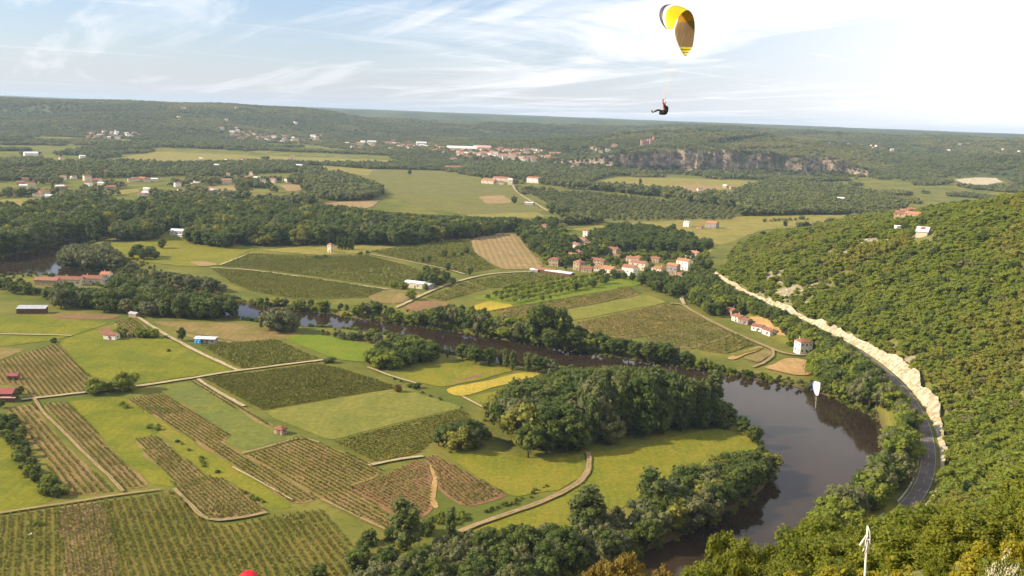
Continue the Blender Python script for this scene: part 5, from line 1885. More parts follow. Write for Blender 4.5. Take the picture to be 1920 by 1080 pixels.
# right bank between river and road
TR2 = [(1500, 690), (1530, 652), (1575, 642), (1612, 664), (1655, 695), (1690, 732), (1712, 770), (1735, 800)]
a = area('rightbank', 'tree between the river and the road under the hillside', 'trees between river and hillside road')
wood([(1545, 735), (1560, 700), (1575, 690), (1640, 705), (1676, 735), (1704, 775), (1722, 830), (1718, 900), (1690, 945), (1640, 985), (1575, 1040), (1520, 1060), (1530, 1040), (1600, 970), (1640, 915), (1685, 855), (1690, 815), (1640, 780)], 6, (9, 16), {'wood': 3, 'oak': 4, 'willow': 2}, a, top=TR2)
wood([(1518, 690), (1540, 676), (1600, 690), (1660, 730), (1640, 770), (1580, 752), (1540, 728)], 6, (9, 17), {'wood': 3, 'oak': 3, 'poplar': 1}, a, thin=-.2, top=TR2)
a = area('roadwood', 'dark green tree between the lane houses and the hillside road', 'trees below the hillside road')
wood([(1290, 545), (1330, 530), (1370, 552), (1420, 575), (1480, 605), (1540, 636), (1600, 668), (1655, 705), (1630, 700), (1560, 672), (1530, 648), (1500, 640), (1460, 606), (1410, 588), (1340, 590), (1310, 572)], 6, (7, 13), {'wood': 4, 'oak': 2}, a, top=TRW, onhill=True)
wood([(1250, 540), (1300, 520), (1340, 520), (1370, 548), (1400, 580), (1370, 600), (1330, 592), (1290, 568)], 6.5, (6, 12), {'wood': 4, 'oak': 1}, a, top=TRW, onhill=True)
wood([(1432, 588), (1500, 606), (1550, 640), (1560, 668), (1528, 655), (1496, 640), (1470, 622)], 6, (4, 9), {'wood': 3, 'oak': 2}, a, thin=-.3, top=TRW, onhill=True)
strip([(1478, 618), (1500, 632), (1530, 648)], 12, 5, (5, 9), {'wood': 2, 'oak': 1}, a, onhill=True)
strip([(1392, 618), (1430, 634), (1470, 648), (1490, 656)], 5, 5, (2.5, 5), {'oak': 1, 'bush': 1}, a, skip=.45, onhill=True)
# west: wood round the long farm
a = area('farmwood', 'dark tree of the wood below the long farmhouse', 'trees of the wood round the long farmhouse')
wood([(232, 588), (300, 596), (380, 600), (445, 602), (452, 588), (420, 566), (330, 545), (235, 522), (215, 545), (165, 540), (110, 548), (85, 560), (110, 578)], 7.5, (9, 17), {'wood': 6, 'willow': 1}, a, top=TF)
wood([(-80, 585), (0, 580), (35, 576), (90, 570), (110, 548), (50, 536), (-80, 540)], 8, (6, 13), {'wood': 4, 'oak': 1}, a, thin=-.15, top=TF)
wood([(205, 518), (240, 515), (330, 538), (300, 545), (235, 530)], 7, (9, 14), BW, a, top=TF)
strip([(-80, 530), (-20, 527), (20, 519), (60, 518), (100, 524)], 15, 6.5, (8, 13), BW, a, top=TF)
strip([(95, 517), (140, 515), (200, 520)], 8, 7, (6, 10), BW, a, top=TF)
a = area('palewood', 'pale grey green tree on the inner bank of the river loop', 'pale trees in the river loop')
wood([(118, 510), (128, 478), (160, 462), (205, 455), (235, 478), (330, 515), (410, 545), (455, 565), (420, 562), (335, 536), (235, 508), (165, 503)], 8, (10, 17), {'willow': 5, 'wood': 2}, a, fields=True, top=TP)
# big dark wood across the middle
a = area('bigwood', 'dark tree of the long wood across the valley', 'trees of the long wood across the valley')
wood([(-120, 500), (-60, 486), (45, 473), (120, 450), (205, 440), (300, 425), (330, 432), (420, 452), (470, 460), (560, 462), (640, 458), (735, 462), (800, 458), (880, 448), (915, 440), (905, 428), (800, 412), (700, 402), (560, 396), (440, 392), (300, 392), (120, 396), (0, 404), (-120, 410)], 10.5, (14, 22), {'wood': 7, 'poplar': 2, 'olive': 1, 'willow': .6}, a, fields=False, thin=-.62, top=TBW)
wood([(880, 448), (960, 436), (1040, 420), (1000, 412), (900, 416), (800, 408)], 10, (10, 17), BW, a, top=TBW)
wood([(220, 446), (300, 442), (330, 425), (250, 420)], 8, (10, 17), BW, a, top=TBW)
lone(180, 452, 26, 'cypress', area('tallcypress', 'tall narrow dark tree, taller of the pair at the wood edge above the river loop'), (1.6, 1.6))
lone(168, 450, 22, 'cypress', area('tallcypress2', 'narrow dark tree, shorter of the pair at the wood edge above the river loop'), (1.6, 1.6))
strip([(620, 452), (700, 452), (760, 444), (840, 440)], 14, 9, (14, 20), {'poplar': 2, 'wood': 1}, a, top=TBW)
for u, v in ((250, 485), (268, 487), (290, 486), (303, 466), (260, 478), (282, 482)):
    lone(u, v, rng.uniform(8, 12), 'wood', area('meadowtree', 'dark small tree of the clump on the green meadow', 'trees clumped on the green meadow'), (1.2, 1.5))
for u in (636, 642, 648, 655, 661):
    lone(u, 468 + (u - 636) * .05, rng.uniform(11, 15), 'cypress', area('towercypress', 'dark pointed cypress in the row beside the stone tower', 'cypresses beside the stone tower'), (1.3, 1.6))
for u, v in ((590, 485), (600, 487), (608, 484), (675, 478), (690, 476)):
    lone(u, v, 4, 'bush', area('towerbush', 'low bush on the vineyard edge below the stone tower', 'bushes below the stone tower'))
for u, v, h in ((792, 493, 6), (803, 491, 6.5), (832, 484, 9), (851, 482, 5), (866, 481, 5), (875, 477, 8), (838, 507, 8), (880, 516, 7)):
    lone(u, v, h, 'wood', area('linetree', 'small tree in the line crossing the green vineyard', 'trees in a line across the green vineyard'))
wood([(786, 530), (800, 518), (842, 530), (852, 536), (830, 540), (805, 538)], 6.5, (7, 11), BW, area('shedgrove', 'dark tree of the grove behind the white roofed sheds', 'trees of the grove at the white roofed sheds'), top=TBW)
for u, v, h in ((738, 540, 7), (770, 562, 9), (757, 543, 7), (798, 543, 5)):
    lone(u, v, h, 'oak', area('shedtree', 'small light tree standing beside the white roofed sheds', 'trees beside the white roofed sheds'))
a = 'bigwood'
wood([(215, 453), (300, 450), (298, 438), (225, 440)], 7, (12, 19), BW, a)
wood([(352, 457), (430, 467), (438, 452), (360, 445)], 7, (12, 19), BW, a)
wood([(466, 462), (500, 460), (500, 452), (470, 454)], 7, (9, 14), BW, a)
wood([(112, 512), (112, 494), (130, 478), (160, 468), (200, 456), (205, 500), (160, 508)], 7.5, (11, 18), {'willow': 6, 'wood': 1}, 'palewood', fields=True, top=TP)
a = 'village'
for u, v in ((1060, 506), (1112, 504), (1166, 506), (1212, 514), (1222, 502), (1250, 500), (1100, 484), (1066, 490), (1142, 503), (1170, 492), (1212, 488), (1245, 490), (1270, 488), (1320, 500), (1160, 522), (1128, 520), (1205, 520), (1222, 522)):
    lone(u, v, rng.uniform(4.5, 8), 'wood' if rng.uniform() < .7 else 'oak', a)
# lone trees of the near plain
lone(180, 738, 9.5, 'oak', area('pairl', 'broad round tree, smaller of the two on the pale road by the barn'), (1.15, 1.15))
lone(233, 733, 11.5, 'oak', area('pairr', 'broad round tree, larger of the two on the pale road'), (1.15, 1.15))
lone(207, 734, 6, 'oak', area('pairmid', 'low tree squeezed between the two round trees on the pale road'))
lone(341, 639, 8.5, 'wood', area('shacktree', 'dark upright oval tree beside the blue sheeted shack'), (.8, .81))
lone(226, 632, 7.5, 'oak', area('hutl', 'round tree directly beside the small stone shed'), (1.2, 1.2))
for u in (262, 274, 287):
    lone(u, 632 + (u - 262) * .05, 6.5, 'oak', area('hutrow', 'round tree of the short row behind the meadow shed', 'trees of the short row behind the meadow shed'), (1.2, 1.3))
lone(617, 680, 4.2, 'bush', area('roadend', 'dark round bush at the end of the straight pale road'), (1.3, 1.3))
lone(316, 659, 2.0, 'bush', area('meadowbush', 'tiny dark bush alone in the large yellow green meadow'))
lone(101, 642, 3.0, 'bush', area('cornerbush', 'small dark bush at the top corner of the sloping vineyard'))
lone(745, 735, 4.5, 'brown', area('redbush', 'reddish brown bush on the path below the green meadow'))
lone(780, 728, 3.5, 'bush', area('pathbush', 'dark bush beside the path below the green meadow', 'bushes on the path below the green meadow'))
lone(770, 726, 2.5, 'bush', 'pathbush')
for u, v in ((8, 745), (28, 752), (38, 740), (2, 765)):
    lone(u, v, 4.5, 'wood', area('barntree', 'dark tree crowding the red metal barn', 'trees round the red metal barn'))
strip([(8, 790), (22, 822), (42, 855), (68, 895), (92, 922), (116, 932)], 6.5, 3.0, (2.6, 5.0), {'wood': 2, 'bush': 1, 'oak': 1}, area('leftthicket', 'dark shrub of the thick hedge beside the long vineyard', 'shrubs of the hedge beside the long vineyard'), top=TBW)
strip([(300, 800), (335, 832), (372, 862), (410, 892), (450, 918), (500, 950)], 3.2, 2.4, (2.2, 4.2), {'hedge': 3, 'bush': 1}, area('stripbush', 'bright green bush in the line along the grass strip', 'bushes along the green grass strip'), skip=.45, top=TBW)
for u, v in ((228, 760), (236, 765), (280, 803), (296, 806), (70, 985)):
    lone(u, v, 2.4, 'hedge', 'stripbush')
strip([(742, 712), (790, 735), (830, 752), (880, 772)], 4, 3.2, (1.6, 3.5), {'hedge': 2, 'bush': 1}, area('pathhedge', 'low shrub of the hedge beside the pale wheat', 'shrubs of the hedge beside the pale wheat'), skip=.35, fields=True, top=TBW)
strip([(600, 604), (640, 624)], 3, 3, (2, 4), {'hedge': 1}, 'bankbush')
strip([(880, 815), (905, 800), (922, 775)], 5, 4, (2, 5), {'hedge': 1, 'willow': 1}, 'clumpbush')
# village
a = area('village', 'dark tree among the village houses', 'trees among the village houses')
KEEP_VILLAGE = True
wood([(965, 440), (1000, 420), (1040, 424), (1060, 438), (1055, 470), (1030, 500), (1010, 486), (985, 462)], 9, (8, 14), {'wood': 4, 'oak': 1}, a, thin=-.25)
wood([(1060, 438), (1120, 440), (1140, 462), (1120, 485), (1070, 500), (1040, 505)], 9, (7, 12), {'wood': 4, 'oak': 1}, a, thin=-.1)
wood([(1120, 450), (1150, 434), (1230, 440), (1290, 452), (1330, 470), (1320, 482), (1260, 476), (1200, 474), (1160, 472), (1140, 485)], 9, (9, 16), {'wood': 6}, a)
wood([(1130, 490), (1200, 478), (1280, 480), (1330, 490), (1330, 505), (1260, 488), (1200, 505), (1150, 500)], 9, (5, 9), {'wood': 3, 'oak': 2}, a, thin=.0)
wood([(1195, 538), (1210, 520), (1260, 530), (1310, 515), (1330, 520), (1300, 555), (1255, 562), (1235, 550)], 7.5, (7, 12), {'wood': 4}, a)
for u, v in ((1112, 540), (1080, 545), (1135, 532), (1150, 522), (1170, 525), (1185, 527)):
    lone(u, v, rng.uniform(6, 9), 'wood', a)
# orchard
def orchard():
    az = row_az((905, 560), (1120, 518))
    P = flatp([(890, 560), (1010, 532), (1120, 517), (1150, 520), (1130, 535), (1020, 566), (970, 572)])[:, :2]
    k = 0
    for A, B in clip_rows(P, az, 11.0):
        L = np.linalg.norm(B - A)
        n = int(L / 8.0)
        t = (np.arange(n) + .5) / max(n, 1)
        q = A + (B - A) * t[:, None] + rng.normal(0, .5, (n, 2))
        put(q[:, 0], q[:, 1], rng.uniform(4.4, 6.4, n), 'orchard', area('orchard', 'small round fruit tree in the orchard rows below the village', 'fruit trees of the village orchard'))
    P = flatp([(985, 360), (1100, 363), (1390, 394), (1376, 413), (1135, 415), (1052, 398)])[:, :2]
    az = row_az((1000, 365), (1380, 408))
    for A, B in clip_rows(P, az, 16.0):
        L = np.linalg.norm(B - A)
        n = int(L / 10.0)
        t = (np.arange(n) + .5) / max(n, 1)
        q = A + (B - A) * t[:, None] + rng.normal(0, .7, (n, 2))
        put(q[:, 0], q[:, 1], rng.uniform(5.5, 8, n), 'far', area('plantation', 'tree of the large plantation in straight rows', 'trees of the large plantation'))


orchard()
# further woods: strips and groves
a = area('midgrove', 'tree in the valley groves between far fields', 'trees in the far valley groves')
FW = {'far': 1}
def grove(px, sp, hr, thin=-.5):
    wood(px, sp, hr, FW, a, fields=True, thin=thin, thin_scale=90)
grove([(540, 345), (580, 328), (640, 334), (700, 352), (718, 366), (690, 378), (610, 378), (570, 360)], 12, (12, 18), -2)
grove([(0, 400), (120, 392), (300, 388), (440, 388), (560, 392), (600, 380), (540, 362), (470, 345), (380, 362), (300, 366), (200, 366), (110, 372), (0, 392)], 12, (9, 16), -.02)
grove([(0, 372), (110, 368), (250, 352), (380, 348), (520, 342), (560, 330), (420, 330), (200, 338), (0, 345)], 13, (8, 14), .10)
grove([(-80, 345), (200, 335), (420, 328), (700, 320), (900, 318), (1060, 330), (1060, 312), (860, 306), (620, 310), (340, 310), (200, 305), (-80, 318)], 14, (8, 14), .0)
grove([(860, 322), (960, 340), (1060, 352), (1100, 344), (1150, 330), (1440, 338), (1440, 326), (1250, 327), (1050, 312), (900, 306)], 14, (9, 15), -.12)
grove([(200, 300), (290, 280), (480, 286), (500, 276), (380, 268), (200, 276), (60, 296)], 15, (9, 15), -.2)
grove([(640, 300), (760, 304), (880, 305), (1060, 310), (1060, 298), (900, 296), (740, 292)], 14, (9, 15), -.2)
grove([(1040, 352), (1130, 355), (1300, 368), (1400, 380), (1420, 404), (1300, 410), (1390, 392), (1150, 360)], 12, (12, 20), -.35)
grove([(1130, 418), (1300, 410), (1420, 404), (1410, 396), (1390, 400), (1200, 412), (1060, 415), (1050, 425)], 10, (10, 16), -1)
grove([(1400, 405), (1560, 405), (1640, 402), (1700, 395), (1660, 372), (1560, 350), (1440, 342), (1380, 362), (1380, 385)], 11, (9, 15), -.7)
strip([(1430, 416), (1470, 414), (1510, 412)], 12, 8, (4, 6), {'far': 1}, a)
for u, v, h, s in ((768, 328, 12, 'wood'), (965, 382, 13, 'wood'), (652, 330, 8, 'wood'), (1035, 402, 14, 'wood'), (1060, 404, 13, 'wood'), (1048, 404, 13, 'wood'), (1200, 356, 26, 'cypress'),
                   (1157, 358, 18, 'wood'), (1130, 360, 14, 'wood'), (1335, 385, 20, 'wood'), (1356, 384, 18, 'poplar'), (1472, 425, 9, 'wood'), (1595, 412, 8, 'wood'), (1262, 435, 11, 'wood'), (905, 338, 8, 'wood')):
    lone(u, v, h, s, area('fieldtree', 'solitary dark tree out in the far fields', 'solitary trees in the far fields'))

# riparian fringe along both banks and tall trees over the far bend
def fringe():
    a = area('fringe', 'bush leaning over the river edge', 'bushes along the river edge')
    L = smooth_line(np.concatenate([river_poly, river_poly[:1]]), 3.2, 0)
    t = np.gradient(L, axis=0)
    t /= np.linalg.norm(t, axis=1, keepdims=True)
    nn = np.stack([t[:, 1], -t[:, 0]], 1)
    q = L + nn
    s = np.where(in_poly(q[:, 0], q[:, 1], river_poly), -1, 1)[:, None]
    for off, hr in ((1.0, (1.2, 2.6)), (4.0, (1.8, 4.2))):
        P = L + nn * s * (off + rng.uniform(-1, 1, len(L)))[:, None]
        r = np.hypot(P[:, 0], P[:, 1])
        u, v, w = project(np.column_stack([P, np.zeros(len(P))]))
        m = (rng.uniform(0, 1, len(P)) < .72) & (w > 0) & (u > -150) & (u < 2000) & (v < 1150) & (r < 1500)
        P = P[m]
        n = len(P)
        hh = rng.uniform(*hr, n)
        z = np.maximum(height(P[:, 0], P[:, 1], True), WATER_Z - .2)
        put(P[:, 0], P[:, 1], hh, pick(n, {'bush': 3, 'hedge': 3, 'willow': 2}), a, (.9, 1.3), z=z)


fringe()
strip([(-60, 484), (45, 470), (120, 447), (180, 435)], 14, 7, (16, 24), {'wood': 1}, 'bigwood')
strip([(300, 414), (420, 405)], 20, 10, (14, 20), {'wood': 1}, 'bigwood')


def road_edge():
    t = np.gradient(road_line, axis=0)
    t /= np.linalg.norm(t, axis=1, keepdims=True)
    nn = np.stack([t[:, 1], -t[:, 0]], 1)
    u, v, w = project(np.column_stack([road_line, np.full(len(road_line), ROAD_Z)]))
    q = road_line + nn * 12
    s = np.where(in_poly(q[:, 0], q[:, 1], HILL_POLY), -1, 1)[:, None]
    for off, hr in ((7.5, (4, 6.5)), (11.5, (6, 9)), (16, (6, 11))):
        P = road_line + nn * s * (off + rng.uniform(-1, 1, len(u)))[:, None] + t * rng.uniform(-2, 2, len(u))[:, None]
        m = (v < 715) & ((v < 612) | (v > 624)) & (rng.uniform(0, 1, len(u)) < .8)
        m &= free(P[:, 0], P[:, 1], False, 1, 1)
        put(P[m, 0], P[m, 1], rng.uniform(*hr, m.sum()), pick(m.sum(), {'wood': 3, 'oak': 2}), 'roadwood')


road_edge()
# ------------------------------------------------------------------ hillside road, its rock cutting and wall, the far cliff
CUT_FRAC, CLIFF_PTS = [], []


def road_and_cutting():
    n = len(road_line)
    t = np.gradient(road_line, axis=0)
    t /= np.linalg.norm(t, axis=1, keepdims=True)
    nn = np.stack([t[:, 1], -t[:, 0]], 1)                 # candidate towards the hill
    q = road_line[n // 2] + nn[n // 2] * 12
    if not in_poly(np.array([q[0]]), np.array([q[1]]), HILL_POLY)[0]:
        nn = -nn
    road = ribbon('hillside_road', road_line, 5.8, ROAD_Z + .30, M['asphalt'], 'grey road curving along the foot of the hillside', jitter=.0)
    ctr = road.location
    # painted lines: edge lines and a dashed middle
    for off, nm in ((2.6, 'edge_line'), (-2.6, 'edge_line')):
        o = ribbon(nm, road_line + nn * off, .16, ROAD_Z + .31, M['line'], jitter=0, kind=None, parent=road)
        o.location = (o.location.x - ctr[0], o.location.y - ctr[1], 0)
    mb = MB()
    for i in range(0, n - 1, 2):
        a, b = road_line[i], road_line[i] + (road_line[i + 1] - road_line[i]) * .65
        w = nn[i] * .08
        mb.add([(p[0] - ctr[0], p[1] - ctr[1], ROAD_Z + .312) for p in (a - w, b - w, b + w, a + w)], [(0, 1, 2, 3)])
    o = mb.build('lane_dashes', road, mats=(M['line'],))
    tag(o, kind='stuff')
    # parapet on the river side
    u, v, _ = project(np.column_stack([road_line, np.full(n, ROAD_Z)]))
    sel = np.nonzero((v > 735) & (v < 985))[0]
    mb = MB()
    for i in sel[:-1]:
        a, b = road_line[i] - nn[i] * 3.7, road_line[i + 1] - nn[i + 1] * 3.7
        c = (a + b) / 2
        if (i // 3) % 7 != 6:
            mb.box((c[0] - ctr[0], c[1] - ctr[1], ROAD_Z + .45), (np.linalg.norm(b - a) + .05, .4, .8), math.atan2(b[1] - a[1], b[0] - a[0]))
    o = mb.build('parapet', None, (ctr[0], ctr[1], 0), (M['concrete'],))
    tag(o, 'low pale parapet wall on the river side of the hillside road', 'wall')
    # verge
    # cutting
    s = np.arange(n)
    frac = np.interp(v, [500, 540, 600, 640, 690, 720, 760, 800, 840, 870, 900, 960], [1.8, 2.4, 3.2, 4.6, 5.6, 6.2, 4.8, 2.8, 1.5, 1.0, .7, .4])
    CUT_FRAC.append(frac)
    fine = smooth_line(np.column_stack([road_line, frac]), 1.4, 0)
    ft = np.gradient(fine[:, :2], axis=0)
    ft /= np.linalg.norm(ft, axis=1, keepdims=True)
    fn = np.stack([ft[:, 1], -ft[:, 0]], 1)
    if np.dot(fn[len(fn) // 2], nn[n // 2]) < 0:
        fn = -fn
    rows = 9
    V = []
    k = len(fine)
    sl = np.arange(k) * 1.4
    hvar = fine[:, 2] * (.55 + .8 * vnoise(sl / 16, sl * 0, 3) + .22 * (vnoise(sl / 3.5, sl * 0, 4) - .5))
    for j in range(rows):
        f = j / (rows - 1)
        wd = np.minimum(1.0, hvar / 3.0)
        d = 4.4 + f * (.8 + 1.6 * wd + hvar * .72) + (fbm(sl, np.full(k, j * 2.0), 5, 3, 12) * .9 * wd if 0 < j else 0)
        P = fine[:, :2] + fn * d[:, None] if isinstance(d, np.ndarray) else fine[:, :2] + fn * d
        z = ROAD_Z + .1 + f ** .85 * (hvar + .3) + fbm(sl, np.full(k, j * 2.0 + 50), 4, 3, 19) * .6 * (j > 0) * wd
        hh = height(P[:, 0], P[:, 1])
        if j == rows - 1:
            z = np.maximum(hh - .6, np.minimum(z, hh + .6))
        else:
            z = np.maximum(z, hh + .25 * (j > 0) + fbm(sl, np.full(k, j * 3.0), 3, 2, 8) * .3)
        V.append(np.column_stack([P - ctr[:2], z]))
    V = np.stack(V, 1).reshape(-1, 3)
    i = np.arange(k - 1)[:, None] * rows
    j = np.arange(rows - 1)[None, :]
    Fq = np.stack([i + j, i + rows + j, i + rows + j + 1, i + j + 1], -1).reshape(-1, 4)
    o = link('rock_cutting', mesh_np('rock_cutting', V, Fq, [M['limestone']]), None, (ctr[0], ctr[1], 0))
    tag(o, 'pale limestone cutting above the hillside road', kind='structure')


road_and_cutting()


def boulders():
    """loose pale rocks in the bare patches of the hillside"""
    rg = np.random.default_rng(3)
    V, Fc = [], []
    for (u, v, su, sv, n) in ((1450, 530, 45, 16, 60), (1500, 555, 40, 14, 50), (1650, 455, 28, 12, 60), (1690, 440, 30, 10, 26), (1880, 520, 35, 22, 40), (1700, 682, 22, 8, 30), (1545, 575, 30, 10, 25), (1760, 520, 80, 40, 20)):
        for _ in range(n):
            p = ground(rg.normal(u, su * .6), rg.normal(v, sv * .6))
            if near_hill(np.array([p[0]]), np.array([p[1]]))[1][0] < 12:
                continue
            s = rg.uniform(.5, 1.7)
            w = ICO_V * rg.uniform(.6, 1.2, (12, 1)) * s * np.array([1.2, 1, .7])
            V.append(w + p + np.array([0, 0, .2]))
            Fc.append(ICO_F + 12 * (len(V) - 1))
    V = np.concatenate(V)
    c = V.mean(0)
    tag(link('hillside_rocks', mesh_np('hillside_rocks', V - c, np.concatenate(Fc), [M['limestone']]), None, tuple(c)), 'loose pale rocks scattered over the bare hillside patches', kind='stuff')


boulders()


def far_cliff():
    L = smooth_line(np.column_stack([cliff_line, CL_TOP]), 7.0, 1)
    n = len(L)
    s = np.arange(n) * 7.0
    rows = 12
    V = []
    top = L[:, 2] * (.78 + .42 * vnoise(s / 60, s * 0, 5))
    dn = L[:, :2] / np.linalg.norm(L[:, :2], axis=1, keepdims=True)
    for j in range(rows):
        f = j / (rows - 1)
        butt = 9 * fbm(s, np.full(n, j * 3.0), 30, 3, 23) + 5 * fbm(s, np.full(n, 0.0), 16, 2, 29)
        d = -26 + (30 * min(f, .3) / .3) + 14 * max(0, f - .3) + butt * (f > 0)
        z = np.where(f < .3, f / .3 * 12, 12 + (top - 12) * (f - .3) / .7) * np.clip(L[:, 2] / 20, 0, 1) - 1
        V.append(np.column_stack([L[:, :2] + dn * (d[:, None] if isinstance(d, np.ndarray) else d), z]))
    c = L[:, :2].mean(0)
    V = np.stack(V, 1)
    CLIFF_PTS.append(np.concatenate([V[:, 1:5].reshape(-1, 3), V[:, 1:4].reshape(-1, 3) + [3, -2, 0], V[::2, 7:].reshape(-1, 3)]))
    V = V.reshape(-1, 3) - np.array([c[0], c[1], 0])
    i = np.arange(n - 1)[:, None] * rows
    j = np.arange(rows - 1)[None, :]
    Fq = np.stack([i + j, i + j + 1, i + rows + j + 1, i + rows + j], -1).reshape(-1, 4)
    o = link('cliff', mesh_np('cliff', V, Fq[:, ::-1], [M['cliff']]), None, (c[0], c[1], 0))
    tag(o, 'long banded rock cliff below the castle hill', kind='structure')


far_cliff()
# ---SPLIT-7---
# ------------------------------------------------------------------ paragliders, pilots, windsock, sprigs at the brink
def cloth(name, c, trans=.35, rough=.55):
    m, nt, N, L, out = new_mat(name)
    p = N.new('ShaderNodeBsdfPrincipled')
    p.inputs['Base Color'].default_value = (*c, 1)
    p.inputs['Roughness'].default_value = rough
    t = N.new('ShaderNodeBsdfTranslucent')
    t.inputs['Color'].default_value = (*c, 1)
    mx = N.new('ShaderNodeMixShader')
    mx.inputs[0].default_value = trans
    L.new(p.outputs[0], mx.inputs[1])
    L.new(t.outputs[0], mx.inputs[2])
    L.new(mx.outputs[0], out.inputs['Surface'])
    return m


M['c_yellow'] = cloth('yellow_nylon', (.82, .72, .0))
M['c_navy'] = cloth('navy_nylon', (.060, .045, .075), .1)
M['c_white'] = cloth('white_nylon', (.86, .84, .82))
M['c_orange'] = cloth('yellow_shade_nylon', (.58, .27, .012), .3)  # yellow cloth from below: shade and show-through put into the colour
M['c_brown'] = cloth('brown_shade_nylon', (.26, .17, .10), .25)  # darker underside colour: brown print with the canopy's shade painted in
M['c_blue'] = cloth('blue_nylon', (.10, .17, .62))
M['c_red'] = cloth('red_nylon', (.80, .012, .03))
M['c_line'] = plain_mat('line_cord', (.55, .52, .5), .6, .3, .1)
M['skin'] = plain_mat('skin', (.48, .27, .19), .55, .4, .05)
M['jacket'] = plain_mat('red_jacket', (.42, .012, .045), .8, .2, .15, 6)
M['jacket_dark'] = plain_mat('dark_jacket', (.06, .06, .08), .8, .2, .15, 6)
M['trousers'] = plain_mat('dark_trousers', (.045, .040, .036), .85, .2, .2, 6)
M['boots'] = plain_mat('grey_boots', (.12, .115, .105), .7, .3, .2, 6)
M['harness'] = plain_mat('black_harness', (.022, .018, .020), .7, .3, .25, 5)
M['helmet'] = plain_mat('pale_helmet', (.72, .68, .66), .35, .5, .05)
M['weathered'] = plain_mat('weathered_cloth', (.74, .68, .58), .9, .1, .15, 8)


def wing(name, label, rimA, rimB, dA, dB, cells, cols_top, cols_low, pilot, group):
    """canopy lofted between a leading and a trailing rim; both faces, with ribbed cells between"""
    A = np.array([depth(u, v, d) for (u, v), d in zip(rimA, dA)])
    B = np.array([depth(u, v, d) for (u, v), d in zip(rimB, dB)])
    s0 = np.linspace(0, 1, len(A))
    n = cells * 2 + 1
    s = np.linspace(0, 1, n)

    def rs(P):
        Q = smooth_line(P, .05, 2)
        t = np.linspace(0, 1, len(Q))
        return np.stack([np.interp(s, t, Q[:, k]) for k in range(3)], 1)
    A, B = rs(A), rs(B)
    mid = (A + B) / 2
    tan = np.gradient(mid, axis=0)
    tan /= np.linalg.norm(tan, axis=1, keepdims=True) + 1e-9
    ch = B - A
    nor = np.cross(tan, ch)
    nor /= np.linalg.norm(nor, axis=1, keepdims=True) + 1e-9
    cen = np.array(pilot)
    flip = np.sign(((mid - cen) * nor).sum())
    nor *= flip
    m = 13
    f = np.linspace(0, 1, m)
    clen = np.linalg.norm(ch, axis=1)
    scal = .035 * (np.arange(n) % 2)              # cells bulge between their ribs
    up = 1.25 * (np.sqrt(f) - f) * .34 + .0
    lo = -.10 * np.sin(np.pi * f) * .35
    root = empty(name, tuple(mid[n // 2]))
    tag(root, label, 'paraglider', group)
    off = np.array(root.location)

    def surf_(h, bul, nm, cols):
        V = A[:, None] + ch[:, None] * f[None, :, None] + nor[:, None] * (h[None, :] * clen[:, None] + bul * scal[:, None] * np.sin(np.pi * f)[None, :])[:, :, None]
        V = V.reshape(-1, 3) - off
        i = np.arange(n - 1)[:, None] * m
        j = np.arange(m - 1)[None, :]
        q = np.stack([i + j, i + j + 1, i + m + j + 1, i + m + j], -1).reshape(-1, 4)
        ii, jj = np.meshgrid(np.arange(n - 1), np.arange(m - 1), indexing='ij')
        mats, mi = cols(ii.ravel() / (n - 1), (jj.ravel() + .5) / (m - 1), ii.ravel() // 2)
        o = link(nm, mesh_np(nm, V, q, mats, mi, smooth=True), root)
        return V.reshape(n, m, 3)
    surf_(up, 1.0, 'canopy_top', cols_top)
    Vl = surf_(lo, -1.0, 'canopy_underside', cols_low)
    # stabilo ribs close the tips
    mb = MB()
    lines_to = np.array(pilot) - off
    for k in np.linspace(2, n - 3, 9).astype(int):
        for j in (2, 6, 9):
            p = Vl[k, j]
            mb.tube([tuple(p), tuple(p * .45 + (lines_to + np.array([0, 0, .9])) * .55), tuple(lines_to + np.array([0, 0, .75]))], 0.003, 3, cap=False)
    mb.build('lines', root, mats=(M['c_line'],))
    return root


_pm = {}


def skinned(name, verts, edges, radii, root=0, sub=1):
    me = bpy.data.meshes.new(name)
    me.from_pydata(verts, edges, [])
    o = bpy.data.objects.new(name, me)
    COL.objects.link(o)
    md = o.modifiers.new('skin', 'SKIN')
    md.use_smooth_shade = True
    sv = me.skin_vertices[0].data
    for i, r in enumerate(radii):
        sv[i].radius = (r, r) if isinstance(r, (int, float)) else r
        sv[i].use_root = (i == root)
    sb = o.modifiers.new('sub', 'SUBSURF')
    sb.levels = sb.render_levels = sub
    dg = bpy.context.evaluated_depsgraph_get()
    res = bpy.data.meshes.new_from_object(o.evaluated_get(dg))
    res.name = name
    bpy.data.objects.remove(o)
    bpy.data.meshes.remove(me)
    return res


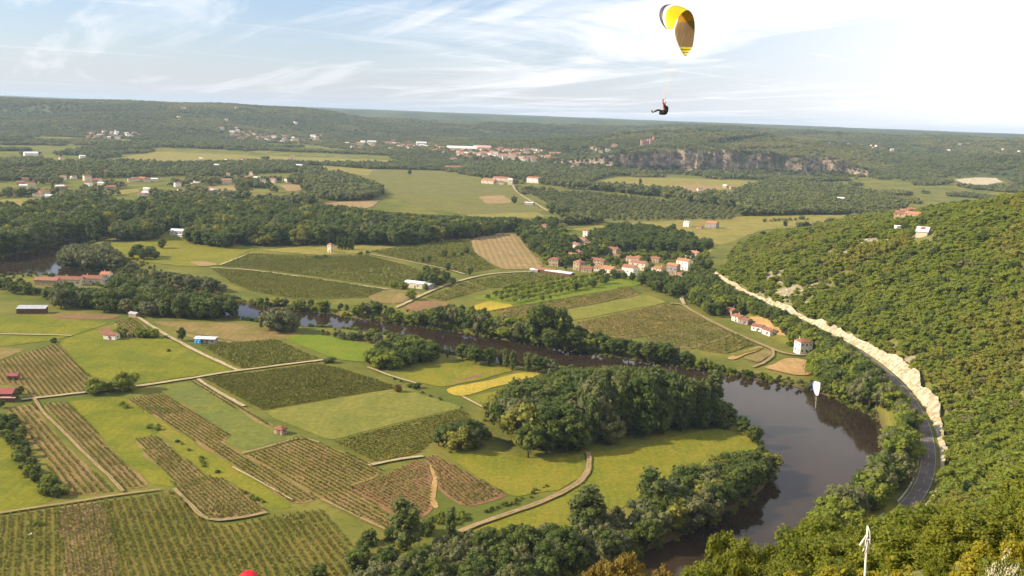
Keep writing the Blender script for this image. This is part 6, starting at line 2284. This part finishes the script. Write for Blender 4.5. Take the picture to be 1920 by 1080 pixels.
def person(loc, rz, label, jacket='jacket', helmet='helmet', arms=1.0, scale=1.0):
    """seated pilot, x forward; body with jacket, trousers, boots and helmet"""
    if 'body' not in _pm:
        v = [(0, 0, 0), (-.06, 0, .18), (-.12, 0, .36), (-.13, 0, .50), (-.10, 0, .60), (-.07, 0, .70), (-.05, 0, .78)]
        e = [(0, 1), (1, 2), (2, 3), (3, 4), (4, 5), (5, 6)]
        r = [(.16, .13), (.15, .11), (.17, .12), (.12, .10), .058, .098, .075]
        v.append((.045, 0, .705))            # nose
        e.append((5, 7))
        r.append(.018)
        for s in (-1, 1):
            b = len(v)
            v += [(-.12, s * .17, .48), (-.02, s * .29, .60), (.07, s * .25, .86), (.09, s * .24, .92)]
            e += [(3, b), (b, b + 1), (b + 1, b + 2), (b + 2, b + 3)]
            r += [.062, .048, .033, .036]
            for q in range(4):               # fingers closed round the brake handle
                f = len(v)
                v += [(.075 + .018 * q - .02, s * .235 + .004 * q, 1.0), (.06 + .018 * q - .02, s * .215, 1.02 - .03 * abs(q - 1))]
                e += [(b + 3, f), (f, f + 1)]
                r += [.011, .009]
            f = len(v)
            v += [(.05, s * .21, .95), (.06, s * .20, .985)]
            e += [(b + 3, f), (f, f + 1)]
            r += [.013, .010]
            b = len(v)
            v += [(.02, s * .10, -.02), (.44, s * .12, .10), (.80, s * .10, -.10), (.86, s * .10, -.13), (.97, s * .11, .02)]
            e += [(0, b), (b, b + 1), (b + 1, b + 2), (b + 2, b + 3), (b + 3, b + 4)]
            r += [.10, .068, .045, .05, .04]
        _pm['body'] = skinned('body', v, e, r)
        jv = [(-.06, 0, .14), (-.12, 0, .36), (-.13, 0, .50), (-.11, 0, .58)]
        je = [(0, 1), (1, 2), (2, 3)]
        jr = [(.175, .14), (.195, .145), (.14, .12), .085]
        for s in (-1, 1):
            b = len(jv)
            jv += [(-.12, s * .17, .48), (-.02, s * .29, .60), (.065, s * .252, .83)]
            je += [(2, b), (b, b + 1), (b + 1, b + 2)]
            jr += [.08, .066, .05]
        _pm['jacket'] = skinned('jacket', jv, je, jr)
        tv = [(0, 0, .02)]
        te, tr_ = [], [(.175, .145)]
        for s in (-1, 1):
            b = len(tv)
            tv += [(.02, s * .10, -.02), (.44, s * .12, .10), (.78, s * .10, -.085)]
            te += [(0, b), (b, b + 1), (b + 1, b + 2)]
            tr_ += [.115, .083, .06]
        _pm['trousers'] = skinned('trousers', tv, te, tr_)
        _pm['boot'] = skinned('boot', [(.78, 0, -.09), (.87, 0, -.14), (.95, 0, -.02), (1.0, 0, .06)], [(0, 1), (1, 2), (2, 3)], [.065, .065, .058, .04])
        mb = MB()
        vs_, fs = [], []
        for i in range(7):
            th = math.pi * .62 * i / 6
            for k in range(12):
                a = 2 * math.pi * k / 12
                vs_.append((math.sin(th) * math.cos(a) * .135, math.sin(th) * math.sin(a) * .118, math.cos(th) * .13))
        for i in range(6):
            for k in range(12):
                fs.append((i * 12 + k, i * 12 + (k + 1) % 12, (i + 1) * 12 + (k + 1) % 12, (i + 1) * 12 + k))
        mb.add(vs_, fs)
        _pm['helmet'] = mb.mesh('helmet', smooth=True)
    root = empty('person', tuple(loc), rz, scale)
    tag(root, label, 'person')

    def part(nm, key, mat, loc_=(0, 0, 0), rot=(0, 0, 0)):
        me = _pm[key].copy()
        me.materials.clear()
        me.materials.append(M[mat])
        o = link(nm, me, root, loc_)
        o.rotation_euler = rot
        return o
    part('body', 'body', 'skin')
    part('jacket', 'jacket', jacket)
    part('trousers', 'trousers', 'trousers')
    part('boot', 'boot', 'boots', (0, .10, 0))
    part('boot', 'boot', 'boots', (0, -.10, 0))
    part('helmet', 'helmet', helmet, (-.075, 0, .745), (0, R(-10), 0))
    return root


def harness(parent_root, loc, rz, scale=1.0):
    """seat pod behind and under the pilot, with risers up to the lines"""
    key = 'pod'
    if key not in _pm:
        _pm[key] = skinned('harness', [(.34, 0, -.10), (.05, 0, -.20), (-.22, 0, -.10), (-.30, 0, .22), (-.24, 0, .48)], [(0, 1), (1, 2), (2, 3), (3, 4)],
                           [(.10, .17), (.17, .21), (.21, .22), (.15, .19), (.07, .14)], root=1)
        _pm[key].materials.append(M['harness'])
        mb = MB()
        for s in (-1, 1):
            mb.tube([(0, s * .2, .15), (-.02, s * .22, .5), (0, s * .2, .95)], .014, 5)
        _pm['riser'] = mb.mesh('riser', M['harness'])
        mb = MB().box((-.44, 0, .1), (.02, .2, .06))
        _pm['patch'] = mb.mesh('reflector', M['helmet'])
    off = parent_root.location
    for nm, k in (('harness', 'pod'), ('risers', 'riser'), ('reflector', 'patch')):
        o = link(nm, _pm[k], parent_root, (loc[0] - off.x, loc[1] - off.y, loc[2] - off.z))
        o.rotation_euler = (0, 0, rz)
        o.scale = (scale,) * 3


def glider_yellow():
    D = 80.0
    pil = depth(1243.5, 208.5, D)
    rz = math.atan2(.28, -.96)
    person(pil, rz, 'pilot in red jacket and pale helmet seated under the yellow canopy, arm raised')
    A = [(1251, 54.5), (1242, 47), (1236.5, 35), (1236, 22), (1240, 13), (1250, 10.5), (1266, 15), (1273, 26), (1270, 42), (1265, 54), (1266, 68), (1271, 83), (1278, 97), (1283, 104.5)]
    B = [(1263.5, 54), (1263.5, 50), (1266, 42), (1271, 33), (1278, 25), (1286, 18.5), (1293, 19.5), (1299, 27), (1302.5, 40), (1303, 56), (1301, 74), (1299, 88), (1293, 96), (1287, 104.5)]
    n = len(A)
    dB = D - 1.2 + np.linspace(0, 1, n) * 4.2
    dA = dB + 1.3

    def top(s, f, c):
        return [M['c_yellow'], M['c_white'], M['c_navy']], np.where(f < .27, 2, np.where(f < .40, 1, 0))

    def low(s, f, c):  # underside panels carry painted shade of the yellow cloth, plus the print
        mi = np.where(s < .64, 1, np.where(s < .86, 2, np.where(c % 2 == 0, 0, 2)))
        mi = np.where((f < .12) & (s > .5), 1, mi)
        return [M['c_yellow'], M['c_orange'], M['c_brown']], mi
    w = wing('paraglider', 'yellow paraglider canopy with dark and white leading edge high in the sky', A, B, dA, dB, 44, top, low, pil, None)
    harness(w, pil, rz)


def glider_white():
    D = 285.0
    pil = depth(1528.5, 768, D)
    rz = math.atan2(.2, -1)
    person(pil, rz, 'tiny pilot hanging over the dark river reflection under the white canopy', 'jacket_dark')
    A = [(1530, 741.5), (1526.5, 737), (1524, 730), (1523, 722), (1523.5, 717), (1526, 715.5), (1528, 717), (1528.5, 724), (1530, 733), (1531, 739)]
    B = [(1534, 741.5), (1535.5, 737), (1537, 730), (1538, 723), (1538.2, 718), (1537.5, 716.5), (1536, 718), (1536, 724), (1535, 733), (1533, 739)]
    n = len(A)
    dB = D - 3 + np.linspace(0, 1, n) * 7.5
    dA = dB + 1.2

    def top(s, f, c):
        return [M['c_white'], M['c_blue']], np.where(f < .17, 1, 0)
    w = wing('paraglider', 'small white paraglider with blue leading edge low over the river', A, B, dA, dB, 20, top, lambda s, f, c: ([M['c_white']], np.zeros(len(s), int)), pil, None)
    harness(w, pil, rz)


def glider_red():
    D = 112.0
    c = depth(467, 1086, D)
    pil = c - np.array([0, 0, 7.0])
    rz = R(80)
    person(pil, rz, 'pilot hanging below the red canopy out over the vineyard', 'jacket_dark')
    A = [(446, 1092), (448, 1083), (454, 1075), (461, 1070.5), (468, 1069.5), (475, 1071.5), (480, 1076), (485, 1083), (488, 1092)]
    B = [(450, 1104), (452, 1095), (457, 1088), (463, 1084), (468, 1083), (474, 1084.5), (479, 1088), (483, 1095), (486, 1104)]
    n = len(A)
    dA = D + 1.0 + .6 * np.sin(np.linspace(0, np.pi, n))
    dB = dA - 2.0
    w = wing('paraglider', 'bright red paraglider canopy cut by the lower picture edge', A, B, dA, dB, 22, lambda s, f, c: ([M['c_red']], np.zeros(len(s), int)), lambda s, f, c: ([M['c_red']], np.zeros(len(s), int)), pil, None)
    harness(w, pil, rz)


glider_yellow()
glider_white()
glider_red()


def windsock():
    D = 14.0
    top = depth(1627, 986, D)
    low = depth(1621.5, 1080, D - .1)
    dirn = (low - top) / np.linalg.norm(low - top)
    zg = H1(low[0], low[1])
    L = (top[2] - zg + .3) / abs(dirn[2])
    root = empty('windsock', tuple(top + dirn * L))
    tag(root, 'pale wooden pole with limp white cloth streamers at the brink', 'windsock')
    off = np.array(root.location)
    P = lambda u, v, d=D: tuple(depth(u, v, d) - off)
    MB().tube([tuple(top + dirn * L - off), tuple(top + dirn * (L * .5) - off), tuple(top - off)], [.024, .020, .016], 8).build('pole', root, mats=(M['weathered'],), smooth=True)
    spec = [([(1625, 1002), (1621, 1009), (1617, 1015.5), (1612.5, 1023)], [.014, .022, .034, .042]),
            ([(1627.2, 988), (1631, 996), (1631.6, 1008), (1630.8, 1020), (1630, 1029)], [.012, .018, .020, .018, .012]),
            ([(1627, 1018), (1622, 1026), (1617.5, 1034)], [.016, .022, .024]),
            ([(1626, 1016), (1625, 1028), (1622, 1039)], [.022, .040, .030]),
            ([(1627, 1020), (1629, 1030), (1628.5, 1038)], [.016, .022, .02])]
    for i, (pts, rad) in enumerate(spec):
        mb = MB().tube([P(u, v, D - .05) for u, v in pts], [q * .55 for q in rad], 7)
        mb.build('streamer', root, mats=(M['weathered'],), smooth=True)
    MB().tube([P(1626.6, 1012), P(1625.4, 1024)], .036, 8).build('binding', root, mats=(M['weathered'],))


windsock()


def sprigs():
    rg = np.random.default_rng(8)
    lf = MB()
    prof = [(0, 0), (.22, .30), (.5, .42), (.78, .30), (1, 0)]
    lf.add([(x, y * .8, .08 * y) for x, y in prof] + [(x, 0, -.02 * x) for x, y in prof[1:-1]] + [(x, -y * .8, .08 * y) for x, y in prof[1:-1]],
           [(0, 5, 1), (1, 5, 6, 2), (2, 6, 7, 3), (3, 7, 4), (0, 8, 5), (5, 8, 9, 6), (6, 9, 10, 7), (7, 10, 4)])
    leaf = lf.mesh('leaf', M['leaf_yellow'], smooth=True)
    names = ['yellow leafy shoot right of the windsock pole', 'pair of yellow leaves at the lower edge below the river', 'yellow leafy shoot among the bushes at the lower right', 'thin yellow shoot left of the windsock foot', 'short yellow shoot beside the blossoming shrub']
    for (u, v, d, n, lb) in ((1668, 1046, 5.2, 9, names[0]), (1492, 1068, 5.0, 4, names[1]), (1790, 1058, 4.6, 8, names[2]), (1575, 1072, 5.4, 4, names[3]), (1838, 1062, 4.8, 6, names[4])):
        p = depth(u, v, d)
        zg = H1(p[0], p[1])
        root = empty('leafy_shoot', (p[0], p[1], zg))
        tag(root, lb, 'plant', None)
        hgt = p[2] - zg
        MB().tube([(0, 0, -.1), (.03, .02, hgt * .5), (0, 0, hgt)], [.012, .008, .004], 5).build('stem', root, mats=(M['leaf_yellow'],))
        for k in range(n):
            z = hgt - .015 * k - .01
            o = link('leaf', leaf, root, (0, 0, z))
            s = rg.uniform(.028, .046)
            o.scale = (s, s, s)
            o.rotation_euler = (rg.uniform(-.6, .6), rg.uniform(-1.1, .1), k * 2.4 + rg.uniform(-.4, .4))


sprigs()
# ---SPLIT-8---
# ------------------------------------------------------------------ the hillside, the far hills, the bushes below the viewpoint
def polar_horizon():
    az = np.linspace(R(-36), R(37), 700)
    rr = np.geomspace(5, 7000, 900)
    A, Q = np.meshgrid(az, rr)
    z = np.concatenate([height(np.sin(A[i:i + 60]) * Q[i:i + 60], np.cos(A[i:i + 60]) * Q[i:i + 60]) for i in range(0, len(rr), 60)])
    return az, rr, np.maximum.accumulate((z - CAM_Z) / Q, axis=0)


_HA, _HR, _HS = polar_horizon()


def seen(x, y, ztop, margin=.0):
    a = np.arctan2(x, y)
    r = np.hypot(x, y)
    ia = np.clip(np.searchsorted(_HA, a), 0, len(_HA) - 1)
    ir = np.clip(np.searchsorted(_HR, r * .985 - 2) - 1, 0, len(_HR) - 1)
    ok = (ztop + margin - CAM_Z) / r >= _HS[ir, ia]
    return ok & (a > R(-35)) & (a < R(36)) & (y > 0)


ENV = np.array([(0, 1300), (1085, 1300), (1098, 1090), (1280, 1086), (1300, 1075), (1340, 1050), (1440, 1050), (1474, 1062), (1490, 1035),
                (1520, 975), (1560, 962), (1610, 980), (1650, 990), (1690, 985), (1722, 965), (1760, 905), (1800, 850), (1920, 780), (2200, 700)], float)


def under_env(x, y, ztop):
    u, v, w = project(np.stack([x, y, ztop], -1))
    return v > np.interp(u, ENV[:, 0], ENV[:, 1])


def hillside():
    a = area('hill', 'low oak of the scrub forest on the steep hillside', 'low oaks on the steep hillside')
    lo, hi = (-20, 60), (1350, 1750)
    s = 4.1
    gx, gy = np.meshgrid(np.arange(lo[0], hi[0], s), np.arange(lo[1], hi[1], s))
    x = gx.ravel() + rng.uniform(-.48, .48, gx.size) * s
    y = gy.ravel() + rng.uniform(-.48, .48, gx.size) * s
    az = np.arctan2(x, y)
    r = np.hypot(x, y)
    m = (np.abs(az) < R(34)) & (r > 105) & (r < 1750)
    m &= rng.uniform(0, 1, len(x)) < np.clip(1.15 - r / 2600, .4, 1)
    x, y, r = x[m], y[m], r[m]
    m = in_poly(x, y, HILL_POLY)
    x, y, r = x[m], y[m], r[m]
    d = dist_line(x, y, FOOT)
    rk = rockiness(x, y)
    _, hv = dist_line(x, y, road_line, val=CUT_FRAC[0])
    hv = np.where(dist_line(x, y, road_line) < 25, hv, 6)
    m = (d > 5.6 + hv * 1.05 + 2 * vnoise(x / 9, y / 9, 5)) & (rng.uniform(0, 1, len(x)) > sstep(.12, .55, rk) * .97)
    x, y, r, rk = x[m], y[m], r[m], rk[m]
    for cx, cy, cr in KEEP_OUT:
        k = (x - cx) ** 2 + (y - cy) ** 2 > cr * cr
        x, y, r, rk = x[k], y[k], r[k], rk[k]
    h = (3.6 + 3.4 * rng.uniform(0, 1, len(x)) ** 1.4 + 2.0 * np.clip(fbm(x, y, 60, 3, 66), -.5, 1)) * (1 - .35 * np.clip(rk + .2, 0, 1))
    z = height(x, y)
    m = seen(x, y, z + h) & ((r > 420) | under_env(x, y, z + h) | (np.arctan2(x, y) > R(24)))
    x, y, h, z = x[m], y[m], h[m], z[m]
    s = pick(len(x), {'oak': 8, 'wood': 1.2, 'hedge': .6})
    warm = fbm(x, y, 70, 3, 123) + rng.normal(0, .22, len(x)) + .12 * sstep(500, 900, np.hypot(x, y))
    s = np.where(warm > .33, 'olive', s)
    s = np.where(rng.uniform(0, 1, len(x)) < .018, 'dry', s)
    h = h * rng.choice([.7, .85, 1.0, 1.0, 1.1, 1.3], len(x)) * np.where(s == 'hedge', .7, 1)
    put(x, y, h, s, a, (1.0, 1.6), z=z)


def far_forest():
    a = area('farforest', 'trees covering the distant hills', None)
    n = 340000
    az = rng.uniform(R(-33.5), R(34.5), n)
    r = rng.uniform(1250, 6900, n)
    x, y = r * np.sin(az), r * np.cos(az)
    hn, d = near_hill(x, y)
    m = d < 2
    x, y, r = x[m], y[m], r[m]
    z = height(x, y)
    h = rng.uniform(6, 10, len(x)) * (1 + .0001 * np.maximum(r - 3000, 0))
    m = seen(x, y, z + h)
    x, y, r, z, h = x[m], y[m], r[m], z[m], h[m]
    onhill = z > 6
    open_ = fbm(x, y, 420, 4, 71)
    keep = np.where(onhill, ((open_ < .20) & (fbm(x, y, 110, 3, 61) < .34)) | (rng.uniform(0, 1, len(x)) < .22), fbm(x, y, 170, 4, 88) > .13 + .28 * (r < 1900))
    x, y, r, z, h, onhill = x[keep], y[keep], r[keep], z[keep], h[keep], onhill[keep]
    m = onhill | free(x, y, True, 2, 2)
    t = x / np.maximum(y, 1)
    fr = y - np.interp(t, CL_TAN, cliff_line[:, 1])
    m &= ~((t > CL_TAN[1]) & (t < CL_TAN[-2]) & (fr > -110) & (fr < 46) & (rng.uniform(0, 1, len(x)) < np.where(fr > -20, .62, .93)))
    for cx, cy, cr in KEEP_OUT:
        m &= (x - cx) ** 2 + (y - cy) ** 2 > cr * cr
    x, y, r, z, h = x[m], y[m], r[m], z[m], h[m]
    s = np.where(fbm(x, y, 260, 4, 151) + rng.normal(0, .16, len(x)) > .14, 'farlight', 'far')
    put(x, y, h, s, a, (.9, 1.6), z=z)
    k = rng.choice(len(CLIFF_PTS[0]), 420, replace=False)
    C = CLIFF_PTS[0][k]
    put(C[:, 0], C[:, 1], rng.uniform(5, 11, len(C)), 'far', a, (.9, 1.4), z=C[:, 2])


def below_viewpoint():
    a = area('fore', 'leafy oak on the slope directly below the viewpoint', 'leafy oaks directly below the viewpoint')
    P = np.array([(-5, 20), (8, 16), (16, 14), (95, 70), (80, 120), (20, 130), (-30, 100)], float)
    x, y = jgrid(P, 3.3)
    r = np.hypot(x, y)
    m = (r > 9) & (r < 120)
    x, y, r = x[m], y[m], r[m]
    z = height(x, y)
    h = rng.uniform(2.6, 5.2, len(x)) * np.clip(.55 + r / 90, .6, 1.25)
    u_, v_, w_ = project(np.stack([x, y, z + h], -1))
    m = under_env(x, y, z + h * 1.02) & ((r > 60) | (v_ > np.interp(r, [9, 25, 60], [1060, 1015, 900])))
    x, y, h, z, r = x[m], y[m], h[m], z[m], r[m]
    yel = rng.uniform(0, 1, len(x)) < np.clip(.55 - r / 80, .03, .5)
    put(x, y, h, 'near', a, (1.0, 1.25), z=z)
    # crowns that stand up against the river: placed by their tops

    def top(u, v, dist, sp, key, w=(1.0, 1.1)):
        p = depth(u, v, dist)
        zg = H1(p[0], p[1])
        put(p[0], p[1], max(p[2] - zg, 1.0), sp, key, w, z=zg)
    b = area('foreoak', 'tall leafy oak whose crown stands up against the river', 'tall leafy oaks against the river')
    for u, v, dist in ((1345, 1000, 62), (1400, 1012, 60), (1440, 1022, 64), (1375, 1034, 55), (1318, 1046, 58)):
        top(u, v, dist, 'near', b, (.55, .62))
    for u, v, dist in ((1530, 972, 70), (1565, 960, 75), (1600, 985, 72), (1510, 1010, 66), (1640, 995, 68), (1560, 1000, 62), (1680, 995, 74), (1730, 985, 66), (1652, 968, 72), (1675, 962, 76), (1700, 968, 70), (1600, 1020, 55), (1500, 1050, 58), (1700, 1030, 50)):
        top(u, v, dist, 'near', a, (.75, .9))
    top(1180, 1036, 44, 'brown', area('brownbush', 'brownish flowering bush top rising into the lower edge of the picture'), (.62, .62))
    top(1130, 1050, 45, 'brown', area('brownbush2', 'smaller brownish bush top beside the flowering one'), (.5, .5))
    top(1245, 1056, 43, 'brown', area('brownbush3', 'brownish bush top next to the oak against the river'), (.5, .5))
    yl = area('yellowbush', 'sunlit yellow green bush at the brink below the viewpoint', 'yellow green bushes at the brink')
    for u, v, dist in ((1910, 1000, 26), (1850, 1012, 24), (1760, 1040, 22), (1840, 1040, 17), (1700, 1060, 20), (1640, 1062, 22), (1500, 1076, 20), (1560, 1068, 21), (1885, 1040, 13), (1790, 1066, 12), (1600, 1074, 17), (1730, 1074, 14)):
        top(u, v, dist, 'yellow' if rng.uniform() < .6 else 'near', yl, (.7, .9))
    bl = area('blossombush', 'shrub with creamy white blossom at the brink', 'shrubs with creamy blossom')
    for u, v, dist in ((1885, 1000, 12), (1905, 1030, 10), (1868, 1045, 11)):
        top(u, v, dist, 'blossom', bl, (.35, .4))


hillside()
far_forest()
below_viewpoint()


# ------------------------------------------------------------------ emit: the largest as single trees, the rest as masses
KIND = {'wood': ('broadleaf_tree', 'tree', 300), 'willow': ('broadleaf_tree', 'tree', 300), 'oak': ('broadleaf_tree', 'tree', 300), 'near': ('broadleaf_tree', 'tree', 300),
        'poplar': ('poplar_tree', 'poplar', 140), 'cypress': ('cypress_tree', 'cypress', 60), 'bush': ('shrub', 'shrub', 170), 'hedge': ('shrub', 'shrub', 170),
        'olive': ('broadleaf_tree', 'tree', 300), 'dry': (None, None, 0), 'yellow': ('shrub', 'shrub', 170), 'brown': ('shrub', 'shrub', 170), 'blossom': ('shrub', 'shrub', 170), 'orchard': ('fruit_tree', 'fruit tree', 160), 'far': (None, None, 0), 'farlight': (None, None, 0)}


def mass(name, label, idx, A):
    if len(idx) == 0:
        return
    src = bpy.data.collections.new(name + '_kinds')
    order, base = [], {}
    for s in sorted(set(A['sp'][idx])):
        base[s] = len(order)
        for v in species(s):
            order.append(v[2])
    for k, me in enumerate(order):
        o = bpy.data.objects.new('%s_%03d' % (name, k), me)
        src.objects.link(o)
    nv = {s: len(species(s)) for s in base}
    pick_i = np.array([base[s] + v % nv[s] for s, v in zip(A['sp'][idx], A['var'][idx])], np.int32)
    P = np.stack([A['x'][idx], A['y'][idx], A['z'][idx]], 1)
    c = P.mean(0)
    me = bpy.data.meshes.new(name)
    me.vertices.add(len(idx))
    me.vertices.foreach_set('co', (P - c).astype(np.float32).ravel())
    at = me.attributes.new('pick', 'INT', 'POINT')
    at.data.foreach_set('value', pick_i)
    h, w = A['h'][idx], A['w'][idx]
    at = me.attributes.new('siz', 'FLOAT_VECTOR', 'POINT')
    at.data.foreach_set('vector', np.stack([h * w, h * w, h], 1).astype(np.float32).ravel())
    at = me.attributes.new('turn', 'FLOAT_VECTOR', 'POINT')
    at.data.foreach_set('vector', np.stack([np.zeros_like(h), np.zeros_like(h), A['rot'][idx]], 1).astype(np.float32).ravel())
    o = link(name, me, None, tuple(c))
    tag(o, label, kind='stuff')
    ng = bpy.data.node_groups.new(name, 'GeometryNodeTree')
    ng.interface.new_socket('Geometry', in_out='INPUT', socket_type='NodeSocketGeometry')
    ng.interface.new_socket('Geometry', in_out='OUTPUT', socket_type='NodeSocketGeometry')
    N, L = ng.nodes, ng.links
    gi, go = N.new('NodeGroupInput'), N.new('NodeGroupOutput')
    iop = N.new('GeometryNodeInstanceOnPoints')
    ci = N.new('GeometryNodeCollectionInfo')
    ci.inputs['Collection'].default_value = src
    ci.inputs['Separate Children'].default_value = True
    ci.inputs['Reset Children'].default_value = True

    def na(nm, t):
        n = N.new('GeometryNodeInputNamedAttribute')
        n.data_type = t
        n.inputs['Name'].default_value = nm
        return n.outputs['Attribute']
    L.new(gi.outputs[0], iop.inputs['Points'])
    L.new(ci.outputs[0], iop.inputs['Instance'])
    iop.inputs['Pick Instance'].default_value = True
    L.new(na('pick', 'INT'), iop.inputs['Instance Index'])
    e = N.new('FunctionNodeEulerToRotation')
    L.new(na('turn', 'FLOAT_VECTOR'), e.inputs[0])
    L.new(e.outputs[0], iop.inputs['Rotation'])
    L.new(na('siz', 'FLOAT_VECTOR'), iop.inputs['Scale'])
    L.new(iop.outputs[0], go.inputs[0])
    md = o.modifiers.new('scatter', 'NODES')
    md.node_group = ng
    return o


PLACE = {
    'bend': 'in the big wood inside the river bend', 'clump': 'in the small clump beside the rough meadow', 'clumpbush': 'at the foot of the small dark clump',
    'lowbank': 'on the lower river bank beside the meadow', 'trackbush': 'in the thicket by the curving dirt track', 'midwood': 'in the bushy wood beside the vivid meadow',
    'nearbank': 'in the straight row on the near river bank', 'bankbush': 'on the near bank by the vivid meadow', 'farbank': 'on the far river bank below the vineyards',
    'rightbank': 'between the river and the hillside road', 'roadwood': 'between the lane houses and the hillside road', 'farmwood': 'in the wood below the long farmhouse',
    'palewood': 'on the inner bank of the river loop', 'bigwood': 'in the long wood across the valley', 'meadowtree': 'in the clump on the green meadow',
    'towerbush': 'below the little stone tower', 'towercypress': 'in the row beside the stone tower', 'linetree': 'in the line crossing the green vineyard',
    'shedgrove': 'in the grove behind the white roofed sheds', 'shedtree': 'beside the white roofed sheds', 'hutrow': 'in the short row behind the meadow shed',
    'pathbush': 'beside the path below the green meadow', 'barntree': 'crowding the red metal barn', 'leftthicket': 'in the hedge beside the long brown vineyard',
    'stripbush': 'in the line along the green grass strip', 'pathhedge': 'in the low hedge beside the pale wheat', 'village': 'among the village houses',
    'orchard': 'in the village orchard rows', 'fieldtree': 'alone in the far fields', 'hill': 'on the steep wooded hillside', 'fore': 'on the slope directly below the viewpoint',
    'foreoak': 'standing up against the river below the viewpoint', 'yellowbush': 'at the sunlit brink below the viewpoint', 'blossombush': 'at the brink below the viewpoint',
    'fringe': 'leaning over the river edge'}


def emit():
    A = {k: np.concatenate([p[k] for p in PTS]) for k in PTS[0]}
    n = len(A['x'])
    u, v, w = project(np.stack([A['x'], A['y'], A['z'] + A['h'] * .6], -1))
    u2, v2, _ = project(np.stack([A['x'], A['y'], A['z'] + A['h']], -1))
    px = A['h'] / w * F
    infr = (u > -10) & (u < 1930) & (v2 < 1076) & (v > -10) & (w > 0)
    vis = seen(A['x'], A['y'], A['z'] + A['h'], 1.0)
    score = np.where(infr & vis, px * np.sqrt(A['w']), -1)
    forced = np.array([LABELS[a][1] is None and a != 'farforest' for a in A['area']])
    score = np.where(forced & (score > 0), score + 1000, score)
    single = np.zeros(n, bool)
    cats = {}
    for i in np.argsort(-score):
        if score[i] < 5:
            break
        nm, cat, lim = KIND[A['sp'][i]]
        if nm and cats.get(cat, 0) < lim:
            cats[cat] = cats.get(cat, 0) + 1
            single[i] = True
    # labels: what kind of tree, how big beside its neighbours, where it stands
    WORD = {'wood': 'broad dark green tree', 'willow': 'pale green spreading tree', 'oak': 'small round green oak', 'olive': 'small olive green oak', 'near': 'leafy green oak',
            'poplar': 'slim upright poplar', 'cypress': 'dark pointed cypress', 'bush': 'dark round shrub', 'hedge': 'light green bush', 'orchard': 'small round fruit tree',
            'yellow': 'yellow green bush', 'brown': 'brownish bush', 'blossom': 'shrub with creamy blossom'}
    LAB = {}
    for ar in set(A['area'][single]):
        base, grp = LABELS[ar]
        I = np.nonzero(single & (A['area'] == ar))[0]
        if grp is None:
            for i in I:
                LAB[i] = base
            continue
        for s in set(A['sp'][I]):
            J = I[A['sp'][I] == s]
            place = PLACE.get(ar, '')
            q = np.quantile(A['h'][J], [.34, .67])
            top, bot = J[np.argmax(A['h'][J])], J[np.argmin(A['h'][J])]
            for i in J:
                if not place:
                    LAB[i] = base
                    continue
                size = 'medium sized' if len(J) < 3 else 'low' if A['h'][i] < q[0] else 'tall' if A['h'][i] > q[1] else 'medium sized'
                if len(J) > 2 and i == top:
                    size = 'tallest'
                elif len(J) > 2 and i == bot:
                    size = 'lowest'
                w = WORD[s].replace('small ', '')
                LAB[i] = '%s %s %s' % (size, w, place)
    done_trunk = {}
    for i in np.nonzero(single)[0]:
        s = A['sp'][i]
        nm, cat, lim = KIND[s]
        vs3 = species(s)
        crown, trunk, joined = vs3[A['var'][i] % len(vs3)]
        loc = (A['x'][i], A['y'][i], A['z'][i])
        sc = (A['h'][i] * A['w'][i], A['h'][i] * A['w'][i], A['h'][i])
        lab, grp = LAB[i], LABELS[A['area'][i]][1]
        if px[i] > 16:
            o = empty(nm, loc, A['rot'][i], sc)
            link('crown', crown, o)
            link('trunk', trunk, o)
        else:
            o = link(nm, joined, None, loc)
            o.rotation_euler = (0, 0, A['rot'][i])
            o.scale = sc
        tag(o, lab, cat, grp)
    rest = np.nonzero(~single)[0]
    ar = A['area'][rest]
    isf = ar == 'farforest'
    mass('far_forest', 'woods covering the distant hills and valley floor', rest[isf], A)
    ish = ar == 'hill'
    mass('hillside_scrub', 'oak scrub forest covering the steep hillside', rest[ish], A)
    isg = np.isin(ar, ['midgrove', 'plantation'])
    mass('valley_groves', 'dark groves between the far fields', rest[isg], A)
    mass('riverside_woods', 'remaining trees of the riverside woods', rest[~(isf | ish | isg)], A)
    print('TREES', n, 'single', single.sum(), cats, 'far', isf.sum(), 'hill', ish.sum())


emit()
# ------------------------------------------------------------------ haze
def build_haze():
    m, nt, N, L, out = new_mat('thin_air')
    v = N.new('ShaderNodeVolumePrincipled')
    v.inputs['Color'].default_value = (.62, .80, 1.0, 1)
    v.inputs['Density'].default_value = 5.5e-5
    v.inputs['Anisotropy'].default_value = .1
    L.new(v.outputs[0], out.inputs['Volume'])
    mb = MB().box((0, 0, 0), (33000, 33000, 214.0))
    tag(mb.build('haze', None, (0, 0, 98.0), (m,)), 'thin blue haze filling the valley air', kind='stuff')


build_haze()
